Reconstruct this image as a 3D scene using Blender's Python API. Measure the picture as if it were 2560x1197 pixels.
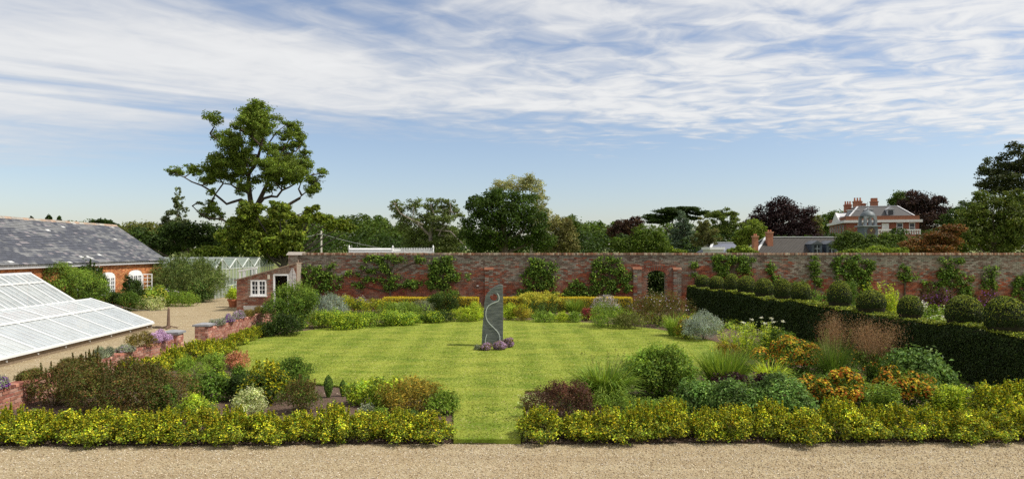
import bpy, math, random
import numpy as np
from mathutils import Vector, Matrix

# ---------------------------------------------------------------- camera, sky, sun, exposure
for _o in list(bpy.data.objects):
    bpy.data.objects.remove(_o)
scene = bpy.context.scene
COL = scene.collection
FPX, EYE, CXP, HZ = 1707.0, 3.1, 1280.0, 628.0      # photo focal length in pixels, eye height, centre column, horizon row

cam_data = bpy.data.cameras.new('camera')
cam = bpy.data.objects.new('camera', cam_data)
COL.objects.link(cam)
cam.location = (0, 0, EYE)
cam.rotation_euler = (math.radians(90), 0, 0)
cam_data.sensor_width = 36.0
cam_data.lens = FPX / 2560 * 36
cam_data.shift_y = 0.0115
cam_data.clip_start = 0.1
cam_data.clip_end = 6000
scene.camera = cam

SUN_EL, SUN_AZ = math.radians(52), math.radians(99)   # azimuth clockwise from the view direction
to_sun = Vector((math.cos(SUN_EL) * math.sin(SUN_AZ), math.cos(SUN_EL) * math.cos(SUN_AZ), math.sin(SUN_EL)))
sun_data = bpy.data.lights.new('sun', 'SUN')
sun_data.energy = 5.0
sun_data.angle = math.radians(0.6)
sun_data.color = (1.0, 0.95, 0.86)
sun = bpy.data.objects.new('sun', sun_data)
COL.objects.link(sun)
sun.rotation_euler = to_sun.to_track_quat('Z', 'Y').to_euler()

world = bpy.data.worlds.new('World')
scene.world = world
world.use_nodes = True
wt = world.node_tree
wt.nodes.clear()

def N(t, typ, **kw):
    n = t.nodes.new(typ)
    for k, v in kw.items():
        if k == 'inp':
            for a, b in v.items():
                n.inputs[a].default_value = b
        else:
            setattr(n, k, v)
    return n
def M(t, op, a, b=None, c=None, clamp=False):
    n = t.nodes.new('ShaderNodeMath'); n.operation = op; n.use_clamp = clamp
    for i, x in enumerate((a, b, c)):
        if x is None: continue
        if isinstance(x, (int, float)): n.inputs[i].default_value = x
        else: t.links.new(x, n.inputs[i])
    return n.outputs[0]
def MR(t, x, a, b, c=0.0, d=1.0, smooth=True):
    n = t.nodes.new('ShaderNodeMapRange')
    n.interpolation_type = 'SMOOTHSTEP' if smooth else 'LINEAR'
    t.links.new(x, n.inputs[0])
    for i, v in enumerate((a, b, c, d)): n.inputs[i + 1].default_value = v
    return n.outputs[0]
def MIX(t, fac, a, b, mode='MIX'):
    n = t.nodes.new('ShaderNodeMix'); n.data_type = 'RGBA'; n.blend_type = mode
    for i, x in ((0, fac), (6, a), (7, b)):
        if isinstance(x, (int, float)): n.inputs[i].default_value = x
        elif isinstance(x, tuple): n.inputs[i].default_value = (*x, 1)
        else: t.links.new(x, n.inputs[i])
    return n.outputs[2]
def NOISE(t, vec, scale, detail=4, rough=0.55, dist=0.0):
    n = t.nodes.new('ShaderNodeTexNoise')
    n.inputs['Scale'].default_value = scale; n.inputs['Detail'].default_value = detail
    n.inputs['Roughness'].default_value = rough; n.inputs['Distortion'].default_value = dist
    if vec is not None: t.links.new(vec, n.inputs['Vector'])
    return n.outputs[0]
def MAPV(t, vec, loc=(0, 0, 0), rot=(0, 0, 0), sc=(1, 1, 1)):
    n = t.nodes.new('ShaderNodeMapping')
    t.links.new(vec, n.inputs[0])
    n.inputs[1].default_value = loc; n.inputs[2].default_value = rot; n.inputs[3].default_value = sc
    return n.outputs[0]

sky = N(wt, 'ShaderNodeTexSky', sky_type='NISHITA')
sky.sun_disc = False
sky.sun_elevation = SUN_EL
sky.sun_rotation = SUN_AZ
sky.altitude = 30
sky.air_density = 1.0
sky.dust_density = 0.9
sky.ozone_density = 2.6
tc = N(wt, 'ShaderNodeTexCoord')
sep = N(wt, 'ShaderNodeSeparateXYZ')
wt.links.new(tc.outputs['Generated'], sep.inputs[0])
zz = M(wt, 'ADD', M(wt, 'MAXIMUM', sep.outputs[2], 0.004), 0.012)
cmb = N(wt, 'ShaderNodeCombineXYZ')
wt.links.new(M(wt, 'DIVIDE', sep.outputs[0], zz), cmb.inputs[0])
wt.links.new(M(wt, 'DIVIDE', sep.outputs[1], zz), cmb.inputs[1])
pv = cmb.outputs[0]                                     # where the view ray meets the cloud layer
psep = N(wt, 'ShaderNodeSeparateXYZ'); wt.links.new(pv, psep.inputs[0])
ROT = (0, 0, math.radians(-40))
rv = MAPV(wt, pv, rot=ROT)                             # streaks run away to the right
streak = NOISE(wt, MAPV(wt, rv, sc=(0.30, 0.85, 1), loc=(3.1, 8.4, 0)), 0.95, 6, 0.56, 0.5)
broad = NOISE(wt, MAPV(wt, rv, sc=(0.40, 0.70, 1), loc=(11.7, 2.2, 3)), 0.42, 4, 0.5, 0.4)
fine = NOISE(wt, MAPV(wt, pv, sc=(1.0, 1.2, 1), loc=(1.3, 0.4, 5)), 3.4, 5, 0.55, 0.7)
right = MR(wt, psep.outputs[0], -2.5, 2.5)             # the puffier sheet lies to the right
dens = M(wt, 'ADD', M(wt, 'MULTIPLY', streak, 0.95), M(wt, 'MULTIPLY', broad, 0.80))
dens = M(wt, 'ADD', dens, M(wt, 'MULTIPLY', M(wt, 'SUBTRACT', fine, 0.5), M(wt, 'ADD', M(wt, 'MULTIPLY', right, 0.62), 0.14)))
far_ = M(wt, 'ADD', psep.outputs[1], M(wt, 'MULTIPLY', psep.outputs[0], 0.15))   # the sheet ends along a front ahead of the camera
edge = MR(wt, M(wt, 'ADD', far_, M(wt, 'MULTIPLY', M(wt, 'SUBTRACT', streak, 0.5), 8.0)), 4.2, 8.8, 0.13, -0.62)
dens = M(wt, 'ADD', dens, edge)
cloud = MR(wt, M(wt, 'ADD', dens, M(wt, 'MULTIPLY', right, 0.05)), 0.765, 1.10)
ccol = MIX(wt, MR(wt, M(wt, 'ADD', dens, M(wt, 'MULTIPLY', right, 0.12)), 0.80, 1.25), (6.2, 6.3, 6.5), (8.9, 8.85, 8.7))
skyc = MIX(wt, 1.0, sky.outputs[0], (1.42, 1.34, 1.34), 'MULTIPLY')
mixc = MIX(wt, MR(wt, cloud, 0.0, 1.0, 0.06, 0.90, False), skyc, ccol)
bg = N(wt, 'ShaderNodeBackground')
bg.inputs[1].default_value = 0.104
wt.links.new(mixc, bg.inputs[0])
wo = N(wt, 'ShaderNodeOutputWorld')
wt.links.new(bg.outputs[0], wo.inputs[0])

scene.view_settings.view_transform = 'Standard'
scene.view_settings.look = 'None'
scene.view_settings.exposure = 0.0
scene.view_settings.gamma = 1.0
scene.view_settings.use_curve_mapping = False
scene.render.engine = 'CYCLES'
scene.cycles.use_denoising = False
scene.cycles.max_bounces = 8
scene.cycles.transparent_max_bounces = 12
scene.cycles.use_adaptive_sampling = True
scene.cycles.adaptive_threshold = 0.01

# ---------------------------------------------------------------- helpers
R = np.random.default_rng(11)
def G(u, v, z=0.0):
    d = FPX * (EYE - z) / (v - HZ)
    return np.array([(u - CXP) / FPX * d, d, z])
def P(u, v, d):
    return np.array([(u - CXP) / FPX * d, d, EYE - (v - HZ) / FPX * d])
def PPM(d): return FPX / d
def sstep(t):
    t = np.clip(t, 0, 1); return t * t * (3 - 2 * t)
def terr(y):
    y = np.asarray(y, float)
    return 3.0 * sstep((y - 48) / 150) + np.maximum(y - 198, 0) * 0.004 - 0.06
def _hash(i, j, s):
    h = (i.astype(np.int64) * 374761393 + j.astype(np.int64) * 668265263 + s * 1274126177) & 0x7fffffff
    h = (h ^ (h >> 13)) * 1274126177 & 0x7fffffff
    return ((h ^ (h >> 16)) & 0xffff) / 65535.0
def vnoise(x, y, s=0):
    x = np.asarray(x, float); y = np.asarray(y, float)
    i = np.floor(x); j = np.floor(y); a = sstep(x - i); b = sstep(y - j)
    return (_hash(i, j, s) * (1 - a) + _hash(i + 1, j, s) * a) * (1 - b) + (_hash(i, j + 1, s) * (1 - a) + _hash(i + 1, j + 1, s) * a) * b
def fbm(x, y, s=0, o=4):
    r = 0; a = 0.5; t = 0
    for k in range(o):
        r = r + a * vnoise(x * 2 ** k, y * 2 ** k, s + k); t += a; a *= 0.55
    return r / t
def unit(a):
    a = np.asarray(a, float)
    return a / np.maximum(np.linalg.norm(a, axis=-1, keepdims=True), 1e-9)

class MB:
    def __init__(s): s.v = []; s.f = {3: [], 4: []}; s.c = {3: [], 4: []}; s.n = 0
    def add(s, V, F, c=(1, 1, 1)):
        V = np.asarray(V, float).reshape(-1, 3); F = np.asarray(F, int); k = F.shape[1]
        s.v.append(V); s.f[k].append(F + s.n); s.n += len(V)
        s.c[k].append(np.broadcast_to(np.asarray(c, float), (len(F), 3)))
        return s
    def box(s, a, b, c=(1, 1, 1), fr=None):
        x0, y0, z0 = a; x1, y1, z1 = b
        V = np.array([[x0, y0, z0], [x1, y0, z0], [x1, y1, z0], [x0, y1, z0], [x0, y0, z1], [x1, y0, z1], [x1, y1, z1], [x0, y1, z1]], float)
        if fr is not None: V = fr(V)
        return s.add(V, [[3, 2, 1, 0], [4, 5, 6, 7], [0, 1, 5, 4], [1, 2, 6, 5], [2, 3, 7, 6], [3, 0, 4, 7]], c)
    def hexa(s, V, c=(1, 1, 1)):                       # bottom four, top four, same winding
        return s.add(V, [[3, 2, 1, 0], [4, 5, 6, 7], [0, 1, 5, 4], [1, 2, 6, 5], [2, 3, 7, 6], [3, 0, 4, 7]], c)
    def bar(s, p, q, w, h, c=(1, 1, 1), up=(0, 0, 1)):
        p = np.asarray(p, float); q = np.asarray(q, float); d = unit(q - p)
        sd = np.cross(d, up); sd = unit(sd) if np.linalg.norm(sd) > 1e-6 else np.array([1., 0, 0])
        u = np.cross(sd, d)
        V = [e + sd * a * w / 2 + u * b * h / 2 for e in (p, q) for a, b in ((-1, -1), (1, -1), (1, 1), (-1, 1))]
        return s.hexa(V, c)
    def tube(s, pts, rad, sides=7, c=(1, 1, 1), cap=True):
        pts = np.asarray(pts, float); n = len(pts); rad = np.broadcast_to(np.asarray(rad, float), (n,))
        t = unit(np.gradient(pts, axis=0)); up = np.array([0.31, 0.2, 0.93])
        a = unit(np.cross(t, up)); b = np.cross(t, a)
        an = np.linspace(0, 2 * np.pi, sides, endpoint=False)
        V = pts[:, None] + rad[:, None, None] * (np.cos(an)[None, :, None] * a[:, None] + np.sin(an)[None, :, None] * b[:, None])
        i = np.arange(n - 1)[:, None] * sides; j = np.arange(sides)[None]; j2 = (j + 1) % sides
        F = np.stack([i + j, i + j2, i + sides + j2, i + sides + j], -1).reshape(-1, 4)
        base = s.n
        s.add(V.reshape(-1, 3), F, c)
        if cap:
            for o, e in ((0, pts[0]), ((n - 1) * sides, pts[-1])):
                s.add([e], np.zeros((0, 3), int)); ci = s.n - 1
                Fc = np.array([[base + o + q, base + o + (q + 1) % sides, ci] for q in range(sides)])
                s.f[3].append(Fc); s.c[3].append(np.broadcast_to(np.asarray(c, float).reshape(-1, 3)[0], (len(Fc), 3)))
        return s
    def lathe(s, prof, centre, sides=16, c=(1, 1, 1)):
        prof = np.asarray(prof, float); an = np.linspace(0, 2 * np.pi, sides, endpoint=False); n = len(prof)
        V = np.stack([prof[:, None, 0] * np.cos(an), prof[:, None, 0] * np.sin(an), np.broadcast_to(prof[:, None, 1], (n, sides))], -1) + np.asarray(centre)
        i = np.arange(n - 1)[:, None] * sides; j = np.arange(sides)[None]; j2 = (j + 1) % sides
        F = np.stack([i + j, i + j2, i + sides + j2, i + sides + j], -1).reshape(-1, 4)
        return s.add(V.reshape(-1, 3), F, c)
    def prism(s, poly, d, c=(1, 1, 1)):                 # convex polygon (n,3) pushed along d
        poly = np.asarray(poly, float); n = len(poly); d = np.asarray(d, float)
        V = np.concatenate([poly, poly + d])
        s.add(V, [[i, (i + 1) % n, n + (i + 1) % n, n + i] for i in range(n)], c)
        F = [[0, i + 1, i] for i in range(1, n - 1)] + [[n, n + i, n + i + 1] for i in range(1, n - 1)]
        return s.add(V, F, c)
    def mesh(s, name, mat, smooth=False):
        me = bpy.data.meshes.new(name)
        V = np.concatenate(s.v); me.vertices.add(len(V)); me.vertices.foreach_set('co', V.ravel())
        li = []; st = []; to = []; cc = []; o = 0
        for k in (3, 4):
            if not s.f[k]: continue
            F = np.concatenate(s.f[k])
            if not len(F): continue
            li.append(F.ravel()); st.append(o + np.arange(len(F)) * k); to.append(np.full(len(F), k)); o += F.size
            cc.append(np.concatenate(s.c[k]))
        li = np.concatenate(li); st = np.concatenate(st); to = np.concatenate(to); cc = np.concatenate(cc)
        me.loops.add(len(li)); me.loops.foreach_set('vertex_index', li)
        me.polygons.add(len(st)); me.polygons.foreach_set('loop_start', st); me.polygons.foreach_set('loop_total', to)
        me.polygons.foreach_set('use_smooth', np.full(len(st), bool(smooth)))
        me.update(calc_edges=True)
        at = me.attributes.new('col', 'FLOAT_COLOR', 'FACE')
        at.data.foreach_set('color', np.concatenate([np.clip(cc, 0, 1), np.ones((len(cc), 1))], 1).ravel())
        if mat: me.materials.append(mat)
        return me
    def build(s, name, mat, parent=None, smooth=False):
        return obj(name, s.mesh(name, mat, smooth), parent)

def obj(name, me, parent=None):
    o = bpy.data.objects.new(name, me); COL.objects.link(o)
    if parent is not None:
        o.parent = parent
        root = parent.parent or parent
        o.matrix_parent_inverse = Matrix.Translation(-root.location) if parent.parent is None else Matrix.Identity(4)
    return o
def tag(o, label=None, cat=None, group=None, kind=None):
    if label: o['label'] = label
    if cat: o['category'] = cat
    if group: o['group'] = group
    if kind: o['kind'] = kind
    return o
def thing(name, label, cat, loc=(0, 0, 0), group=None):
    o = bpy.data.objects.new(name, None); COL.objects.link(o); o.location = [float(q) for q in loc]
    o.empty_display_size = 0.1
    return tag(o, label, cat, group)
def struct(name, mb, mat, smooth=False):
    return tag(mb.build(name, mat, None, smooth), kind='structure')
def copy_tree(o, parent=None):
    c = o.copy(); COL.objects.link(c)
    if parent is not None: c.parent = parent
    for ch in list(o.children): copy_tree(ch, c)
    return c
ORD = ['nearest', 'second', 'third', 'fourth', 'fifth', 'sixth', 'seventh', 'eighth', 'ninth', 'tenth', 'eleventh', 'twelfth', 'thirteenth', 'fourteenth', 'fifteenth', 'sixteenth', 'seventeenth', 'eighteenth', 'nineteenth', 'twentieth']

# ---------------------------------------------------------------- materials
def newmat(name):
    m = bpy.data.materials.new(name); m.use_nodes = True
    t = m.node_tree; b = t.nodes['Principled BSDF']
    return m, t, b
def colattr(t):
    n = t.nodes.new('ShaderNodeAttribute'); n.attribute_name = 'col'; return n.outputs['Color']
def geo_pos(t):
    return t.nodes.new('ShaderNodeNewGeometry').outputs['Position']
def vmat(name, rough=0.8, nscale=6.0, namt=0.35, bump=0.15, bscale=40.0, spec=0.3, metal=0.0, tint=None, tamt=0.0, tscale=1.2):
    m, t, b = newmat(name)
    p = geo_pos(t); c = colattr(t)
    n1 = NOISE(t, p, nscale, 6, 0.6)
    f = MR(t, n1, 0.25, 0.75, 1 - namt, 1 + namt, False)
    v = N(t, 'ShaderNodeVectorMath', operation='SCALE'); t.links.new(c, v.inputs[0]); t.links.new(f, v.inputs['Scale'])
    out = v.outputs[0]
    if tint:
        out = MIX(t, M(t, 'MULTIPLY', MR(t, NOISE(t, p, tscale, 7, 0.65), 0.45, 0.68), tamt), out, tint)
    t.links.new(out, b.inputs['Base Color'])
    b.inputs['Roughness'].default_value = rough; b.inputs['Metallic'].default_value = metal
    b.inputs['Specular IOR Level'].default_value = spec
    if bump:
        bn = N(t, 'ShaderNodeBump'); bn.inputs['Strength'].default_value = bump; bn.inputs['Distance'].default_value = 0.02
        t.links.new(NOISE(t, p, bscale, 5, 0.6), bn.inputs['Height']); t.links.new(bn.outputs[0], b.inputs['Normal'])
    return m
def leafmat(name, trans=0.30, rough=0.6, spec=0.22):
    m, t, b = newmat(name)
    c = colattr(t)
    t.links.new(c, b.inputs['Base Color']); b.inputs['Roughness'].default_value = rough; b.inputs['Specular IOR Level'].default_value = spec
    tr = N(t, 'ShaderNodeBsdfTranslucent')
    t.links.new(MIX(t, 1.0, c, (1.25, 1.2, 0.7), 'MULTIPLY'), tr.inputs[0])
    mx = N(t, 'ShaderNodeMixShader'); mx.inputs[0].default_value = trans
    t.links.new(b.outputs[0], mx.inputs[1]); t.links.new(tr.outputs[0], mx.inputs[2])
    t.links.new(mx.outputs[0], t.nodes['Material Output'].inputs[0])
    return m
def glassmat(name, col, rough, alpha, tcol=(1, 1, 1)):
    # pane: partly see-through, partly reflecting, with a little dirt or shading paint
    m, t, b = newmat(name)
    p = geo_pos(t)
    oi = N(t, 'ShaderNodeObjectInfo')
    base = MIX(t, MR(t, NOISE(t, MAPV(t, p, sc=(1, .35, 1)), 5.0, 7, 0.7), 0.45, 0.8, 0, 0.55), tuple(col), tuple(q * w for q, w in zip(col, (.62, .66, .58))))
    base = MIX(t, 1.0, base, MIX(t, oi.outputs['Random'], (.80, .83, .86), (1.06, 1.05, 1.03)), 'MULTIPLY')
    t.links.new(base, b.inputs['Base Color']); b.inputs['Roughness'].default_value = rough
    b.inputs['Specular IOR Level'].default_value = 0.6
    trn = N(t, 'ShaderNodeBsdfTransparent'); trn.inputs[0].default_value = (*tcol, 1)
    f = MR(t, NOISE(t, p, 2.2, 6, 0.65), 0.3, 0.7, alpha - 0.14, alpha + 0.14, False)
    mx = N(t, 'ShaderNodeMixShader'); t.links.new(f, mx.inputs[0])
    t.links.new(trn.outputs[0], mx.inputs[1]); t.links.new(b.outputs[0], mx.inputs[2])
    t.links.new(mx.outputs[0], t.nodes['Material Output'].inputs[0])
    return m

LEAF = leafmat('leaf')
NEEDLE = leafmat('needle', 0.12, 0.6, 0.25)
PETAL = leafmat('petal', 0.3, 0.7, 0.15)
BARK = vmat('bark', 0.9, 5, 0.5, 0.6, 14, 0.15)
BRICK = vmat('old_brick', 0.9, 9, 0.35, 0.35, 60, 0.2)
BRICKW = vmat('weathered_brick', 0.92, 7, 0.4, 0.35, 50, 0.15, tint=(0.27, 0.25, 0.20), tamt=0.55, tscale=1.1)
MORTAR = vmat('mortar', 0.95, 8, 0.3, 0.3, 60, 0.1)
SLATE = vmat('slate', 0.55, 12, 0.25, 0.2, 30, 0.45)
WHITE = vmat('white_paint', 0.5, 3, 0.10, 0.05, 30, 0.4)
WOOD = vmat('weathered_wood', 0.8, 12, 0.3, 0.2, 30, 0.2)
STONE = vmat('grey_stone', 0.75, 14, 0.25, 0.2, 60, 0.3)
IRON = vmat('rusty_iron', 0.75, 20, 0.4, 0.2, 60, 0.3, 0.3)
LEAD = vmat('lead', 0.55, 6, 0.2, 0.1, 30, 0.4)
PLAIN = vmat('plain', 0.8, 8, 0.2, 0.05, 30, 0.3)
GLASS_PAINT = glassmat('shaded_glass', (0.56, 0.60, 0.62), 0.3, 0.60)
GLASS_CLEAR = glassmat('clear_glass', (0.52, 0.56, 0.57), 0.12, 0.42)
GLASS_OLD = glassmat('dusty_glass', (0.36, 0.40, 0.36), 0.2, 0.42, (0.9, 0.95, 0.9))
m, t, b = newmat('window_glass'); WGLASS = m
b.inputs['Base Color'].default_value = (0.03, 0.035, 0.04, 1); b.inputs['Roughness'].default_value = 0.08; b.inputs['Specular IOR Level'].default_value = 0.35

# gravel
m, t, b = newmat('gravel'); GRAVEL = m
p = geo_pos(t)
vo = N(t, 'ShaderNodeTexVoronoi'); vo.inputs['Scale'].default_value = 48; t.links.new(p, vo.inputs['Vector'])
vs = N(t, 'ShaderNodeSeparateColor'); t.links.new(vo.outputs['Color'], vs.inputs[0])
g1 = MIX(t, vs.outputs[0], (0.225, 0.178, 0.10), (0.44, 0.368, 0.24))
g1 = MIX(t, MR(t, vs.outputs[1], 0.7, 1.0, 0, 0.6, False), g1, (0.24, 0.145, 0.07))
g1 = MIX(t, M(t, 'MULTIPLY', MR(t, NOISE(t, p, 0.8, 6, 0.65), 0.4, 0.72), 0.4), g1, (0.30, 0.215, 0.12))
g1 = MIX(t, M(t, 'MULTIPLY', MR(t, NOISE(t, MAPV(t, p, sc=(0.10, 1.5, 1)), 1.6, 6, 0.6), 0.42, 0.66), 0.42), g1, (0.225, 0.165, 0.095))
g1 = MIX(t, M(t, 'MULTIPLY', MR(t, NOISE(t, MAPV(t, p, sc=(0.5, 1.0, 1), loc=(7, 3, 0)), 2.6, 8, 0.7), 0.52, 0.70), 0.35), g1, (0.50, 0.43, 0.31))
t.links.new(g1, b.inputs['Base Color']); b.inputs['Roughness'].default_value = 0.9; b.inputs['Specular IOR Level'].default_value = 0.15
bn = N(t, 'ShaderNodeBump'); bn.inputs['Strength'].default_value = 0.9; bn.inputs['Distance'].default_value = 0.012; bn.invert = True
t.links.new(vo.outputs['Distance'], bn.inputs['Height']); t.links.new(bn.outputs[0], b.inputs['Normal'])
# soil
m, t, b = newmat('soil'); SOIL = m
p = geo_pos(t)
s1 = MIX(t, NOISE(t, p, 9, 8, 0.7), (0.05, 0.032, 0.024), (0.20, 0.135, 0.10))
s1 = MIX(t, MR(t, NOISE(t, p, 60, 3, 0.6), 0.62, 0.72, 0, 0.55), s1, (0.34, 0.27, 0.21))
t.links.new(s1, b.inputs['Base Color']); b.inputs['Roughness'].default_value = 0.95; b.inputs['Specular IOR Level'].default_value = 0.1
bn = N(t, 'ShaderNodeBump'); bn.inputs['Strength'].default_value = 1.0; bn.inputs['Distance'].default_value = 0.05
t.links.new(NOISE(t, p, 22, 8, 0.7), bn.inputs['Height']); t.links.new(bn.outputs[0], b.inputs['Normal'])
# mown lawn
m, t, b = newmat('mown_grass'); LAWN = m
p = geo_pos(t)
ps = N(t, 'ShaderNodeSeparateXYZ'); t.links.new(p, ps.inputs[0])
st = MR(t, M(t, 'SINE', M(t, 'MULTIPLY', M(t, 'ADD', ps.outputs[0], M(t, 'MULTIPLY', ps.outputs[1], 0.02)), 5.6)), -0.6, 0.6)
patch = NOISE(t, MAPV(t, p, sc=(0.6, 1.5, 1)), 1.1, 9, 0.72)
l1 = MIX(t, MR(t, patch, 0.36, 0.66), (0.118, 0.178, 0.015), (0.262, 0.288, 0.044))
l1 = MIX(t, M(t, 'MULTIPLY', st, 0.3), l1, (0.32, 0.355, 0.06))
l1 = MIX(t, MR(t, NOISE(t, p, 3.1, 6, 0.7), 0.56, 0.78, 0, 0.6), l1, (0.35, 0.34, 0.10))
l1 = MIX(t, MR(t, NOISE(t, p, 26, 4, 0.7), 0.5, 0.8, 0, 0.5), l1, (0.115, 0.175, 0.022))
t.links.new(l1, b.inputs['Base Color']); b.inputs['Roughness'].default_value = 0.9; b.inputs['Specular IOR Level'].default_value = 0.1
bn = N(t, 'ShaderNodeBump'); bn.inputs['Strength'].default_value = 0.6; bn.inputs['Distance'].default_value = 0.03
t.links.new(NOISE(t, p, 55, 4, 0.7), bn.inputs['Height']); t.links.new(bn.outputs[0], b.inputs['Normal'])
# rough field
m, t, b = newmat('field_grass'); FIELD = m
p = geo_pos(t)
t.links.new(MIX(t, NOISE(t, p, 0.15, 8, 0.7), (0.08, 0.12, 0.02), (0.22, 0.22, 0.06)), b.inputs['Base Color']); b.inputs['Roughness'].default_value = 0.95
# standing stone
m, t, b = newmat('slate_stone'); MONO = m
p = geo_pos(t)
w1 = NOISE(t, MAPV(t, p, sc=(1, 1, 5)), 3.5, 8, 0.65)
m1 = MIX(t, MR(t, w1, .3, .7), (0.055, 0.066, 0.066), (0.16, 0.175, 0.16))
m1 = MIX(t, MR(t, NOISE(t, MAPV(t, p, sc=(1, 1, .25)), 7, 6, .7), .55, .75, 0, .6), m1, (.13, .125, .095))
m1 = MIX(t, MR(t, NOISE(t, p, 28, 4, 0.7), 0.55, 0.8, 0, 0.4), m1, (0.20, 0.21, 0.19))
t.links.new(m1, b.inputs['Base Color']); b.inputs['Roughness'].default_value = 0.75
bn = N(t, 'ShaderNodeBump'); bn.inputs['Strength'].default_value = 0.35; bn.inputs['Distance'].default_value = 0.02
t.links.new(NOISE(t, MAPV(t, p, sc=(1, 1, 3)), 18, 6, 0.65), bn.inputs['Height']); t.links.new(bn.outputs[0], b.inputs['Normal'])

# ================================================================ THE SETTING
# terrain
mb = MB()
xs = np.concatenate([np.linspace(-1500, -60, 16), np.linspace(-50, 60, 30), np.linspace(70, 1500, 16)])
ys = np.concatenate([np.linspace(-40, 60, 26), np.linspace(66, 220, 30), np.linspace(240, 3000, 30)])
X, Y = np.meshgrid(xs, ys)
Z = terr(Y) + np.where(Y > 60, (fbm(X * 0.01, Y * 0.01, 3) - 0.5) * np.minimum((Y - 60) * 0.01, 3), 0)
V = np.stack([X, Y, Z], -1).reshape(-1, 3)
nx = len(xs); i = np.arange(len(ys) - 1)[:, None] * nx; j = np.arange(nx - 1)[None]
mb.add(V, np.stack([i + j, i + j + 1, i + nx + j + 1, i + nx + j], -1).reshape(-1, 4))
struct('ground', mb, FIELD, True)
def lowx(y): return -9.63 - 0.055 * (y - 12.84)         # lawn-side face of the low brick wall
def hedx(y): return 10.75 - 0.080 * (y - 14.3)          # lawn-side face of the yew hedge
# gravel drive: strip across the front and the yard on the left
mb = MB()
mb.add([[-40, -8, 0], [40, -8, 0], [40, 11.3, 0], [-40, 11.3, 0]], [[0, 1, 2, 3]])
mb.add([[-40, 11.3, 0], [lowx(11.3) - 0.05, 11.3, 0], [lowx(46) - 0.05, 46, 0], [-40, 46, 0]], [[0, 1, 2, 3]])
struct('gravel_drive', mb, GRAVEL)
# soil of the beds
mb = MB()
yy = np.linspace(0, 1, 150); xx = np.linspace(0, 1, 160)
A, B = np.meshgrid(xx, yy)
def soilxy(a, bq):
    y = 10.98 + bq * (36.2 - 10.98)
    xl = lowx(y) - 0.06; xr = np.where(y < 13, 14.0, hedx(y) + 0.5)
    x = xl + a * (xr - xl)
    return x, y + (1 - bq) * 0.013 * x + (1 - bq) ** 12 * (fbm(x * 1.7, x * 0, 17) - .5) * .16
X, Y = soilxy(A, B)
Z = 0.012 + 0.040 * fbm(X * 1.3, Y * 1.3, 5) * np.minimum(1, np.minimum(B, 1 - B) * 40) + 0.012 * vnoise(X * 7, Y * 7, 8)
i = np.arange(149)[:, None] * 160; j = np.arange(159)[None]
mb.add(np.stack([X, Y, Z], -1).reshape(-1, 3), np.stack([i + j, i + j + 1, i + 160 + j + 1, i + 160 + j], -1).reshape(-1, 4))
struct('soil_bed', mb, SOIL, True)
# lawn: a disc with a short path to the drive
LC = np.array([-1.0, 22.5]); LR = 7.75; LZ = 0.078
out = []
for k in range(140):
    a = -math.pi / 2 + 0.165 + (2 * math.pi - 0.165 - 0.03) * k / 139
    r = LR * (1 + 0.006 * math.sin(a * 7) + 0.004 * math.sin(a * 23 + 1))
    out.append((LC[0] + r * math.cos(a), LC[1] + r * math.sin(a)))
out += [(-1.16, 13.6), (-1.05, 12.3), (-0.94, 11.0), (0.14, 11.0), (0.2, 12.3), (0.26, 13.6)]
out = np.array(out); n = len(out)
mb = MB()
V = np.concatenate([np.c_[out, np.full(n, LZ)], np.c_[out * 1.0, np.full(n, 0.0)], [[*LC, LZ]]])
mb.add(V, [[2 * n, i, (i + 1) % n] for i in range(n)])
mb.add(V, [[n + i, n + (i + 1) % n, (i + 1) % n, i] for i in range(n)])
struct('lawn', mb, LAWN)
# mown grass blades
def in_lawn(x, y):
    c = (x - LC[0]) ** 2 + (y - LC[1]) ** 2 < (LR + 0.03) ** 2
    return c | ((y > 11.0) & (y < 16) & (x > -0.96 - 0.085 * (y - 11)) & (x < 0.16 + 0.045 * (y - 11)))
n = 220000
y = 10.9 * (30.5 / 10.9) ** R.random(n); x = R.uniform(-9, 7, n)
k = in_lawn(x, y); x = x[k]; y = y[k]; n = len(x)
h = R.uniform(0.010, 0.026, n); w = R.uniform(0.008, 0.016, n); a = R.uniform(0, 6.28, n)
lean = R.normal(0, 0.03, (n, 2)); base = np.stack([x, y, np.full(n, LZ - 0.004)], -1)
sd = np.stack([np.cos(a), np.sin(a), np.zeros(n)], -1) * w[:, None]
tip = base + np.c_[lean, h]
V = np.stack([base - sd, base + sd, tip], 1).reshape(-1, 3)
pt = np.clip((fbm(x * 0.9, y * 2.0, 21) - 0.38) / 0.26, 0, 1)[:, None]
c = np.array([0.13, 0.19, 0.017]) * (1 - pt) + np.array([0.295, 0.32, 0.05]) * pt
strp = (np.sin((x + 0.02 * y) * 5.6) > 0)[:, None] * 0.16 + 0.92
c = c * strp * np.exp(R.normal(0, 0.15, (n, 1)))
dry = R.random(n) < 0.06 + 0.12 * (fbm(x * 3, y * 3, 4) > 0.58); c[dry] = np.array([0.46, 0.42, 0.18]) * np.exp(R.normal(0, 0.15, (dry.sum(), 1)))
m = 9000; kk_ = R.integers(0, len(out), m); fr_ = R.random(m)[:, None]; e0 = out[kk_] * (1 - fr_) + out[(kk_ + 1) % len(out)] * fr_
cdir = unit(e0 - LC); a2 = R.uniform(0, 6.28, m); b0 = np.c_[e0 + R.normal(0, .012, (m, 2)), np.full(m, LZ - .012)]
sd2 = np.stack([np.cos(a2), np.sin(a2), 0 * a2], -1) * .008; tp2 = b0 + np.c_[cdir * R.uniform(.0, .07, (m, 1)) + R.normal(0, .02, (m, 2)), R.uniform(-.03, .05, m)]
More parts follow.
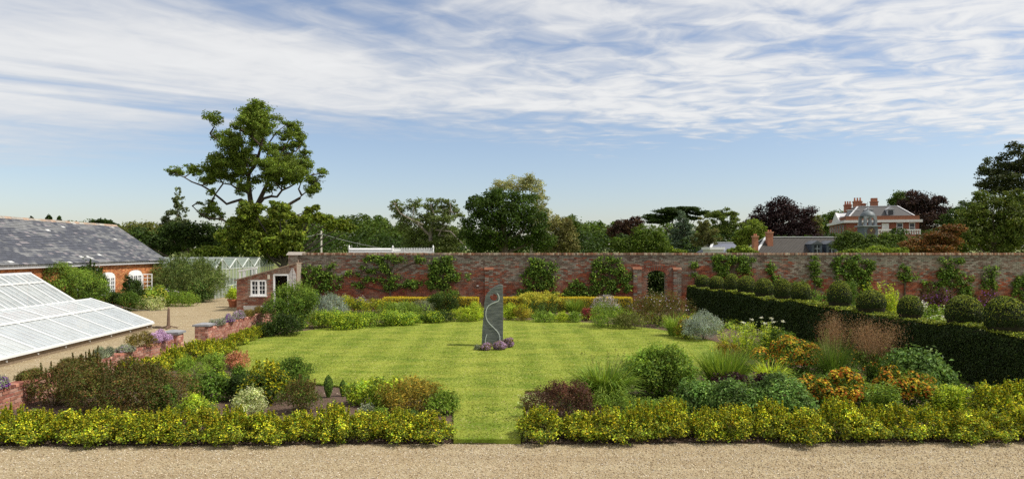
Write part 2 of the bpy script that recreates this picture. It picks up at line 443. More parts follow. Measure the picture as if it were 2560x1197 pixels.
V = np.concatenate([V, np.stack([b0 - sd2, b0 + sd2, tp2], 1).reshape(-1, 3)]); c = np.concatenate([c, np.array([.14, .19, .02]) * np.exp(R.normal(0, .25, (m, 1)))]); n += m
mb = MB(); mb.add(V, np.arange(3 * n).reshape(-1, 3), c)
tag(mb.build('grass', LEAF), 'short mown grass blades covering the round lawn', 'grass', kind='stuff')
# loose stones on the drive
n = 28000
y = 9.0 + 2.15 * R.random(n) ** 1.0; x = R.uniform(-8.6, 8.6, n)
n2 = 12000
y2 = R.uniform(11, 45, n2); x2 = lowx(y2) - 0.3 - R.random(n2) * np.minimum(9, 3 + (y2 - 11) * 0.5)
x = np.r_[x, x2]; y = np.r_[y, y2]; n = len(x)
sz = R.uniform(0.006, 0.014, n); sz[-n2:] *= 1.5
a = R.uniform(0, 6.28, n)
ring = np.stack([np.stack([np.cos(a + q * 1.571 + R.normal(0, 0.25, n)), np.sin(a + q * 1.571 + R.normal(0, 0.25, n)), R.uniform(0.0, 0.6, n)], -1) for q in range(4)], 1)
cen = np.stack([x, y, np.zeros(n)], -1)
V = np.concatenate([cen[:, None] + ring * sz[:, None, None], (cen + np.stack([R.normal(0, 0.2, n) * sz, R.normal(0, 0.2, n) * sz, sz * R.uniform(0.8, 1.3, n)], -1))[:, None]], 1).reshape(-1, 3)
o = np.arange(n)[:, None, None] * 5
F = (o + np.array([[0, 1, 4], [1, 2, 4], [2, 3, 4], [3, 0, 4]])[None]).reshape(-1, 3)
pal = np.array([[0.44, 0.365, 0.26], [0.36, 0.285, 0.18], [0.50, 0.44, 0.35], [0.27, 0.195, 0.11], [0.20, 0.135, 0.075], [0.40, 0.31, 0.19]])
c = pal[R.integers(0, 6, n)] * np.exp(R.normal(0, 0.12, (n, 1)))
mb = MB(); mb.add(V, F, np.repeat(c, 4, 0))
tag(mb.build('gravel', PLAIN), 'loose pale brown gravel stones lying over the drive', 'gravel', kind='stuff')
# clods and pebbles on the soil
n = 16000
x, y = soilxy(R.random(n), R.random(n) ** 1.7)
k = ~in_lawn(x, y); x = x[k]; y = y[k]; n = len(x)
sz = R.uniform(0.008, 0.03, n); a = R.uniform(0, 6.28, n)
ring = np.stack([np.stack([np.cos(a + q * 1.571 + R.normal(0, 0.3, n)), np.sin(a + q * 1.571), R.uniform(-0.4, 0.6, n)], -1) for q in range(4)], 1)
cen = np.stack([x, y, 0.02 + 0.040 * fbm(x * 1.3, y * 1.3, 5)], -1)
V = np.concatenate([cen[:, None] + ring * sz[:, None, None], (cen + np.stack([0 * sz, 0 * sz, sz * 1.1], -1))[:, None]], 1).reshape(-1, 3)
o = np.arange(n)[:, None, None] * 5
F = (o + np.array([[0, 1, 4], [1, 2, 4], [2, 3, 4], [3, 0, 4]])[None]).reshape(-1, 3)
pal = np.array([[0.11, 0.075, 0.055], [0.16, 0.11, 0.08], [0.08, 0.052, 0.04], [0.26, 0.20, 0.15], [0.13, 0.09, 0.07]])
mb = MB(); mb.add(V, F, np.repeat(pal[R.integers(0, 5, n)], 4, 0))
tag(mb.build('soil_clods', SOIL if False else PLAIN), 'crumbs of brown soil and small stones over the beds', 'soil', kind='stuff')

# ---------------------------------------------------------------- brickwork tools
def brick_pal(n, kind, xs=None, zs=None, top=3.0):
    if kind == 'orange': base = np.array([[0.44, 0.165, 0.06], [0.50, 0.20, 0.075], [0.38, 0.125, 0.05], [0.53, 0.24, 0.10]])
    elif kind == 'low': base = np.array([[0.33, 0.135, 0.095], [0.40, 0.18, 0.125], [0.27, 0.10, 0.075], [0.45, 0.25, 0.19]])
    elif kind == 'shed': base = np.array([[0.25, 0.10, 0.065], [0.31, 0.14, 0.09], [0.21, 0.085, 0.06], [0.30, 0.18, 0.13]])
    else: base = np.array([[0.255, 0.066, 0.034], [0.30, 0.085, 0.042], [0.195, 0.050, 0.030], [0.26, 0.085, 0.05]])
    c = base[R.integers(0, 4, n)] * np.exp(R.normal(0, 0.14, (n, 1)))
    if kind == 'wall':
        w = fbm(xs * 0.55, zs * 1.5, 31, 5) * 1.25 + (zs / top - 0.60) * 1.2 + R.normal(0, 0.16, n)
        g = np.clip((w - 0.52) * 3.2, 0, 0.92)[:, None]
        pale = np.array([[0.25, 0.22, 0.175], [0.20, 0.205, 0.165], [0.15, 0.115, 0.09], [0.28, 0.25, 0.21], [0.12, 0.09, 0.072]])[R.integers(0, 5, n)]
        c = c * (1 - g) + pale * g
    if kind == 'shed':
        g = np.clip((fbm(xs * 1.1, zs * 2, 51) + R.normal(0, 0.12, n) - 0.5) * 3, 0, 0.7)[:, None]
        c = c * (1 - g) + np.array([0.30, 0.25, 0.20]) * g
    return c
def brickface(mb, o, e, nrm, L, H, kind, hole=None, bl=0.225, bh=0.075, proud=0.012, top=None):
    """bricks with recessed joints over a plane: origin o, along e, up z, facing nrm. top(s) gives a sloping upper limit"""
    o = np.asarray(o, float); e = unit(e); nrm = unit(nrm)
    S = []; Zc = []; Wd = []
    rows = int(H / bh)
    for r in range(rows):
        off = (r % 2) * bl / 2
        s0 = np.arange(-1, int(L / bl) + 2) * bl + off
        a = np.clip(s0, 0, L); b2 = np.clip(s0 + bl, 0, L)
        ok = b2 - a > 0.04
        S.append((a[ok] + b2[ok]) / 2); Wd.append((b2 - a)[ok] - 0.012); Zc.append(np.full(ok.sum(), (r + 0.5) * bh))
    S = np.concatenate(S); Zc = np.concatenate(Zc); Wd = np.concatenate(Wd)
    k = np.ones(len(S), bool)
    if hole is not None: k &= ~hole(S, Zc, Wd)
    if top is not None: k &= Zc < top(S)
    S = S[k]; Zc = Zc[k]; Wd = Wd[k]; n = len(S)
    c = brick_pal(n, kind, S + o[0], Zc + o[2])
    pr = proud + R.uniform(-0.003, 0.004, n)
    hh = (bh - 0.011) / 2
    cs = o + S[:, None] * e + np.array([0, 0, 1.0]) * Zc[:, None]
    V = []
    for dep in (0.0, 1.0):
        for sa, sz in ((-1, -1), (1, -1), (1, 1), (-1, 1)):
            V.append(cs + e * (sa * Wd / 2)[:, None] + np.array([0, 0, 1.0]) * sz * hh + nrm * (pr * dep)[:, None])
    V = np.stack(V, 1).reshape(-1, 3)
    q = np.arange(n)[:, None, None] * 8
    F = (q + np.array([[4, 5, 6, 7], [0, 1, 5, 4], [1, 2, 6, 5], [2, 3, 7, 6], [3, 0, 4, 7]])[None]).reshape(-1, 4)
    mb.add(V, F, np.repeat(c, 5, 0))
    return n
def brick_meshes(kind, dims, mat, k=8):
    out = []
    for q in range(k):
        b2 = MB(); x, y, z = np.array(dims) / 2; bev = 0.004
        V = []
        for zq in (-1, 1):
            for xq, yq in ((-1, -1), (1, -1), (1, 1), (-1, 1)):
                V.append([xq * (x - R.uniform(0, bev)), yq * (y - R.uniform(0, bev)), zq * (z - R.uniform(0, bev))])
        b2.hexa(V, brick_pal(1, kind)[0]); out.append(b2.mesh('brick', mat))
    return out
def place(me, loc, rotz, parent, name=None):
    o = bpy.data.objects.new(name or me.name, me); COL.objects.link(o)
    o.parent = parent; o.matrix_parent_inverse = Matrix.Translation(-(parent.location))
    o.location = loc; o.rotation_euler = (0, 0, rotz)
    return o

# ---------------------------------------------------------------- garden wall
WY = 36.3
wx0, wx1, WTOP = -11.55, 31.0, 2.90
dx0, dx1 = P(1618, 0, WY)[0], P(1665, 0, WY)[0]; dc = (dx0 + dx1) / 2; dr = (dx1 - dx0) / 2
spring = 1.86; rise = 0.22
def arch_z(x): return spring + rise * np.sqrt(np.clip(1 - ((x - dc) / dr) ** 2, 0, 1))
gw = thing('garden_wall', 'tall old red brick garden wall with pale lichen, running across behind the lawn', 'wall', (0, WY + 0.2, 0))
mb = MB()
mb.box((wx0, WY, 0), (dx0, WY + 0.42, WTOP), (0.19, 0.155, 0.125)); mb.box((dx1, WY, 0), (wx1, WY + 0.42, WTOP), (0.19, 0.155, 0.125))
ax = np.linspace(dx0, dx1, 13)
for k in range(12):
    a0, a1 = arch_z(ax[k]), arch_z(ax[k + 1])
    mb.hexa([[ax[k], WY, a0], [ax[k + 1], WY, a1], [ax[k + 1], WY + 0.42, a1], [ax[k], WY + 0.42, a0], [ax[k], WY, WTOP], [ax[k + 1], WY, WTOP], [ax[k + 1], WY + 0.42, WTOP], [ax[k], WY + 0.42, WTOP]], (0.19, 0.155, 0.125))
mb.build('mortar_core', MORTAR, gw)
mb = MB()
def whole(S, Zc, Wd):
    x = S + wx0
    return (np.abs(x - dc) < dr + 0.04 + Wd * 0.0) & (Zc < arch_z(x) + 0.05) | (np.abs(x - dc) < dr + 0.20) & (Zc > spring - 0.02) & (Zc < arch_z(np.clip(x, dx0, dx1)) + 0.26)
brickface(mb, (wx0, WY, 0), (1, 0, 0), (0, -1, 0), wx1 - wx0, WTOP, 'wall', whole)
tag(mb.build('brickwork', BRICKW, gw), kind='stuff')
# brick-on-edge coping
mb = MB()
n = int((wx1 - wx0) / 0.085)
x = wx0 - 0.04 + np.arange(n) * 0.085
for q in range(n):
    z1 = WTOP + 0.115 + R.uniform(-0.012, 0.012); d = R.uniform(-0.012, 0.012)
    c = np.array([[0.25, 0.13, 0.075], [0.30, 0.19, 0.125], [0.20, 0.09, 0.052], [0.36, 0.28, 0.20], [0.15, 0.08, 0.052]])[R.integers(0, 5)] * math.exp(R.normal(0, 0.12))
    mb.hexa([[x[q], WY - 0.05 + d, WTOP + 0.004], [x[q] + 0.075, WY - 0.05 + d, WTOP + 0.004], [x[q] + 0.075, WY + 0.47, WTOP + 0.004], [x[q], WY + 0.47, WTOP + 0.004],
             [x[q], WY - 0.03 + d, z1], [x[q] + 0.075, WY - 0.03 + d, z1], [x[q] + 0.075, WY + 0.45, z1], [x[q], WY + 0.45, z1]], c)
tag(mb.build('coping', BRICKW, gw), kind='stuff')
# arch ring and buttresses, brick by brick
bm_arch = brick_meshes('wall2', (0.075, 0.16, 0.22), BRICKW, 6)
for k in range(15):
    a = math.pi * (k + 0.5) / 15
    px = dc + (dr + 0.10) * math.cos(a); pz = spring + (rise + 0.11) * math.sin(a)
    o = place(bm_arch[k % 6], (px, WY + 0.05, pz), 0, gw, 'brick')
    o.rotation_euler = (0, math.atan2(math.cos(a) * (rise + 0.11), math.sin(a) * (dr + 0.1)) if 0.5 < a < 2.6 else (math.radians(60) if a < 1 else math.radians(-60)), 0)
bms = brick_meshes('wall2', (0.213, 0.10, 0.064), BRICKW, 8)
_old = brick_pal
brick_pal = lambda n, kind, *q: _old(n, 'wall', R.uniform(-9, 9, n), R.uniform(1.9, 2.8, n))
bmw = brick_meshes('wall', (0.213, 0.10, 0.064), BRICKW, 8)
brick_pal = _old
for (u0, u1, vt) in ((1212, 1233, 669), (1582, 1603, 668), (1682, 1702, 669)):
    xa, xb = P(u0, 0, WY)[0], P(u1, 0, WY)[0]; zt = P(0, vt, WY)[2] - 0.12
    mb = MB(); mb.box((xa + 0.01, WY - 0.14, 0), (xb - 0.01, WY - 0.002, zt), (0.27, 0.22, 0.18)); mb.build('buttress', MORTAR, gw)
    rows = int(zt / 0.075)
    for r in range(rows):
        for q in (0, 1):
            cx = xa + (xb - xa) * (0.25 + 0.5 * q)
            o = place((bmw if R.random() < r / rows * .9 else bms)[R.integers(0, 8)], (cx, WY - 0.105 + R.uniform(-0.004, 0.004), 0.0375 + r * 0.075), 0, gw, 'brick')
            o.scale = ((xb - xa) / 2 / 0.225, 1, 1)
    mb = MB(); mb.hexa([[xa - 0.02, WY - 0.18, zt], [xb + 0.02, WY - 0.18, zt], [xb + 0.02, WY - 0.013, zt], [xa - 0.02, WY - 0.013, zt], [xa - 0.02, WY - 0.17, zt + 0.03], [xb + 0.02, WY - 0.17, zt + 0.03], [xb + 0.02, WY - 0.013, zt + 0.14], [xa - 0.02, WY - 0.013, zt + 0.14]], (0.20, 0.085, 0.05))
    mb.build('buttress_cap', BRICKW, gw)
# raised end pier of the wall, patched with flaking whitewash
mb = MB()
mb.box((wx0 - 0.30, WY - 0.14, 0), (wx0 + 0.22, WY - 0.013, 2.9), (0.27, 0.2, 0.16)); mb.build('end_pier', MORTAR, gw)
mb = MB(); brickface(mb, (wx0 - 0.30, WY - 0.14, 0), (1, 0, 0), (0, -1, 0), 0.52, 2.9, 'wall'); tag(mb.build('pier_brickwork', BRICKW, gw), kind='stuff')
mb = MB(); mb.hexa([[wx0 - 0.4, WY - 0.2, 2.9], [wx0 + 0.42, WY - 0.2, 2.9], [wx0 + 0.42, WY + 0.45, 2.9], [wx0 - 0.4, WY + 0.45, 2.9], [wx0 - 0.3, WY - 0.1, 3.07], [wx0 + 0.42, WY - 0.1, 3.06], [wx0 + 0.42, WY + 0.4, 3.06], [wx0 - 0.3, WY + 0.4, 3.07]], (0.38, 0.34, 0.30))
mb.build('pier_cap', STONE, gw)
# little white plant tags screwed to the wall
for k, (u, v, s) in enumerate(((849, 712, 'left of the wide espalier'), (1194, 714, 'beside the middle buttress'), (1427, 715, 'above the small rose'))):
    p0 = P(u, v, WY - 0.03); mb = MB(); mb.box(p0 - (0.05, 0.004, 0.025), p0 + (0.05, 0.012, 0.025), (0.8, 0.8, 0.78))
    o = mb.build('wall_tag', WHITE); tag(o, 'small white plant tag on the garden wall ' + s, 'tag', 'plant tags on the garden wall')

# ---------------------------------------------------------------- low brick walls beside the lawn
LOWM = brick_meshes('low', (0.213, 0.105, 0.064), BRICK, 10)
HEADM = brick_meshes('low', (0.104, 0.25, 0.066), BRICK, 8)
LANG = math.atan(0.055)
def low_wall(y0, y1, pier_y, h, label):
    t0 = thing('low_brick_wall', label, 'wall', (lowx((y0 + y1) / 2) - 0.12, (y0 + y1) / 2, 0))
    ang = math.pi / 2 + LANG
    e = np.array([math.cos(ang), math.sin(ang), 0]); nr = np.array([e[1], -e[0], 0])
    a = np.array([lowx(y0), y0, 0]); L = (y1 - y0) / e[1]
    rows = int(h / 0.075); hh = rows * 0.075
    mb = MB()
    V = []
    for z in (0, hh):
        for s_, d_ in ((0, -0.012), (L, -0.012), (L, -0.235), (0, -0.235)):
            V.append(a + e * s_ + nr * d_ + np.array([0, 0, z]))
    mb.hexa(V, (0.46, 0.40, 0.35)); mb.build('mortar_core', MORTAR, t0)
    cnt = 0
    for r in range(max(0, rows - 6), rows):
        s = (r % 2) * 0.1125
        while s < L - 0.1:
            pp = a + e * (s + 0.106) - nr * 0.053 + np.array([0, 0, r * 0.075 + 0.037]) + nr * R.uniform(-0.003, 0.004)
            place(LOWM[R.integers(0, 10)], pp, ang, t0, 'brick'); cnt += 1
            s += 0.225
    s = 0.0
    while s < L - 0.06:
        pp = a + e * (s + 0.052) - nr * 0.115 + np.array([0, 0, hh + 0.036])
        o = place(HEADM[R.integers(0, 8)], pp, ang, t0, 'brick'); s += 0.115; cnt += 1
    # pier with stone cap
    pc = np.array([lowx(pier_y) - 0.13, pier_y, 0.0]); pw = 0.225
    fr = lambda Vv: (np.asarray(Vv) @ np.array([[math.cos(LANG), math.sin(LANG), 0], [-math.sin(LANG), math.cos(LANG), 0], [0, 0, 1]])) + pc
    mb = MB(); mb.box((-pw + .012, -pw + .012, 0), (pw - .012, pw - .012, h + 0.14), (0.46, 0.40, 0.35), fr); pier = mb.build('pier', MORTAR, t0)
    mb = MB()
    o1 = fr(np.array([[-pw + .012, -pw + .012, 0]]))[0]; ex = fr(np.array([[1., 0, 0]]))[0] - pc; ey = fr(np.array([[0, 1., 0]]))[0] - pc
    brickface(mb, o1, ex, -ey, 2 * pw - .024, h + 0.13, 'low'); brickface(mb, fr(np.array([[pw - .012, -pw + .012, 0]]))[0], ey, ex, 2 * pw - .024, h + 0.13, 'low')
    tag(mb.build('pier_brickwork', BRICK, t0), kind='stuff')
    mb = MB(); z = h + 0.142; w1 = pw + 0.05
    mb.box((-w1, -w1, z), (w1, w1, z + 0.055), (0.22, 0.22, 0.23), fr)
    mb.hexa(fr(np.array([[-w1 + .01, -w1 + .01, z + .056], [w1 - .01, -w1 + .01, z + .056], [w1 - .01, w1 - .01, z + .056], [-w1 + .01, w1 - .01, z + .056], [-.05, -.05, z + .11], [.05, -.05, z + .11], [.05, .05, z + .11], [-.05, .05, z + .11]])), (0.24, 0.24, 0.25))
    mb.build('pier_cap', STONE, t0)
    return t0
low_wall(11.9, 20.3, 20.5, 0.50, 'low pinkish brick wall in the left foreground, ending in a capped pier')
low_wall(23.1, 31.6, 22.85, 0.47, 'low brick wall further back, between its capped pier and the green bush')

# ---------------------------------------------------------------- brick range with slate roof (left)
SL = 0.0785
def bx(y): return -21.5 - SL * (y - 38.0)               # its wall towards the yard
BANG = math.atan(SL); bE = np.array([-math.sin(BANG), math.cos(BANG), 0]); bN = np.array([math.cos(BANG), math.sin(BANG), 0])
bo = np.array([bx(20.0), 20.0, 0]); bL = (42.7 - 20.0) / bE[1]
br = thing('brick_range', 'long single storey orange brick range with a grey slate roof', 'building', bo + bE * bL / 2)
def bpt(s, d, z): return bo + bE * s + bN * d + np.array([0, 0, z])
EZ, RZ, RD = 2.50, 4.66, -2.85
mb = MB()
mb.hexa([bpt(0, -0.012, 0), bpt(bL, -0.012, 0), bpt(bL, -5.6, 0), bpt(0, -5.6, 0), bpt(0, -0.012, EZ), bpt(bL, -0.012, EZ), bpt(bL, -5.6, EZ), bpt(0, -5.6, EZ)], (0.45, 0.35, 0.26))
mb.prism([bpt(bL, -0.012, EZ), bpt(bL, -5.6, EZ), bpt(bL, RD, RZ - 0.08)], -bE * 0.2, (0.42, 0.18, 0.09))
mb.build('wall_core', MORTAR, br)
wins = [(15.27 + 0.08, 16.72 + 0.08, 0.86, 1.75), (18.35, 19.95, 0.86, 1.78)]
def bhole(S, Zc, Wd):
    k = np.zeros(len(S), bool)
    for a, b_, z0, z1 in wins:
        m_ = (a + b_) / 2; hw = (b_ - a) / 2
        k |= (np.abs(S - m_) < hw + 0.02) & (Zc > z0 - 0.02) & (Zc < z1 + 0.24 * np.sqrt(np.clip(1 - ((S - m_) / hw) ** 2, 0, 1)) + 0.04)
    k |= (np.abs(S - 13.55) < 0.5) & (Zc < 2.05)
    return k
mb = MB(); brickface(mb, bo, bE, bN, bL, EZ, 'orange', bhole); tag(mb.build('brickwork', BRICK, br), kind='stuff')
mb = MB(); brickface(mb, bpt(bL, -0.05, 0), -bN, bE, 5.5, EZ, 'orange'); tag(mb.build('end_brickwork', BRICK, br), kind='stuff')
for wi, (a, b_, z0, z1) in enumerate(wins):
    m_ = (a + b_) / 2; hw = (b_ - a) / 2
    # rubbed brick arch over the window
    for q in range(17):
        s_ = a - 0.02 + (b_ - a + 0.04) * (q + 0.5) / 17; zz0 = z1 + 0.24 * math.sqrt(max(0, 1 - ((s_ - m_) / (hw + 0.04)) ** 2)) + 0.015
        b2 = MB(); V = []
        for dz in (0, 0.21):
            tilt = (s_ - m_) * 0.10 * (dz > 0)
            for ds, dn in ((-0.036, 0.0), (0.036, 0.0), (0.036, 0.02), (-0.036, 0.02)):
                V.append(bpt(s_ + ds + tilt, dn, zz0 + dz))
        b2.hexa(V, brick_pal(1, 'orange')[0] * 0.9); b2.build('brick', BRICK, br)
    w = MB()
    w.hexa([bpt(a, -0.008, z0), bpt(b_, -0.008, z0), bpt(b_, 0.0, z0), bpt(a, 0.0, z0), bpt(a, -0.008, z1), bpt(b_, -0.008, z1), bpt(b_, 0.0, z1), bpt(a, 0.0, z1)], (1, 1, 1))
    win = w.build('window', WGLASS, br)
    w = MB()
    def wb(s0, s1, za, zb, pr=0.045): w.hexa([bpt(s0, 0.002, za), bpt(s1, 0.002, za), bpt(s1, pr, za), bpt(s0, pr, za), bpt(s0, 0.002, zb), bpt(s1, 0.002, zb), bpt(s1, pr, zb), bpt(s0, pr, zb)], (0.80, 0.80, 0.79))
    wb(a, a + 0.09, z0, z1); wb(b_ - 0.09, b_, z0, z1); wb(a + .09, b_ - .09, z0, z0 + 0.08); wb(a + .09, b_ - .09, z1 - 0.08, z1)
    for k in (1, 2):
        s_ = a + (b_ - a) * k / 3; wb(s_ - 0.06, s_ + 0.06, z0 + .08, z1 - .08, 0.043)
    for k in range(3):
        s0_ = a + (b_ - a) * k / 3; s1_ = a + (b_ - a) * (k + 1) / 3; mid = (s0_ + s1_) / 2
        wb(mid - 0.018, mid + 0.018, z0 + .08, z1 - .08, 0.035)
        for r in (1, 2, 3):
            zc = z0 + (z1 - z0) * r / 4; wb(s0_ + .06, s1_ - .06, zc - 0.016, zc + 0.016, 0.033)
    xsn = np.linspace(a, b_, 11)                        # arched white head panel
    for k in range(10):
        za = z1 + 0.24 * math.sqrt(max(0, 1 - ((xsn[k] - m_) / hw) ** 2)); zb = z1 + 0.24 * math.sqrt(max(0, 1 - ((xsn[k + 1] - m_) / hw) ** 2))
        w.hexa([bpt(xsn[k], 0.002, z1), bpt(xsn[k + 1], 0.002, z1), bpt(xsn[k + 1], 0.046, z1), bpt(xsn[k], 0.046, z1), bpt(xsn[k], 0.002, za + .002), bpt(xsn[k + 1], 0.002, zb + .002), bpt(xsn[k + 1], 0.046, zb + .002), bpt(xsn[k], 0.046, za + .002)], (0.80, 0.80, 0.79))
    w.build('window_frame', WHITE, win)
    w = MB(); w.hexa([bpt(a - .08, 0.013, z0 - .07), bpt(b_ + .08, 0.013, z0 - .07), bpt(b_ + .08, 0.11, z0 - .07), bpt(a - .08, 0.11, z0 - .07), bpt(a - .08, 0.013, z0 - .005), bpt(b_ + .08, 0.013, z0 - .005), bpt(b_ + .08, 0.10, z0 - .012), bpt(a - .08, 0.10, z0 - .012)], (0.78, 0.78, 0.76)); w.build('window_sill', WHITE, win)
# casement standing open on the farther window
a, b_, z0, z1 = wins[1]; s0 = b_; cas = MB(); dirc = unit(bE * 0.35 + bN)
def cpt(q, z): return bpt(s0, 0.05, z) + dirc * q
for q0, q1 in ((0, 0.05), (0.47, 0.52)): cas.bar(cpt((q0 + q1) / 2, z0), cpt((q0 + q1) / 2, z1), 0.05, 0.04, (.8, .8, .79), up=bE)
for z in (z0 + .025, z1 - .025): cas.bar(cpt(0.05, z), cpt(0.47, z), 0.05, 0.05, (.8, .8, .79))
for r in (1, 2, 3): cas.bar(cpt(0.05, z0 + (z1 - z0) * r / 4), cpt(0.47, z0 + (z1 - z0) * r / 4), 0.03, 0.028, (.8, .8, .79))
cas.bar(cpt(0.26, z0 + .05), cpt(0.26, z1 - .05), 0.03, 0.026, (.8, .8, .79), up=bE)
cas.build('open_casement', WHITE, br)
# doorway with white posts, downpipe
mb = MB(); mb.hexa([bpt(13.05, -.008, 0), bpt(14.05, -.008, 0), bpt(14.05, 0, 0), bpt(13.05, 0, 0), bpt(13.05, -.008, 2.05), bpt(14.05, -.008, 2.05), bpt(14.05, 0, 2.05), bpt(13.05, 0, 2.05)], (0.10, 0.12, 0.16)); dr_ = mb.build('door', PLAIN, br)
mb = MB()
for s_ in (13.03, 14.07): mb.bar(bpt(s_, 0.05, 0), bpt(s_, 0.05, 2.1), 0.11, 0.09, (.78, .78, .8), up=bE)
mb.bar(bpt(12.97, 0.05, 2.15), bpt(14.13, 0.05, 2.15), 0.09, 0.1, (.78, .78, .8)); mb.build('door_frame', WHITE, dr_)
mb = MB(); mb.tube([bpt(14.9, 0.08, 0.05), bpt(14.9, 0.08, 2.2), bpt(14.9, 0.22, 2.42)], 0.045, 8, (.75, .74, .75)); mb.build('downpipe', WHITE, br)
# gutter and fascia
mb = MB(); mb.hexa([bpt(-.1, 0.10, EZ - .15), bpt(bL + .1, 0.10, EZ - .15), bpt(bL + .1, 0.20, EZ - .13), bpt(-.1, 0.20, EZ - .13), bpt(-.1, 0.10, EZ + .02), bpt(bL + .1, 0.10, EZ + .02), bpt(bL + .1, 0.20, EZ + .02), bpt(-.1, 0.20, EZ + .02)], (0.52, 0.52, 0.54)); mb.build('gutter', WHITE, br)
mb = MB(); mb.hexa([bpt(-.1, 0.014, EZ - .06), bpt(bL + .1, 0.014, EZ - .06), bpt(bL + .1, 0.098, EZ - .06), bpt(-.1, 0.098, EZ - .06), bpt(-.1, 0.014, EZ - .001), bpt(bL + .1, 0.014, EZ - .001), bpt(bL + .1, 0.098, EZ - .001), bpt(-.1, 0.098, EZ - .001)], (.7, .7, .7)); mb.build('fascia', WHITE, br)
# roof deck, ridge, slates
ev = np.array([0.24, EZ + 0.02]); rg = np.array([RD, RZ])
mb = MB(); mb.hexa([bpt(-.1, .16, EZ + .021), bpt(bL + .12, .16, EZ + .021), bpt(bL + .12, RD, EZ + .021), bpt(-.1, RD, EZ + .021), bpt(-.1, .16, EZ + .05), bpt(bL + .12, .16, EZ + .05), bpt(bL + .12, RD, RZ - .03), bpt(-.1, RD, RZ - .03)], (.12, .12, .13))
mb.hexa([bpt(-.1, RD, EZ + .021), bpt(bL + .12, RD, EZ + .021), bpt(bL + .12, -5.9, EZ + .021), bpt(-.1, -5.9, EZ + .021), bpt(-.1, RD, RZ - .03), bpt(bL + .12, RD, RZ - .03), bpt(bL + .12, -5.9, EZ + .05), bpt(-.1, -5.9, EZ + .05)], (.12, .12, .13))
roof = mb.build('roof', SLATE, br)
slope = rg - ev; SLEN = np.linalg.norm(slope); su = slope / SLEN
sn_ = np.array([-su[1], su[0]]); sn_ = sn_ if sn_[1] > 0 else -sn_
rows = 26; ex_ = SLEN / rows; sw = 0.30
def slate_col(s_, r):
    c1 = fbm(np.array(s_ * 0.9 + r * 0.05), np.array(r * 0.42), 77); g = float(np.clip((c1 - 0.46) * 4.5 + R.normal(0, 0.42), 0, 1))
    c = np.array([0.062, 0.066, 0.082]) * (1 - g) + np.array([0.165, 0.166, 0.168]) * g
    if R.random() < 0.05: c = np.array([0.20, 0.18, 0.19])
    if R.random() < 0.008: c = np.array([0.5, 0.5, 0.49])
    return c * math.exp(R.normal(0, 0.09))
def slate_verts(s0, s1, r):
    lo = ev + su * (r * ex_ - 0.03); hi = ev + su * min((r + 1) * ex_ + 0.015, SLEN)
    k = R.uniform(0, 0.006)
    b0 = lo + sn_ * (0.042 + k); b1 = hi + sn_ * 0.030; t0_ = lo + sn_ * (0.056 + k); t1_ = hi + sn_ * 0.040
    return [bpt(s0, *b0), bpt(s1, *b0), bpt(s1, *b1), bpt(s0, *b1), bpt(s0, *t0_), bpt(s1, *t0_), bpt(s1, *t1_), bpt(s0, *t1_)]
mbs = MB(); cand = []
for r in range(rows):
    s_ = 7.2 + (r % 2) * sw / 2
    while s_ < bL + 0.1:
        s1_ = min(s_ + sw - 0.008, bL + 0.12); mid = bpt((s_ + s1_) / 2, *(ev + su * (r + .5) * ex_))
        u = CXP + FPX * mid[0] / mid[1]
        cand.append((mid[1] if u > 4 else 900 + mid[1], s_, s1_, r)); s_ += sw
cand.sort()
for k, (dd, s_, s1_, r) in enumerate(cand):
    if k < 300:
        q = MB(); q.hexa(slate_verts(s_, s1_, r), slate_col(s_, r)); q.build('slate', SLATE, br)
    else: mbs.hexa(slate_verts(s_, s1_, r), slate_col(s_, r))
tag(mbs.build('slates', SLATE, br), kind='stuff')
s_ = 6.0
k = 0
while s_ < bL:
    q = MB(); s1_ = min(s_ + 0.44, bL + 0.12)
    c = np.array([[0.28, 0.25, 0.22], [0.33, 0.24, 0.18], [0.36, 0.34, 0.30], [0.25, 0.20, 0.17]])[R.integers(0, 4)]
    q.hexa([bpt(s_, RD + .17, RZ - .075), bpt(s1_, RD + .17, RZ - .075), bpt(s1_, RD - .17, RZ - .075), bpt(s_, RD - .17, RZ - .075), bpt(s_, RD + .05, RZ + .09), bpt(s1_, RD + .05, RZ + .09), bpt(s1_, RD - .05, RZ + .09), bpt(s_, RD - .05, RZ + .09)], c)
    q.build('ridge_tile', BRICKW, br); s_ += 0.45

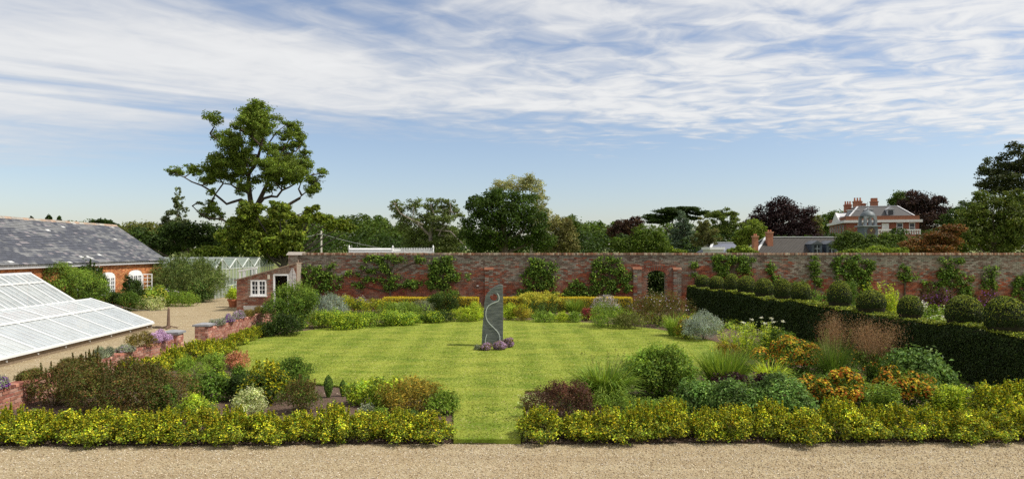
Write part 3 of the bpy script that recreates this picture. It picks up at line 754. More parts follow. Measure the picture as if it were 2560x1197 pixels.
# ---------------------------------------------------------------- white glass frames on the left
FA = math.atan(0.0785); fE = np.array([-math.sin(FA), math.cos(FA), 0]); fN = np.array([math.cos(FA), math.sin(FA), 0])
fo = np.array([-14.4, 27.3, 0])                        # lower front corner, far end
def fpt(s, d, z): return fo - fE * s + fN * d + np.array([0, 0, z])   # s runs towards the camera
FL = 12.0
WCOL = (0.68, 0.69, 0.68)
def glazed(root, prof, L, heavy, nb, pane_mat, wide, bw):
    """sloping glazing between profile points prof = [(d,z),...] (low to high); heavy bars every `heavy` m with nb thin ones between"""
    for k in range(len(prof) - 1):
        (d0, z0), (d1, z1) = prof[k], prof[k + 1]
        up = unit(np.cross(fE, fpt(0, d1, z1) - fpt(0, d0, z0))); up = up if up[2] > 0 else -up
        ns = int(round(L / heavy))
        for q in range(ns):
            s0, s1 = q * heavy, (q + 1) * heavy
            g = MB(); a0, a1, c1, c0 = fpt(s0 + wide / 2, d0, z0), fpt(s1 - wide / 2, d0, z0), fpt(s1 - wide / 2, d1, z1), fpt(s0 + wide / 2, d1, z1)
            g.hexa([a0, a1, c1, c0, a0 + up * .006, a1 + up * .006, c1 + up * .006, c0 + up * .006]); g.build('pane', pane_mat, root)
            for j in range(1, nb):
                s = s0 + heavy * j / nb
                g = MB(); g.bar(fpt(s, d0, z0) + up * .016, fpt(s, d1, z1) + up * .016, bw, 0.02, WCOL, up); g.build('glazing_bar', WHITE, root)
        for q in range(ns + 1):
            g = MB(); s = q * heavy; g.bar(fpt(s, d0, z0) + up * .02, fpt(s, d1, z1) + up * .02, wide, 0.05, WCOL, up); g.build('rafter', WHITE, root)
lf = thing('cold_frame', 'long low white glass frame with whitewashed panes beside the yard', 'greenhouse', fpt(FL / 2, -1, 0))
profL = [(0.0, 0.24), (-1.5, 0.86), (-2.35, 1.16)]
glazed(lf, profL[:2], FL, 1.5, 5, GLASS_PAINT, 0.07, 0.018)
glazed(lf, [(-1.46, 0.90), (-2.35, 1.20)], FL, 1.5, 5, GLASS_PAINT, 0.09, 0.028)
mb = MB(); mb.bar(fpt(-.05, -1.48, .895), fpt(FL, -1.48, .895), 0.09, 0.06, WCOL); mb.build('mid_rail', WHITE, lf)
mb = MB(); mb.bar(fpt(-.05, 0.03, .235), fpt(FL, 0.03, .235), 0.10, 0.07, WCOL); mb.build('eave_rail', WHITE, lf)
mb = MB(); mb.bar(fpt(-.05, -2.40, 1.19), fpt(FL, -2.40, 1.19), 0.12, 0.08, WCOL); mb.build('top_rail', WHITE, lf)
mb = MB(); mb.hexa([fpt(0, -.10, 0), fpt(FL, -.10, 0), fpt(FL, -.02, 0), fpt(0, -.02, 0), fpt(0, -.10, .195), fpt(FL, -.10, .195), fpt(FL, -.02, .195), fpt(0, -.02, .195)], (.20, .15, .10)); mb.build('plinth_board', WOOD, lf)
for q in range(9):
    b2 = MB(); s = 0.4 + q * 1.4; b2.lathe([(0, 0), (.03, 0), (.03, .03), (0, .035)], (0, 0, 0), 8, (.7, .7, .68)); me = b2.mesh('bolt', WHITE)
    o = bpy.data.objects.new('bolt', me); COL.objects.link(o); o.parent = lf; o.matrix_parent_inverse = Matrix.Translation(-lf.location); o.location = fpt(s, -.02, .12); o.rotation_euler = (0, math.pi / 2, FA)
mb = MB(); mb.add([fpt(-.012, 0, .0), fpt(-.012, -2.4, .0), fpt(-.012, -2.4, 1.16), fpt(-.012, -1.5, .84), fpt(-.012, 0, .22)], [[0, 1, 3, 4]], (.6, .6, .58)); mb.add([fpt(-.012, -1.5, .84), fpt(-.012, -2.4, 0), fpt(-.012, -2.4, 1.16)], [[0, 1, 2]], (.6, .6, .58)); mb.build('end_board', WHITE, lf)
mb = MB(); mb.bar(fpt(-.04, 0.03, .26), fpt(-.04, -1.48, .905), .07, .07, WCOL); mb.bar(fpt(-.04, -1.48, .915), fpt(-.04, -2.4, 1.22), .07, .07, WCOL); mb.build('verge_board', WHITE, lf)
uf = thing('lean_to_glasshouse', 'taller white framed glasshouse with clear panes behind the cold frame', 'greenhouse', fpt(FL / 2, -3.8, 0))
glazed(uf, [(-2.95, 1.10), (-4.15, 1.86)], FL, 1.0, 3, GLASS_CLEAR, 0.055, 0.026)
glazed(uf, [(-4.15, 1.90), (-4.62, 2.19)], FL, 1.0, 3, GLASS_CLEAR, 0.055, 0.026)
mb = MB(); mb.bar(fpt(-.05, -4.13, 1.89), fpt(FL, -4.13, 1.89), .1, .06, WCOL); mb.build('mid_rail', WHITE, uf)
mb = MB(); mb.bar(fpt(-.05, -4.68, 2.23), fpt(FL, -4.68, 2.23), .16, .08, (.62, .64, .66)); mb.build('ridge_board', LEAD, uf)
mb = MB(); mb.bar(fpt(-.05, -2.93, 1.09), fpt(FL, -2.93, 1.09), .1, .07, WCOL); mb.build('eave_rail', WHITE, uf)
mb = MB(); mb.hexa([fpt(0, -2.98, 0), fpt(FL, -2.98, 0), fpt(FL, -2.86, 0), fpt(0, -2.86, 0), fpt(0, -2.98, 1.05), fpt(FL, -2.98, 1.05), fpt(FL, -2.86, 1.05), fpt(0, -2.86, 1.05)], (.38, .17, .11)); mb.build('base_wall', BRICK, uf)
mb = MB(); mb.hexa([fpt(0, -4.95, 0), fpt(FL, -4.95, 0), fpt(FL, -4.73, 0), fpt(0, -4.73, 0), fpt(0, -4.95, 2.2), fpt(FL, -4.95, 2.2), fpt(FL, -4.73, 2.2), fpt(0, -4.73, 2.2)], (.62, .60, .57)); mb.build('back_wall', PLAIN, uf)
mb = MB(); mb.add([fpt(-.02, -2.86, 0), fpt(-.02, -4.73, 0), fpt(-.02, -4.73, 2.2), fpt(-.02, -4.6, 2.16), fpt(-.02, -2.93, 1.08)], [[0, 1, 2, 3]], (.6, .6, .6)); mb.add([fpt(-.02, -2.86, 0), fpt(-.02, -4.6, 2.16), fpt(-.02, -2.93, 1.08)], [[0, 1, 2]], (.6, .6, .6)); mb.build('end_board', WHITE, uf)
mb = MB(); mb.bar(fpt(-.03, -2.9, 1.10), fpt(-.03, -4.68, 2.24), .07, .07, WCOL); mb.build('verge_board', WHITE, uf)
# staging inside
mb = MB(); mb.hexa([fpt(.3, -4.5, .7), fpt(FL, -4.5, .7), fpt(FL, -3.7, .7), fpt(.3, -3.7, .7), fpt(.3, -4.5, .76), fpt(FL, -4.5, .76), fpt(FL, -3.7, .76), fpt(.3, -3.7, .76)], (.25, .22, .18)); mb.build('staging', WOOD, uf)

# ---------------------------------------------------------------- ridge-and-furrow glasshouses in the far yard
gA = math.atan(0.0715); gE = np.array([-math.sin(gA), math.cos(gA), 0]); gN = np.array([math.cos(gA), math.sin(gA), 0])
go = np.array([-19.25, 44.2, 0])
def gpt(s, d, z): return go + gE * s + gN * d + np.array([0, 0, z])
gh = thing('glasshouse_block', 'row of five weathered aluminium glasshouses with zigzag gables in the far yard', 'greenhouse', gpt(7, -5, 0))
BAY, GV, GP = 2.78, 1.92, 2.58
AL = (0.50, 0.53, 0.50)
for k in range(5):
    s0, s1, sm = k * BAY, (k + 1) * BAY, (k + .5) * BAY
    for (a, za, b_, zb) in ((s0, GV, sm, GP), (sm, GP, s1, GV)):
        for q in range(6):
            d0, d1 = -q * 1.6, -(q + 1) * 1.6
            g = MB(); g.hexa([gpt(a, d0, za), gpt(b_, d0, zb), gpt(b_, d1 + .03, zb), gpt(a, d1 + .03, za), gpt(a, d0, za + .008), gpt(b_, d0, zb + .008), gpt(b_, d1 + .03, zb + .008), gpt(a, d1 + .03, za + .008)]); g.build('roof_pane', GLASS_OLD, gh)
            g = MB(); g.bar(gpt(a, d0, za + .02), gpt(b_, d0, zb + .02), .06, .03, AL); g.build('glazing_bar', LEAD, gh)
    g = MB(); g.bar(gpt(sm, .05, GP + .02), gpt(sm, -9.6, GP + .02), .09, .05, AL); g.build('ridge_bar', LEAD, gh)
    g = MB(); g.bar(gpt(s0, .1, GV - .02), gpt(s0, -9.6, GV - .02), .16, .06, (.42, .42, .40)); g.build('valley_gutter', LEAD, gh)
    # gable
    g = MB(); g.add([gpt(s0, 0, .02), gpt(s1, 0, .02), gpt(s1, 0, GV), gpt(s0, 0, GV)], [[0, 1, 2, 3]]); g.add([gpt(s0, 0, GV), gpt(s1, 0, GV), gpt(sm, 0, GP)], [[0, 1, 2]]); g.build('gable_pane', GLASS_OLD, gh)
    for (a, za, b_, zb) in ((s0, GV, sm, GP), (sm, GP, s1, GV), (s0, 0, s0, GV), (sm, 0, sm, GP), (s0 + .7, 0, s0 + .7, GV + .3), (s1 - .7, 0, s1 - .7, GV + .3), (s0, GV - .03, s1, GV - .03), (s0, .75, s1, .75)):
        g = MB(); g.bar(gpt(a, .02, za), gpt(b_, .02, zb), .045, .045, AL, up=(0.3, 0.1, 0.9) if a != b_ else tuple(gE)); g.build('gable_bar', LEAD, gh)
for q in range(8):
    g = MB(); g.bar(gpt(-.02, -q * 1.2, 0), gpt(-.02, -q * 1.2, GV), .045, .045, AL, up=tuple(gE)); g.build('side_bar', LEAD, gh)
    g = MB(); g.add([gpt(0, -q * 1.2, .02), gpt(0, -(q + 1) * 1.2, .02), gpt(0, -(q + 1) * 1.2, GV), gpt(0, -q * 1.2, GV)], [[0, 1, 2, 3]]); g.build('side_pane', GLASS_OLD, gh)
mb = MB(); mb.box((0, 0, 0), (1, 1, 1), (.16, .17, .13), lambda V: np.array([gpt(a * 13.7 + .1, -1.2 - b_ * 7, .02 + c_ * .8) for a, b_, c_ in V])); mb.build('staging', WOOD, gh)
# small white sash porch in front of the glasshouses
wp = thing('white_sash_frame', 'small white timber frame with two openings, seen above the shed roof', 'frame', P(618, 745, 40.0) * (1, 1, 0))
mb = MB()
for u0, u1, v0, v1 in ((598, 602, 675, 700), (608, 613, 676, 700), (630, 633, 672, 696), (638, 641, 671, 694)):
    a = P(u0, v1, 40); b_ = P(u1, v0, 40); q = MB(); q.box((a[0], 39.97, .02), (b_[0], 40.03, b_[2]), (.78, .78, .77)); q.build('post', WHITE, wp)
a = P(596, 677, 40); b_ = P(643, 669, 40); q = MB(); q.bar((a[0], 40, a[2]), (b_[0], 40, b_[2]), .08, .09, (.8, .8, .79)); q.build('head_rail', WHITE, wp)

# ---------------------------------------------------------------- lean-to brick shed at the wall's end
SY = 35.35
sx0, sx1 = P(592, 0, SY)[0], P(742, 0, SY)[0]
def sroof(x): return 1.60 + (x - sx0) / (sx1 - sx0) * 0.86
sh = thing('brick_shed', 'small lean-to brick shed with a sloping roof and open dark doorway', 'shed', ((sx0 + sx1) / 2, SY + 1.3, 0))
ddx0, ddx1, ddz = P(683.5, 0, SY)[0], P(722, 0, SY)[0], 1.92
sw0, sw1, sz0, sz1 = P(627, 0, SY)[0], P(666, 0, SY)[0], P(0, 739, SY)[2], P(0, 700, SY)[2]
mb = MB(); C0 = (.30, .25, .20)
def seg(xa, xb, za, zb=None):
    mb.hexa([[xa, SY, za], [xb, SY, za], [xb, SY + .22, za], [xa, SY + .22, za], [xa, SY, zb if zb else sroof(xa)], [xb, SY, zb if zb else sroof(xb)], [xb, SY + .22, zb if zb else sroof(xb)], [xa, SY + .22, zb if zb else sroof(xa)]], C0)
seg(sx0, sw0, 0); seg(sw0, sw1, 0, sz0); seg(sw0, sw1, sz1); seg(sw1, ddx0, 0); seg(ddx0, ddx1, ddz); seg(ddx1, sx1, 0)
mb.hexa([[sx0, SY + .22, 0], [sx0 + .22, SY + .22, 0], [sx0 + .22, SY + 3, 0], [sx0, SY + 3, 0], [sx0, SY + .22, 1.6], [sx0 + .22, SY + .22, 1.65], [sx0 + .22, SY + 3, 1.65], [sx0, SY + 3, 1.6]], C0)
mb.hexa([[sx0, SY + 3, 0], [sx1, SY + 3, 0], [sx1, SY + 3.2, 0], [sx0, SY + 3.2, 0], [sx0, SY + 3, sroof(sx0)], [sx1, SY + 3, sroof(sx1)], [sx1, SY + 3.2, sroof(sx1)], [sx0, SY + 3.2, sroof(sx0)]], C0)
mb.box((sx1 - .2, SY + .22, 0), (sx1 - .002, SY + .78, 2.44), C0); mb.box((sx1 - .5, SY + .78, 0), (wx0 - .304, SY + 3, 2.38), C0)
mb.build('wall_core', MORTAR, sh)
mb = MB(); mb.box((sx0 + .23, SY + .23, .002), (sx1 - .21, SY + 2.98, .03), (.05, .045, .04)); mb.build('floor', PLAIN, sh)
mb = MB()
def shole(S, Zc, Wd):
    x = S + sx0
    return ((x > sw0 - .06) & (x < sw1 + .06) & (Zc > sz0 - .03) & (Zc < sz1 + .03)) | ((x > ddx0 - .07) & (x < ddx1 + .07) & (Zc < ddz + .03))
brickface(mb, (sx0, SY, 0), (1, 0, 0), (0, -1, 0), sx1 - sx0, 2.45, 'shed', shole, top=lambda S: sroof(S + sx0) - .04)
brickface(mb, (sx0, SY + 3.0, 0), (0, -1, 0), (-1, 0, 0), 3.0, 1.55, 'shed')
tag(mb.build('brickwork', BRICK, sh), kind='stuff')
mb = MB(); mb.hexa([[sx0 - .12, SY - .08, sroof(sx0 - .12)], [sx1 + .0, SY - .08, sroof(sx1)], [sx1 + .0, SY + 3.3, sroof(sx1)], [sx0 - .12, SY + 3.3, sroof(sx0 - .12)], [sx0 - .12, SY - .08, sroof(sx0 - .12) + .05], [sx1, SY - .08, sroof(sx1) + .05], [sx1, SY + 3.3, sroof(sx1) + .05], [sx0 - .12, SY + 3.3, sroof(sx0 - .12) + .05]], (.30, .22, .16)); mb.build('roof', WOOD, sh)
mb = MB(); mb.box((sw0, SY + .05, sz0), (sw1, SY + .06, sz1)); win = mb.build('window', WGLASS, sh)
mb = MB(); cw = (.82, .82, .81)
def fb(xa, xb, za, zb, d=-.03): mb.box((xa, SY + d, za), (xb, SY + .045, zb), cw)
fb(sw0, sw0 + .07, sz0, sz1); fb(sw1 - .07, sw1, sz0, sz1); fb(sw0 + .07, sw1 - .07, sz0, sz0 + .09, -.032); fb(sw0 + .07, sw1 - .07, sz1 - .07, sz1, -.032)
mx_ = (sw0 + sw1) / 2; fb(mx_ - .05, mx_ + .05, sz0 + .09, sz1 - .07)
for q in (.27, .73): xq = sw0 + (sw1 - sw0) * q; fb(xq - .015, xq + .015, sz0 + .09, sz1 - .07, 0.0)
for q in (1, 2):
    zq = sz0 + .09 + (sz1 - sz0 - .16) * q / 3; fb(sw0 + .07, mx_ - .05, zq - .015, zq + .015, -.01); fb(mx_ + .05, sw1 - .07, zq - .015, zq + .015, -.01)
mb.build('window_frame', WHITE, win)
mb = MB(); mb.box((sw0 - .05, SY - .09, sz0 - .05), (sw1 + .05, SY - .013, sz0 - .004), (.75, .75, .74)); mb.build('window_sill', WHITE, win)
mb = MB(); mb.box((ddx0, SY - .03, 0), (ddx0 + .07, SY + .12, ddz), cw); mb.box((ddx1 - .07, SY - .03, 0), (ddx1, SY + .12, ddz), cw); mb.box((ddx0 + .07, SY - .03, ddz - .08), (ddx1 - .07, SY + .12, ddz), cw); mb.build('door_frame', WHITE, sh)
mb = MB(); wpx = P(722.5, 0, SY)[0]
for r in range(17):
    z0 = .95 + r * .077; wd = .38 if r < 13 else .38 - (r - 12) * .07
    for q in (0, 1): mb.box((wpx + (.38 - wd) / 2 + q * wd / 2 + R.uniform(0, .012), SY - .034, z0), (wpx + (.38 - wd) / 2 + (q + 1) * wd / 2 - .012, SY - .0175, z0 + .066), np.array([.66, .63, .61]) * R.uniform(.78, 1.1))
tag(mb.build('whitewash_patch', BRICK, sh), kind='stuff')
p0 = P(672, 692, SY - .02); mb = MB(); mb.box(p0 - (.06, .03, .11), p0 + (.06, .0, .11), (.62, .58, .46)); mb.build('lamp_box', PLAIN, sh)

# ---------------------------------------------------------------- white crested ridge of a glasshouse beyond the wall
wr = thing('crested_glasshouse_roof', 'white glasshouse ridge with iron cresting and finials rising behind the garden wall', 'roof', P(980, 700, 41.0) * (1, 1, 0))
D_ = 41.0; y0 = D_
xa, xm, xb = P(873, 0, D_)[0], P(983, 0, D_)[0], P(1084, 0, D_)[0]; zt = P(0, 620, D_)[2]; zb = 2.78
for q in range(6):
    z = zb + (zt - zb) * (q + .5) / 6; b2 = MB(); hh = (zt - zb) / 6 * .82
    b2.hexa([[xa, y0 - .02 - .05, z - hh / 2], [xm, y0 - .07, z - hh / 2], [xm, y0 + .03, z - hh / 2], [xa, y0 + .03, z - hh / 2], [xa, y0 - .02, z + hh / 2], [xm, y0 - .02, z + hh / 2], [xm, y0 + .05, z + hh / 2], [xa, y0 + .05, z + hh / 2]], (.8, .8, .79)); b2.build('louvre_slat', WHITE, wr)
b2 = MB(); b2.box((xa - .03, y0 + .06, .02), (xm + .02, y0 + 2.6, zt - .05), (.7, .72, .7)); b2.build('louvre_body', WHITE, wr)
b2 = MB(); b2.box((xm + .02, y0 - .03, zb), (xb, y0 + .05, zt - .16), (.78, .78, .77)); b2.build('ridge_board', WHITE, wr)
for q in range(5): x_ = xm + .1 + (xb - xm - .1) * q / 4; b2 = MB(); b2.box((x_ - .03, y0 - .045, zb), (x_ + .03, y0 - .031, zt - .18), (.8, .8, .8)); b2.build('post', WHITE, wr)
b2 = MB(); b2.box((xm + .02, y0 - .01, zt - .13), (xb, y0 + .03, zt - .1), (.8, .8, .79)); b2.build('cresting_rail', WHITE, wr)
for q in range(24):
    x_ = xm + .08 + (xb - xm - .12) * q / 23; b2 = MB(); b2.hexa([[x_ - .035, y0, zt - .10], [x_ + .035, y0, zt - .10], [x_ + .035, y0 + .02, zt - .10], [x_ - .035, y0 + .02, zt - .10], [x_ - .02, y0, zt + .02], [x_ + .02, y0, zt + .02], [x_ + .02, y0 + .02, zt + .02], [x_ - .02, y0 + .02, zt + .02]], (.8, .8, .79)); b2.build('cresting', WHITE, wr)
for u, v in ((873, 610), (982, 613), (1083, 611)):
    pp = P(u, v, D_); b2 = MB(); b2.lathe([(0.0, 2.8), (.045, 2.8), (.04, zt), (.07, zt + .02), (.03, zt + .06), (.05, zt + .1), (.012, zt + .16), (0, pp[2])], (pp[0], y0, 0), 8, (.8, .8, .79)); b2.build('finial', WHITE, wr)
b2 = MB(); b2.hexa([[xm, y0 + .05, .02], [xb, y0 + .05, .02], [xb, y0 + 2.5, .02], [xm, y0 + 2.5, .02], [xm, y0 + .05, zb + .05], [xb, y0 + .05, zb + .05], [xb, y0 + 2.5, 1.4], [xm, y0 + 2.5, 1.4]], (.6, .62, .6)); b2.build('roof_slope', GLASS_OLD, wr)

# ---------------------------------------------------------------- utility pole and wires
pp = P(803, 640, 75.0); tz = P(803, 577, 75.0)[2]
up_ = thing('utility_pole', 'thin grey wooden utility pole standing in the field behind the wall', 'pole', (pp[0], 75, float(terr(75))))
b2 = MB(); b2.tube([[pp[0], 75, float(terr(75)) - .05], [pp[0], 75, tz]], [.13, .10], 10, (.50, .47, .42)); b2.build('shaft', WOOD, up_)
b2 = MB(); b2.box((pp[0] - .12, 74.82, tz - .55), (pp[0] + .12, 75.12, tz - .42), (.45, .43, .4)); b2.build('bracket', IRON, up_)
b2 = MB(); b2.lathe([(0, 0), (.05, 0), (.06, .06), (.03, .1), (0, .12)], (pp[0], 74.85, tz - .4), 8, (.7, .7, .68)); b2.build('insulator', WHITE, up_)
for k, (q, s, lab) in enumerate(((P(360, 604, 66), .9, 'thin overhead wire running left from the utility pole'), (P(1300, 640, 52), .8, 'thin overhead wire sagging right from the utility pole'))):
    a = np.array([pp[0], 74.85, tz - .3]); tt = np.linspace(0, 1, 24)[:, None]
    L_ = a + (q - a) * tt; L_[:, 2] -= s * 4 * (tt * (1 - tt))[:, 0]
    b2 = MB(); b2.tube(L_, .02, 5, (.35, .35, .34)); tag(b2.build('overhead_wire', PLAIN), lab, 'wire', 'overhead wires')

# ---------------------------------------------------------------- standing stone
Ys = 21.9
def sp(x, z): return np.array([x, Ys, z])
def spx(zx, zy):                                       # pixel in the close-up of the stone -> metres
    q = P(1180 + zx / 5.985, 690 + zy / 5.985, Ys); return q[0], q[2]
outl = [spx(*q) for q in ((143, 1040), (150, 960), (160, 780), (172, 600), (185, 430), (200, 290), (235, 250), (280, 205), (330, 165), (380, 138), (430, 130), (462, 140), (466, 300), (465, 600), (463, 960), (462, 1040))]
holec = np.array(spx(325, 315)); hr = 0.118
outl = np.array(outl); outl[1:-1] += R.normal(0, .006, (len(outl) - 2, 2))
mono = thing('standing_stone', 'tall grey slate standing stone with round hole and silver snake line on the lawn', 'sculpture', (float(outl[:, 0].mean()), Ys, LZ))
# split outline against hole by angle: ring of quads from hole to outline
def ray_out(a):
    d = np.array([math.cos(a), math.sin(a)]); best = 1e9
    for i in range(len(outl)):
        p1 = outl[i] - holec; p2 = outl[(i + 1) % len(outl)] - holec; e = p2 - p1
        den = d[0] * e[1] - d[1] * e[0]
        if abs(den) < 1e-9: continue
        tq = (p1[0] * e[1] - p1[1] * e[0]) / den; sq = (p1[0] * d[1] - p1[1] * d[0]) / den
        if tq > 0 and -1e-9 <= sq <= 1 + 1e-9: best = min(best, tq)
    return holec + d * best
angs = sorted(set(list(np.linspace(0, 2 * np.pi, 48, endpoint=False)) + [float(math.atan2(*(q - holec)[::-1]) % (2 * math.pi)) for q in outl]))
ro = np.array([ray_out(a) for a in angs]); ri = holec + hr * np.stack([np.cos(angs), np.sin(angs)], -1)
n = len(angs); mb = MB(); TH = 0.16
V = []
for yq, grow in ((-TH, 0), (TH, 0)):
    V += [[x, Ys + yq + (0.02 * math.sin(z * 9 + x * 7) if grow else 0), z] for x, z in ri] + [[x, Ys + yq, z] for x, z in ro]
V = np.array(V); F = []
for i in range(n):
    j = (i + 1) % n
    F += [[i, j, n + j, n + i], [2 * n + j, 2 * n + i, 3 * n + i, 3 * n + j], [n + i, n + j, 3 * n + j, 3 * n + i], [j, i, 2 * n + i, 2 * n + j]]
mb.add(V, F, (.1, .11, .11)); mb.build('slab', MONO, mono)
def snake(pts, w, name):
    pts = np.array([spx(*q) for q in pts]); m_ = len(pts)
    tt = np.linspace(0, m_ - 1, (m_ - 1) * 8 + 1); fx = []
    for q in tt:                                       # catmull-rom
        i = min(int(q), m_ - 2); f_ = q - i; p0, p1, p2, p3 = pts[max(i - 1, 0)], pts[i], pts[i + 1], pts[min(i + 2, m_ - 1)]
        fx.append(0.5 * (2 * p1 + (p2 - p0) * f_ + (2 * p0 - 5 * p1 + 4 * p2 - p3) * f_ ** 2 + (3 * p1 - p0 - 3 * p2 + p3) * f_ ** 3))
    fx = np.array(fx); tn = unit(np.gradient(fx, axis=0)); nn = np.stack([-tn[:, 1], tn[:, 0]], -1) * w / 2
    k = len(fx); L_, R_ = fx - nn, fx + nn
    V = np.concatenate([np.c_[L_[:, 0], np.full(k, Ys - TH - .012), L_[:, 1]], np.c_[R_[:, 0], np.full(k, Ys - TH - .012), R_[:, 1]], np.c_[L_[:, 0], np.full(k, Ys - TH + .002), L_[:, 1]], np.c_[R_[:, 0], np.full(k, Ys - TH + .002), R_[:, 1]]])
    F = []
    for i in range(k - 1): F += [[i, i + 1, k + i + 1, k + i], [2 * k + i, 2 * k + i + 1, i + 1, i], [k + i, k + i + 1, 3 * k + i + 1, 3 * k + i]]
    mb = MB(); mb.add(V, F, (.50, .54, .50)); mb.build(name, LEAD, mono)
snake([(375, 250), (400, 285), (408, 330), (395, 365), (350, 385), (290, 410), (245, 445), (218, 500), (210, 570), (225, 640), (265, 700), (330, 765), (385, 825), (413, 880), (418, 940), (400, 1005)], .025, 'inlaid_line')
snake([(228, 858), (212, 905), (203, 960), (212, 1000), (230, 1035)], .025, 'inlaid_line')

# ---------------------------------------------------------------- yard objects
pb = G(421, 821)
ip = thing('rusty_post', 'rusty iron post on a splayed foot at the end of the cold frame', 'post', pb)
b2 = MB(); b2.tube(pb + np.array([[0, 0, .02], [0, 0, .2], [.01, 0, .78], [.012, 0, .84]]), [.085, .06, .045, .02], 8, (.17, .11, .08)); b2.build('shaft', IRON, ip)
for a in (0.3, 1.87, 3.44, 5.0):
    b2 = MB(); d = np.array([math.cos(a), math.sin(a), 0]); b2.bar(pb + d * .06 + [0, 0, .1], pb + d * .34 + [0, 0, .025], .06, .035, (.16, .10, .07)); b2.build('foot', IRON, ip)
a = pb + [0, 0, .76]; q = fpt(0.0, -1.4, .98); tt = np.linspace(0, 1, 14)[:, None]; L_ = a + (q - a) * tt; L_[:, 2] -= (.5 * tt * (1 - tt))[:, 0]
b2 = MB(); b2.tube(L_, .008, 5, (.2, .17, .15)); b2.build('stay_wire', IRON, ip)
b2 = MB(); kk = G(398, 820); b2.tube([kk + [-.45, .05, .03], kk + [-.2, -.02, .05], kk + [.1, 0, .05], kk + [.3, .05, .03]], .045, 7, (.24, .19, .14)); tag(b2.build('timber_offcut', WOOD), 'weathered timber offcut lying by the foot of the rusty post', 'timber')
tp = G(636, 781)
tr = thing('stone_trough', 'pale stone trough in front of the brick shed, holding white flowers', 'planter', tp)
b2 = MB(); b2.hexa(tp + np.array([[-.42, -.2, 0], [.42, -.2, 0], [.42, .2, 0], [-.42, .2, 0], [-.48, -.24, .34], [.48, -.24, .34], [.48, .24, .34], [-.48, .24, .34]]), (.52, .51, .50)); b2.build('trough_body', STONE, tr)
b2 = MB(); b2.box(tp + [-.4, -.17, .342], tp + [.4, .17, .36], (.1, .07, .05)); b2.build('soil', PLAIN, tr)
po = P(583, 742, 38.0); po[2] = 0
ptt = thing('terracotta_pot', 'terracotta pot beside the glasshouse, behind the shed corner', 'pot', po)
b2 = MB(); b2.lathe([(0, 0), (.2, 0), (.27, .36), (.31, .36), (.31, .45), (.27, .45), (.25, .38), (0, .36)], po, 18, (.40, .14, .07)); b2.build('pot_body', PLAIN, ptt)

# ---------------------------------------------------------------- manor house, turret and stable block beyond the wall
m0 = np.array([63.6, 130.0, 0]); mE = np.array([.963, -.27, 0]); mD = np.array([.27, .963, 0])
def mpt(a, d, z): return m0 + mE * a + mD * d + np.array([0, 0, z])
mg = float(terr(130)) - .3
mh = thing('manor_house', 'red brick manor house with white cornice, hipped slate roof and tall chimneys', 'house', mpt(6, 8, mg))
def mbox(b2, a0, a1, d0, d1, z0, z1, c): b2.hexa([mpt(a0, d0, z0), mpt(a1, d0, z0), mpt(a1, d1, z0), mpt(a0, d1, z0), mpt(a0, d0, z1), mpt(a1, d0, z1), mpt(a1, d1, z1), mpt(a0, d1, z1)], c); return b2
RB = (.24, .085, .055)
mbox(MB(), 0, 12.4, 0, 18, mg, 8.5, RB).build('wall', BRICK, mh)
mbox(MB(), -.45, 12.85, -.45, 18.4, 8.502, 8.98, (.72, .71, .69)).build('cornice', WHITE, mh)
mbox(MB(), -.05, 12.45, -.05, 18.05, 8.982, 9.75, (.25, .11, .065)).build('parapet', BRICK, mh)
b2 = MB(); b2.hexa([mpt(.7, .7, 9.752), mpt(11.8, .7, 9.752), mpt(11.8, 17, 9.752), mpt(.7, 17, 9.752), mpt(2.7, 3.4, 11.75), mpt(9.6, 3.4, 11.75), mpt(9.6, 14, 11.75), mpt(2.7, 14, 11.75)], (.055, .052, .052)); rf = b2.build('roof', SLATE, mh)
for p_, q_ in ((mpt(.7, .7, 9.78), mpt(2.7, 3.4, 11.78)), (mpt(11.8, .7, 9.78), mpt(9.6, 3.4, 11.78)), (mpt(2.7, 3.4, 11.78), mpt(9.6, 3.4, 11.78)), (mpt(2.7, 3.4, 11.78), mpt(2.7, 14, 11.78))):
    b2 = MB(); b2.bar(p_, q_, .26, .1, (.62, .62, .63)); b2.build('hip_lead', LEAD, mh)
for a in (3.6, 7.2):
    b2 = MB(); mbox(b2, a, a + 1.35, 1.0, 3.2, 9.76, 10.95, (.34, .37, .40)); dm = b2.build('dormer', LEAD, mh)
    b2 = MB(); b2.prism([mpt(a - .12, .9, 10.96), mpt(a + 1.47, .9, 10.96), mpt(a + .675, .9, 11.5)], mD * 2.6, (.45, .47, .5)); b2.build('dormer_roof', LEAD, mh)
    b2 = MB(); mbox(b2, a + .25, a + 1.1, .96, .995, 9.95, 10.85, (1, 1, 1)); b2.build('dormer_pane', WGLASS, mh)
b2 = MB(); mbox(b2, .9, 2.6, 2.5, 3.9, 9.76, 11.0, (.34, .38, .42)); b2.build('dormer', LEAD, mh)
b2 = MB(); mbox(b2, .7, 2.8, 2.3, 4.1, 11.002, 11.12, (.7, .7, .7)); b2.build('dormer_roof', LEAD, mh)
b2 = MB(); b2.prism([mpt(-.35, 5.0, 8.985), mpt(-.35, 13, 8.985), mpt(-.35, 9, 10.9)], mE * .5, (.70, .68, .66)); b2.build('pediment', WHITE, mh)
b2 = MB(); b2.prism([mpt(.16, 5.0, 9.0), mpt(.16, 13, 9.0), mpt(.16, 9, 10.85)], mE * 4, (.5, .5, .51)); b2.build('pediment_roof', LEAD, mh)
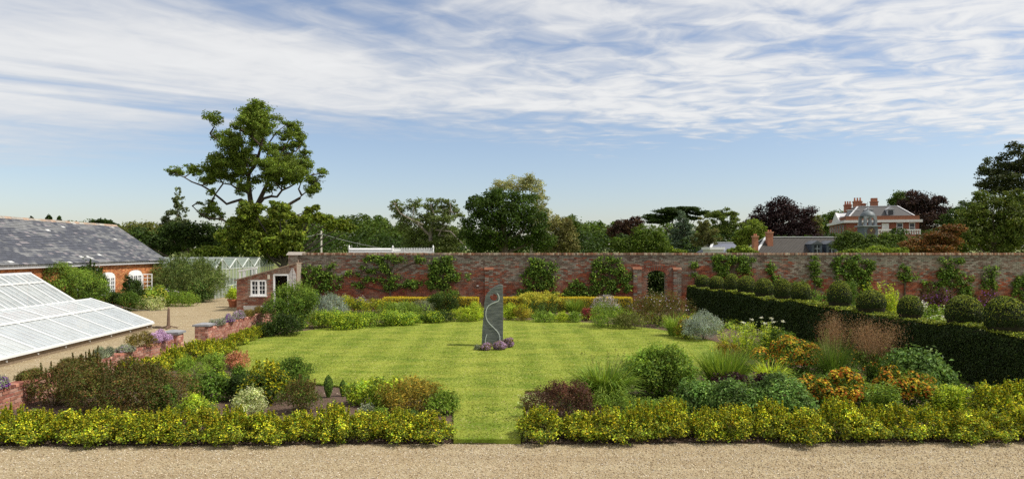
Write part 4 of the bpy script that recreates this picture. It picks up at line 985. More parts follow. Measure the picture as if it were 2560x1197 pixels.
for a, d, w1, z0, z1, npot in ((-.6 + 2, 9, 1.3, 11, 12.6, 3), (2.6, 6.5, 1.5, 11, 13.1, 3), (3.9, 6.5, .9, 11, 12.6, 0), (5.6, 6.0, 1.25, 11.2, 13.0, 1)):
    b2 = MB(); mbox(b2, a, a + w1, d, d + 1.0, z0, z1 - .3, (.33, .14, .085)); mbox(b2, a - .1, a + w1 + .1, d - .1, d + 1.1, z1 - .298, z1 - .1, (.33, .14, .085)); mbox(b2, a + .08, a + w1 - .08, d + .08, d + .92, z1 - .098, z1 + (.55 if npot == 1 else 0), (.36, .15, .09)); ch = b2.build('chimney', BRICK, mh)
    if npot == 3:
        for q in range(3):
            b2 = MB(); b2.lathe([(0.16, 0), (.2, .1), (.15, .2), (.15, .6), (.18, .62), (0.0, .62)], mpt(a + w1 * (q + .5) / 3, d + .5, z1), 8, (.42, .17, .10)); b2.build('chimney_pot', BRICK, mh)
for a0, a1, z0, z1, c in ((2.1, 2.9, 6.8, 8.3, 0), (4.1, 5.0, 6.8, 8.3, 0), (6.2, 7.25, 6.85, 8.25, 1), (8.7, 9.6, 6.8, 8.3, 0), (10.8, 11.6, 6.8, 8.3, 0)):
    b2 = MB(); mbox(b2, a0, a1, -.03, -.004, z0, z1, (.72, .72, .70) if c else (.3, .3, .3)); wi = b2.build('window', WHITE if c else WGLASS, mh)
    b2 = MB(); mbox(b2, a0 - .08, a0 - .002, -.06, -.004, z0 - .08, z1 + .08, (.75, .75, .73)); mbox(b2, a1 + .002, a1 + .08, -.06, -.004, z0 - .08, z1 + .08, (.75, .75, .73)); mbox(b2, a0, a1, -.06, -.004, z1 + .002, z1 + .08, (.75, .75, .73)); mbox(b2, a0, a1, -.06, -.031, (z0 + z1) / 2 - .04, (z0 + z1) / 2 + .04, (.75, .75, .73)); b2.build('window_frame', WHITE, wi)
for d in (2.5, 5.2, 7.9, 10.6, 13.3, 16):
    b2 = MB(); b2.hexa([mpt(-.03, d, 6.4), mpt(-.004, d, 6.4), mpt(-.004, d + 1, 6.4), mpt(-.03, d + 1, 6.4), mpt(-.03, d, 8.2), mpt(-.004, d, 8.2), mpt(-.004, d + 1, 8.2), mpt(-.03, d + 1, 8.2)], (1, 1, 1)); wi = b2.build('window', WGLASS, mh)
    b2 = MB()
    for dd in (d - .1, d + 1.0): b2.hexa([mpt(-.07, dd, 6.3), mpt(-.004, dd, 6.3), mpt(-.004, dd + .1, 6.3), mpt(-.07, dd + .1, 6.3), mpt(-.07, dd, 8.3), mpt(-.004, dd, 8.3), mpt(-.004, dd + .1, 8.3), mpt(-.07, dd + .1, 8.3)], (.72, .71, .69))
    b2.build('window_frame', WHITE, wi)
# lower wing with pale parapet in front of the house
lw = thing('stone_balustrade', 'pale stone parapet of a low wing below the manor house windows', 'parapet', P(2190, 640, 118) * (1, 1, 0) + [0, 0, float(terr(118))])
a = P(2185, 0, 118); b_ = P(2300, 0, 118); zt = P(0, 573, 118)[2]
b2 = MB(); b2.box((a[0], 118, float(terr(118)) - .1), (b_[0], 122, zt - .85), (.33, .15, .10)); b2.build('wing_wall', BRICK, lw)
b2 = MB(); b2.box((a[0] - .1, 117.9, zt - .2), (b_[0] + .1, 118.2, zt), (.66, .65, .62)); b2.build('rail', WHITE, lw)
for q in range(20):
    x_ = a[0] + (b_[0] - a[0]) * q / 19; b2 = MB(); b2.lathe([(.14, 0), (.14, .1), (.08, .2), (.15, .4), (.08, .6), (.14, .648)], (x_, 118.05, zt - .85), 7, (.62, .61, .58)); b2.build('baluster', WHITE, lw)
# clock turret
tD = 100.0; tc_ = P(2169, 0, tD); K = tD / FPX; tx = tc_[0]; tg = float(terr(tD)) - .1
def tz_(v): return EYE + (HZ - v) * K
ct = thing('clock_turret', 'blue grey clock turret with open arches and lead dome in front of the manor', 'turret', (tx, tD, tg))
hw = 17 * K
b2 = MB(); b2.box((tx - hw, tD - hw, tg), (tx + hw, tD + hw, tz_(567)), (.10, .12, .145)); b2.build('turret_base', LEAD, ct)
b2 = MB(); b2.box((tx - 22 * K, tD - 22 * K, tz_(567) + .003), (tx + 22 * K, tD + 22 * K, tz_(564)), (.24, .26, .28)); b2.build('cornice', LEAD, ct)
b2 = MB(); b2.lathe([(0, -.05), (.62, -.05), (.62, .0), (.56, .03), (0, .03)], (0, 0, 0), 20, (.10, .07, .06)); me = b2.mesh('clock_face', PLAIN)
o = bpy.data.objects.new('clock_face', me); COL.objects.link(o); o.parent = ct; o.matrix_parent_inverse = Matrix.Translation(-ct.location); o.location = (tx, tD - hw - .02, tz_(579)); o.rotation_euler = (math.pi / 2, 0, 0)
for q, (dx, dz) in enumerate(((.12, .38), (-.2, .22))):
    b2 = MB(); b2.bar((tx, tD - hw - .07, tz_(579)), (tx + dx, tD - hw - .07, tz_(579) + dz), .07, .03, (.65, .5, .2), up=(0, 1, 0)); b2.build('clock_hand', PLAIN, ct)
for sx in (-1, 1):
    for sy in (-1, 1):
        b2 = MB(); cx, cy = tx + sx * 12.5 * K, tD + sy * 12.5 * K; b2.box((cx - 3 * K, cy - 3 * K, tz_(564) + .003), (cx + 3 * K, cy + 3 * K, tz_(550)), (.17, .19, .21)); b2.build('arch_post', LEAD, ct)
for sy in (-1, 1):
    b2 = MB(); cy = tD + sy * 12.5 * K; r = 9.5 * K; zc = tz_(550)
    for k in range(8):
        a0 = math.pi * k / 8; a1 = math.pi * (k + 1) / 8
        V = []
        for yq in (cy - 2.4 * K, cy + 2.4 * K):
            V += [[tx + r * math.cos(a0), yq, zc + r * .7 * math.sin(a0)], [tx + r * math.cos(a1), yq, zc + r * .7 * math.sin(a1)], [tx + r * math.cos(a1), yq, tz_(541)], [tx + r * math.cos(a0), yq, tz_(541)]]
        b2.hexa(V, (.22, .235, .25))
    for sx in (-1, 1): b2.box((min(tx + sx * r, tx + sx * 15.4 * K), cy - 2.4 * K, zc + .004), (max(tx + sx * r, tx + sx * 15.4 * K), cy + 2.4 * K, tz_(541)), (.22, .235, .25))
    b2.build('arch', LEAD, ct)
b2 = MB(); b2.lathe([(17.5 * K, tz_(541) + .004), (17.5 * K, tz_(540)), (16.5 * K, tz_(537)), (13.5 * K, tz_(532)), (8 * K, tz_(528)), (2 * K, tz_(526)), (1.2 * K, tz_(522)), (0, tz_(518))], (tx, tD, 0), 20, (.11, .13, .14)); b2.build('dome', LEAD, ct, True)
b2 = MB(); b2.tube([[tx, tD, tz_(520)], [tx, tD, tz_(505)]], .03, 5, (.2, .2, .2)); b2.build('weather_vane', IRON, ct)
# stable block
sD = 80.0; K = sD / FPX; sg = float(terr(sD)) - .1
def sP(u, v, d=0.0): return np.array([(u - CXP) * K * (1 + d / sD), sD + d, EYE + (HZ - v) * K * (1 + d / sD)])
sb = thing('stable_block', 'long grey slate stable roof with blue dormers and brick chimney behind the wall', 'building', sP(2000, 628) * (1, 1, 0) + [0, 4, sg])
e0, e1 = sP(1880, 645)[0], sP(2190, 645)[0]; ez = EYE - .9; rz = sP(0, 592)[2]; r0 = sP(1945, 0)[0]; r1 = sP(2150, 0)[0]
b2 = MB(); b2.box((e0 + .2, sD + .2, sg), (e1 - .2, sD + 7.3, ez), (.34, .15, .09)); b2.build('wall', BRICK, sb)
b2 = MB(); ct_ = (.235, .228, .222)
V = np.array([[e0, sD, ez], [e1, sD, ez], [e1, sD + 7.5, ez], [e0, sD + 7.5, ez], [r0, sD + 3.75, rz], [r1, sD + 3.75, rz]])
b2.add(V, [[0, 1, 5, 4], [2, 3, 4, 5]], ct_); b2.add(V, [[1, 2, 5], [3, 0, 4]], ct_)
m_, t_, bb = newmat('slate_courses'); p_ = geo_pos(t_)
bt = N(t_, 'ShaderNodeTexBrick'); bt.offset = 0.5
bt.inputs['Scale'].default_value = 1.0; bt.inputs['Brick Width'].default_value = .42; bt.inputs['Row Height'].default_value = .2; bt.inputs['Mortar Size'].default_value = .018
for nm, cv in (('Color1', (.028, .025, .024)), ('Color2', (.045, .040, .037)), ('Mortar', (.12, .115, .11))): bt.inputs[nm].default_value = (*cv, 1)
sx_ = N(t_, 'ShaderNodeSeparateXYZ'); t_.links.new(p_, sx_.inputs[0]); cx_ = N(t_, 'ShaderNodeCombineXYZ'); t_.links.new(sx_.outputs[0], cx_.inputs[0]); t_.links.new(M(t_, 'MULTIPLY', sx_.outputs[2], 1.5), cx_.inputs[1]); t_.links.new(cx_.outputs[0], bt.inputs['Vector'])
t_.links.new(MIX(t_, M(t_, 'MULTIPLY', NOISE(t_, p_, .8, 5, .6), .6), bt.outputs[0], (.045, .038, .03)), bb.inputs['Base Color']); bb.inputs['Roughness'].default_value = .8; bb.inputs['Specular IOR Level'].default_value = .2
b2.build('roof', m_, sb)
for p1, p2 in ((V[0], V[4]), (V[4], V[5]), (V[3], V[4])):
    b2 = MB(); b2.bar(p1 + [0, -.02, .06], p2 + [0, -.02, .06], .26, .09, (.62, .62, .62)); b2.build('ridge_lead', LEAD, sb)
for u0, u1 in ((2036, 2062), (2073, 2099)):
    a, b_ = sP(u0, 0)[0], sP(u1, 0)[0]; zt = sP(0, 610)[2]; zp = sP(0, 601)[2]
    b2 = MB(); b2.box((a, sD + .7, ez), (b_, sD + 2.6, zt), (.05, .065, .09)); b2.build('dormer', LEAD, sb)
    b2 = MB(); b2.prism([[a - .08, sD + .55, zt + .004], [b_ + .08, sD + .55, zt + .004], [(a + b_) / 2, sD + .55, zp]], (0, 2.6, 0), (.07, .078, .092)); b2.build('dormer_roof', LEAD, sb)
    b2 = MB(); xm_ = (a + b_) / 2; b2.box((xm_ - .3, sD + .66, ez + .2), (xm_ + .3, sD + .695, zt - .12), (.015, .018, .022)); dw = b2.build('dormer_window', PLAIN, sb)
    b2 = MB(); b2.box((xm_ - .02, sD + .64, ez + .2), (xm_ + .02, sD + .658, zt - .12), (.45, .5, .55)); b2.box((xm_ - .3, sD + .645, zt - .55), (xm_ + .3, sD + .657, zt - .51), (.45, .5, .55)); b2.build('dormer_bar', LEAD, dw)
def chim(root, u0, u1, vt, vb, d):
    a, b_ = sP(u0, 0, d)[0], sP(u1, 0, d)[0]; zt = sP(0, vt, d)[2]; zb_ = sP(0, vb, d)[2]
    b2 = MB(); b2.box((a, sD + d, zb_), (b_, sD + d + .7, zt - .28), (.34, .145, .09)); b2.box((a - .07, sD + d - .07, zt - .278), (b_ + .07, sD + d + .77, zt - .1), (.38, .20, .13)); c_ = b2.build('chimney', BRICK, root)
    for q in (.3, .7):
        b2 = MB(); b2.lathe([(.1, 0), (.12, .04), (.09, .1), (.09, .24), (0, .24)], (a + (b_ - a) * q, sD + d + .35, zt - .1), 8, (.4, .17, .1)); b2.build('chimney_pot', BRICK, root)
chim(sb, 1919, 1933, 577, 625, 2.2); chim(sb, 1885, 1896, 587, 640, -.9)
lr = thing('low_slate_outbuilding', 'low blue grey slate roof with white lead hips left of the stable block', 'building', sP(1860, 628) * (1, 1, 0) + [0, 5, sg])
a, b_, c1, d1 = sP(1826, 0)[0], sP(1930, 0)[0], sP(1858, 0)[0], sP(1915, 0)[0]; zt = sP(0, 604)[2]; ze = sP(0, 632)[2]
V = np.array([[a, sD + 9, ze], [b_, sD + 9, ze], [b_, sD + 15, ze], [a, sD + 15, ze], [c1, sD + 12, zt], [d1, sD + 12, zt]])
b2 = MB(); b2.add(V, [[0, 1, 5, 4], [2, 3, 4, 5]], (.12, .13, .17)); b2.add(V, [[1, 2, 5], [3, 0, 4]], (.12, .13, .17)); b2.build('roof', SLATE, lr)
for p1, p2 in ((V[0], V[4]), (V[4], V[5])):
    b2 = MB(); b2.bar(p1 + [0, -.02, .06], p2 + [0, -.02, .06], .3, .1, (.66, .67, .68)); b2.build('ridge_lead', LEAD, lr)
b2 = MB(); b2.box((a + .1, sD + 9.1, sg), (b_ - .1, sD + 14.9, ze - .01), (.34, .15, .1)); b2.build('wall', BRICK, lr)
fl = thing('flat_white_roof', 'small flat white roof peeping over the wall beside the low slate roof', 'building', sP(1825, 628) * (1, 1, 0) + [0, 7, sg])
a, b_ = sP(1808, 0)[0], sP(1842, 0)[0]; b2 = MB(); b2.box((a, sD + 5, sg), (b_, sD + 8.5, sP(0, 624)[2]), (.55, .55, .54)); b2.build('wall', PLAIN, fl)
b2 = MB(); b2.box((a - .15, sD + 4.85, sP(0, 624)[2] + .003), (b_ + .15, sD + 8.65, sP(0, 617)[2]), (.74, .74, .74)); b2.build('roof_slab', WHITE, fl)

# ================================================================ PLANTS
def leaves(mb, Pt, Nn, L, W, C, fold=0.22, droop=0.12, T=None):
    """leaf-shaped faces, folded along the midrib"""
    n = len(Pt); Nn = unit(Nn)
    if T is None: T = R.normal(0, 1, (n, 3))
    T = unit(T - Nn * (T * Nn).sum(1, keepdims=True)); B = np.cross(Nn, T)
    L = np.broadcast_to(L, (n,))[:, None]; W = np.broadcast_to(W, (n,))[:, None]
    b0 = Pt - T * L * .5; tp = Pt + T * L * .5 - Nn * L * droop; l = Pt + B * W * .5 + Nn * W * fold; r = Pt - B * W * .5 + Nn * W * fold
    V = np.stack([b0, r, tp, l], 1).reshape(-1, 3); q = np.arange(n)[:, None] * 4
    F = np.concatenate([q + [0, 1, 2], q + [0, 2, 3]]); mb.add(V, F, np.concatenate([C, C]))
def sph(n):
    return unit(R.normal(0, 1, (n, 3)))
def clump_pts(lobes, n, lo=.72, hi=1.02, reject=.74, zmin=.02, bottom=.55):
    """points on the outside of a heap of ellipsoids (x,y,z,rx,ry,rz) with outward directions and lobe number"""
    lobes = np.asarray(lobes, float); area = (lobes[:, 3] * lobes[:, 5] + lobes[:, 4] * lobes[:, 5] + lobes[:, 3] * lobes[:, 4]); area /= area.sum()
    out = []; got = 0
    for _ in range(6):
        m = int((n - got) * 2.2) + 50
        k = R.choice(len(lobes), m, p=area); d = sph(m)
        low = d[:, 2] < -.35; keep = ~low | (R.random(m) < bottom); d = d[keep]; k = k[keep]; m = len(k)
        f = lo + (hi - lo) * R.random(m) ** .6
        p = lobes[k, :3] + d * lobes[k, 3:] * f[:, None]
        ok = p[:, 2] > zmin
        for q in range(len(lobes)):
            e = np.linalg.norm((p - lobes[q, :3]) / lobes[q, 3:], axis=1); ok &= (e > reject) | (k == q)
        out.append((p[ok], d[ok] / lobes[k[ok], 3:], k[ok])); got += ok.sum()
        if got >= n: break
    p = np.concatenate([o[0] for o in out])[:n]; d = unit(np.concatenate([o[1] for o in out]))[:n]; k = np.concatenate([o[2] for o in out])[:n]
    return p, d, k
def pick(pal, n, w=None):
    pal = np.asarray(pal, float); w = None if w is None else np.asarray(w) / np.sum(w)
    return pal[R.choice(len(pal), n, p=w)]
def jit(c, s=.2): return c * np.exp(R.normal(0, s, (len(c), 1))) * np.exp(R.normal(0, s * .25, (len(c), 3)))
PAL = dict(
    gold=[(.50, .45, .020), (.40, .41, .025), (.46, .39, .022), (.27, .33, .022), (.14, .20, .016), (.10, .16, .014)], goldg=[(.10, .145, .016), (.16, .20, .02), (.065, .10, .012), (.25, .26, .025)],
    green=[(.070, .122, .016), (.052, .095, .013), (.092, .15, .022), (.04, .078, .011)], dark=[(.030, .055, .010), (.022, .042, .008), (.042, .072, .013)],
    yew=[(.022, .038, .007), (.030, .048, .008), (.016, .030, .006)], yewlit=[(.22, .25, .03), (.18, .22, .026), (.14, .18, .022)],  # yew pair: shaded side leaves and sunlit top leaves, light put into the colour
    lime=[(.30, .37, .03), (.24, .33, .03), (.36, .40, .04), (.18, .27, .025)], mid=[(.13, .20, .03), (.10, .17, .025), (.17, .24, .035)],
    silver=[(.36, .42, .37), (.29, .35, .31), (.44, .49, .43), (.22, .28, .24)], blueg=[(.088, .155, .040), (.07, .125, .030), (.118, .19, .05), (.052, .098, .025)],
    purple=[(.095, .045, .028), (.07, .036, .022), (.12, .06, .03), (.085, .07, .025)], plum=[(.05, .022, .028), (.035, .018, .02), (.065, .03, .03)],
    coto=[(.105, .088, .025), (.085, .095, .022), (.115, .075, .028), (.06, .08, .018), (.13, .07, .03), (.07, .09, .02)], bronze=[(.22, .17, .03), (.30, .22, .035), (.15, .14, .025), (.10, .11, .02)],
    helen=[(.58, .38, .03), (.54, .27, .025), (.44, .14, .02), (.62, .47, .04), (.36, .09, .02), (.50, .40, .04)], straw=[(.36, .22, .12), (.30, .17, .09), (.42, .28, .17), (.24, .13, .07)],
    thyme=[(.50, .32, .56), (.58, .42, .62), (.44, .28, .48), (.52, .38, .56)], violet=[(.26, .06, .46), (.34, .10, .52), (.20, .05, .34)], moss=[(.14, .115, .025), (.10, .09, .022), (.18, .14, .03), (.09, .07, .02)],
    greyg=[(.17, .20, .15), (.13, .16, .12), (.21, .23, .18)], pale=[(.36, .40, .22), (.28, .33, .15), (.44, .46, .30), (.18, .23, .08)], white=[(.75, .75, .70), (.68, .69, .62)],
    euph=[(.44, .42, .05), (.50, .44, .07), (.38, .40, .05)], coral=[(.50, .20, .12), (.58, .28, .18), (.40, .16, .09), (.26, .17, .06)], lilac=[(.44, .36, .48), (.50, .43, .52), (.32, .27, .33)],
    ruby=[(.20, .03, .04), (.14, .025, .03), (.10, .06, .03)], copper=[(.030, .014, .016), (.022, .011, .013), (.040, .018, .018)], olive=[(.10, .115, .03), (.13, .14, .04), (.075, .09, .022)],
    rust=[(.13, .055, .02), (.10, .05, .018), (.16, .075, .025), (.07, .06, .018)], blueneedle=[(.085, .125, .09), (.065, .10, .07), (.11, .155, .115)], tree=[(.050, .085, .012), (.037, .068, .009), (.068, .105, .015)],
    treel=[(.13, .18, .022), (.16, .21, .028), (.10, .15, .02)], treed=[(.022, .042, .007), (.028, .052, .008), (.017, .034, .006)], treep=[(.21, .22, .10), (.17, .19, .08), (.26, .26, .14)])
for _k, _v in list(PAL.items()):
    if _k not in ('white', 'silver', 'thyme', 'violet', 'lilac', 'coral', 'straw', 'helen', 'gold', 'euph', 'copper', 'purple', 'plum'): PAL[_k] = [tuple(min(.6, q * g) for q, g in zip(t3, (1.42, 1.38, 1.2))) for t3 in _v]
def heap(w, d, h, k, rr=(.22, .36), core=.66, flat=1.0):
    L = [[0, 0, h * .40, w * .5 * core, d * .5 * core, h * .5 * core]]
    ph = R.uniform(0, 6.283, 3)
    for _ in range(k):
        a = R.uniform(0, 6.283); e = R.uniform(-.2, 1.0); ce = math.sqrt(max(0, 1 - e * e)); r = R.uniform(*rr)
        irr = 1 + .10 * math.sin(2 * a + ph[0]) + .10 * math.sin(3 * a + ph[1]) + R.normal(0, .16); hz = 1 + .12 * math.sin(a + ph[2]) + R.normal(0, .15)
        L.append([math.cos(a) * ce * w * .5 * (1 - r * .75) * irr, math.sin(a) * ce * d * .5 * (1 - r * .75) * irr, h * .42 + e * h * .56 * (1 - r * .7) * hz, w * .5 * r * 1.0, d * .5 * r * 1.0, max(w, d, h) * .5 * r * flat * R.uniform(.8, 1.2)])
    return np.array(L)
def stems(mb, w, d, h, n, c=(.09, .065, .04), r=.012):
    for _ in range(n):
        a = R.uniform(0, 6.283); q = R.uniform(.15, .8)
        e = np.array([math.cos(a) * w * .42 * q, math.sin(a) * d * .42 * q, h * R.uniform(.5, .85)])
        mb.tube([[e[0] * .1, e[1] * .1, -.05], e * [.45, .45, .5] + [R.normal(0, .02), 0, 0], e], [r, r * .7, r * .3], 4, c, cap=False)
def shrub(w, d, h, n, leaf, pal, pal2=None, k=14, tip=.0, up=.45, asp=.5, rr=(.22, .36), shoots=None, shootlen=None, gap=.74, j=.2, top_pal=None, top_at=.6, cl=6, dens=1.4, peak=0.0, spread=.7, clj=.13):
    """returns foliage MB and stem MB at the origin"""
    f = MB(); s = MB()
    global LASTL
    leaf = leaf * 1.2
    if shoots is None: shoots = 26
    if shootlen is None: shootlen = h * .16
    L = heap(w, d, h, k, rr)
    LASTL = L; n = int(n * dens); m = n // cl
    p0, n0, k0 = clump_pts(L, m, reject=gap, lo=.62)
    m = len(p0); n = m * cl
    rep = np.repeat(np.arange(m), cl); nn = n0[rep]; kk = k0[rep]
    p = p0[rep] + R.normal(0, leaf * spread, (n, 3)) + nn * np.abs(R.normal(0, leaf * .35, (n, 1)))
    lob = np.exp(R.normal(0, .24, len(L)))[kk][:, None] * np.exp(R.normal(0, clj, m))[rep][:, None]
    c = pick(pal, n)
    if pal2 is not None:
        inner = (R.random(m) < .38)[rep]; c[inner] = pick(pal2, inner.sum())
    if top_pal is not None:
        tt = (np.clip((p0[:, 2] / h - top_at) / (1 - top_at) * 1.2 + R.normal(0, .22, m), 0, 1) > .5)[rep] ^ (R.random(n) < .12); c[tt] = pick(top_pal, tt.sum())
    nn2 = unit(nn + np.array([0, 0, up]) + R.normal(0, .5, (n, 3)))
    p[:, 2] = np.maximum(p[:, 2], .01)
    if peak: rq = np.hypot(p[:, 0] / w, p[:, 1] / d) * 2; p[:, 2] *= 1 + peak * np.clip(.62 - rq, -.45, .6)
    leaves(f, p, nn2, leaf * R.uniform(.7, 1.3, n), leaf * asp * R.uniform(.8, 1.2, n), jit(c * lob, j))
    for _ in range(shoots):
        a = R.uniform(0, 6.283); q = math.sqrt(R.random()) * (.82 - .4 * peak)
        b0 = np.array([math.cos(a) * w * .5 * q, math.sin(a) * d * .5 * q, h * (1 - .45 * q * q) * .86]); ln = shootlen * R.uniform(.5, 1.25)
        tipv = b0 + np.array([math.cos(a) * .25 * q, math.sin(a) * .25 * q, 1.0]) * ln
        m = max(10, int(ln / leaf * 11)); t_ = R.random(m) ** .8
        pp = b0 + (tipv - b0) * t_[:, None] + R.normal(0, leaf * .42, (m, 3)) * (1.15 - t_)[:, None]
        cs = pick(top_pal if top_pal is not None else pal, m)
        leaves(f, pp, unit(R.normal(0, .6, (m, 3)) + [0, 0, .6]), leaf * R.uniform(.7, 1.15, m), leaf * asp, jit(cs, j))
        s.tube([b0 - [0, 0, ln * .3], b0, tipv], [.004, .003, .0015], 3, (.14, .15, .04), cap=False)
    stems(s, w, d, h, 7, r=max(.006, .012 * h))
    return f, s
def blades(w, d, h, n, pal, arch=.5, width=.012, spread=.5, segs=4, j=.2):
    """strap leaves that rise from the base and arch over"""
    mb = MB(); a = R.uniform(0, 6.283, n); q = np.sqrt(R.random(n)) * .35
    base = np.stack([np.cos(a) * w * .5 * q, np.sin(a) * d * .5 * q, np.full(n, -.02)], -1)
    a2 = a + R.normal(0, .5, n); out = np.stack([np.cos(a2) * w * .5, np.sin(a2) * d * .5, 0 * a2], -1) * (spread * R.uniform(.15, 1.1, n))[:, None]
    hh = h * R.uniform(.6, 1.05, n); ar = arch * R.uniform(.3, 1.3, n)
    side = np.stack([-np.sin(a2), np.cos(a2), 0 * a2], -1); side = unit(side + R.normal(0, .4, (n, 3)))
    t_ = np.linspace(0, 1, segs + 1); Vs = []
    for t1 in t_:
        z = hh * (t1 * (1 + ar) - ar * t1 ** 2 * 1.25 - 0 * t1)
        z = hh * np.minimum(t1 * 1.25, 1.25 * t1 - ar * np.maximum(t1 - .35, 0) ** 2 * 1.9)
        pt = base + out * (t1 ** 1.5)[..., None] if isinstance(t1, np.ndarray) else base + out * t1 ** 1.5
        pt = pt + np.stack([0 * z, 0 * z, z], -1); wd = width * (1 - .92 * t1 ** 2) * .5
        Vs += [pt - side * wd, pt + side * wd]
    V = np.stack(Vs, 1).reshape(-1, 3); m = 2 * (segs + 1); o = np.arange(n)[:, None] * m
    c = jit(pick(pal, n), j)
    for k in range(segs): mb.add(V if k == 0 else np.zeros((0, 3)), (o + [2 * k, 2 * k + 1, 2 * k + 3, 2 * k + 2]) - (0 if k == 0 else len(V)), c)
    return mb
def spires(w, d, h, n, leaf, pal, top=None, topn=0, lean=.12, hv=.25, asp=.32, topsize=.03):
    """upright leafy stems; top colours the last part of each stem"""
    f = MB(); s = MB(); fl = MB()
    for _ in range(n):
        a = R.uniform(0, 6.283); q = math.sqrt(R.random()); b0 = np.array([math.cos(a) * w * .46 * q, math.sin(a) * d * .46 * q, -.02])
        hh = h * (1 - hv * R.random()) * (1 - .18 * q * q); tp = b0 + np.array([R.normal(0, lean) + math.cos(a) * q * lean, R.normal(0, lean), 1]) * hh
        m = int(hh / leaf * 5) + 4; t_ = .12 + .88 * R.random(m)
        an = R.uniform(0, 6.283, m); dirs = np.stack([np.cos(an), np.sin(an), R.uniform(.1, .9, m)], -1)
        pp = b0 + (tp - b0) * t_[:, None] + unit(dirs) * leaf * .5
        leaves(f, pp, unit(np.stack([-np.cos(an) * .5, -np.sin(an) * .5, 1 + 0 * an], -1) + R.normal(0, .25, (m, 3))), leaf * (1.15 - .5 * t_), leaf * asp, jit(pick(pal, m), .2), T=dirs)
        s.tube([b0, (b0 + tp) / 2 + R.normal(0, .01, 3), tp], [.006, .005, .003], 3, (.10, .15, .03), cap=False)
        if top is not None:
            m = topn; pp = tp + R.normal(0, topsize, (m, 3)) * [1.2, 1.2, .7]
            leaves(fl, pp, unit(sph(m) + [0, 0, .9]), topsize * R.uniform(.7, 1.3, m), topsize * .8, jit(pick(top, m), .15))
    return f, s, fl
def flowers_on(L, n, size, pal, zfrac=.35, h=1, up=.8):
    mb = MB(); p, nn, _ = clump_pts(L, n * 2, 1.0, 1.22, reject=.9); k = p[:, 2] > h * zfrac; p = p[k][:n]; nn = nn[k][:n]; n = len(p)
    leaves(mb, p, unit(nn + [0, 0, up] + R.normal(0, .3, (n, 3))), size * R.uniform(.7, 1.3, n), size * .9, jit(pick(pal, n), .16), fold=.1)
    return mb
def at(u, v, z=0.0): return G(u, v, z)
def setroot(name, label, cat, loc, parts, group=None, rot=0.0):
    """parts: [(name, MB or mesh, material)] modelled at the origin"""
    r = thing(name, label, cat, loc, group); r.rotation_euler = (0, 0, rot)
    for nm, m_, mt in parts:
        if isinstance(m_, MB):
            if not m_.v or m_.n == 0: continue
            m_ = m_.mesh(nm, mt)
        o = bpy.data.objects.new(nm, m_); COL.objects.link(o); o.parent = r
        if nm in ('flowers', 'flower_heads', 'stems', 'stalks', 'seed_heads'): o['kind'] = 'stuff'
    return r
def soilz(x, y): return .015 + .03 * float(fbm(np.array(x * 1.3), np.array(y * 1.3), 5))
def dims(u0, u1, vt, vb, D=None):
    """pixel box of a plant -> base point, width, height"""
    if D is None: D = FPX * EYE / (vb - HZ)
    loc = np.array([((u0 + u1) / 2 - CXP) / FPX * D, D, 0.0]); loc[2] = soilz(loc[0], loc[1]) - .02
    return loc, (u1 - u0) / FPX * D, EYE - (vt - HZ) / FPX * D - loc[2]
def bush(label, box, pal, D=None, name='shrub', cat='shrub', n=2600, leaf=.05, dep=.9, fl=None, **kw):
    loc, w, h = dims(*box, D=D); loc[1] += w * dep * .3; w *= 1.05
    f, s = shrub(w, w * dep, h, n, leaf, PAL[pal] if isinstance(pal, str) else pal, **kw)
    parts = [('foliage', f, LEAF), ('stems', s, BARK)]
    if fl:
        nfl, sz, fp, zf = fl; parts.append(('flowers', flowers_on(LASTL, nfl, sz, PAL[fp], zf, h), PETAL))
    return setroot(name, label, cat, loc, parts)
def grassy(label, box, pal, D=None, n=500, arch=.5, width=.014, spread=1.0, name='ornamental_grass', cat='grass clump', heads=None, dep=.9):
    loc, w, h = dims(*box, D=D); loc[1] += w * dep * .25
    b_ = blades(w, w * dep, h, n, PAL[pal], arch, width, spread)
    parts = [('leaves', b_, LEAF)]
    if heads:
        nh, hp, sz, hk = heads; m = MB(); st_ = MB()
        for _ in range(nh):
            a = R.uniform(0, 6.283); q = math.sqrt(R.random()) * .8; tp = np.array([math.cos(a) * w * .5 * q, math.sin(a) * w * dep * .5 * q, h * R.uniform(.85, 1.15) * hk])
            st_.tube([tp * [.25, .25, 0], tp * [.6, .6, .6], tp], [.004, .003, .002], 3, (.22, .22, .07), cap=False)
            k = 9; leaves(m, tp + R.normal(0, sz, (k, 3)) * [.5, .5, 1.1], sph(k), sz * 1.2, sz * .4, jit(pick(PAL[hp], k), .2))
        parts += [('stalks', st_, BARK), ('seed_heads', m, PETAL)]
    return setroot(name, label, cat, loc, parts)
def upright(label, box, pal, D=None, n=40, leaf=.09, top=None, topn=14, topsize=.03, name='leafy_perennial', cat='plant', dep=.8, **kw):
    loc, w, h = dims(*box, D=D); loc[1] += w * dep * .3
    f, s, fl = spires(w, w * dep, h, n, leaf, PAL[pal], PAL[top] if top else None, topn, topsize=topsize, **kw)
    return setroot(name, label, cat, loc, [('foliage', f, LEAF), ('stems', s, BARK)] + ([('flowers', fl, PETAL)] if top else []))

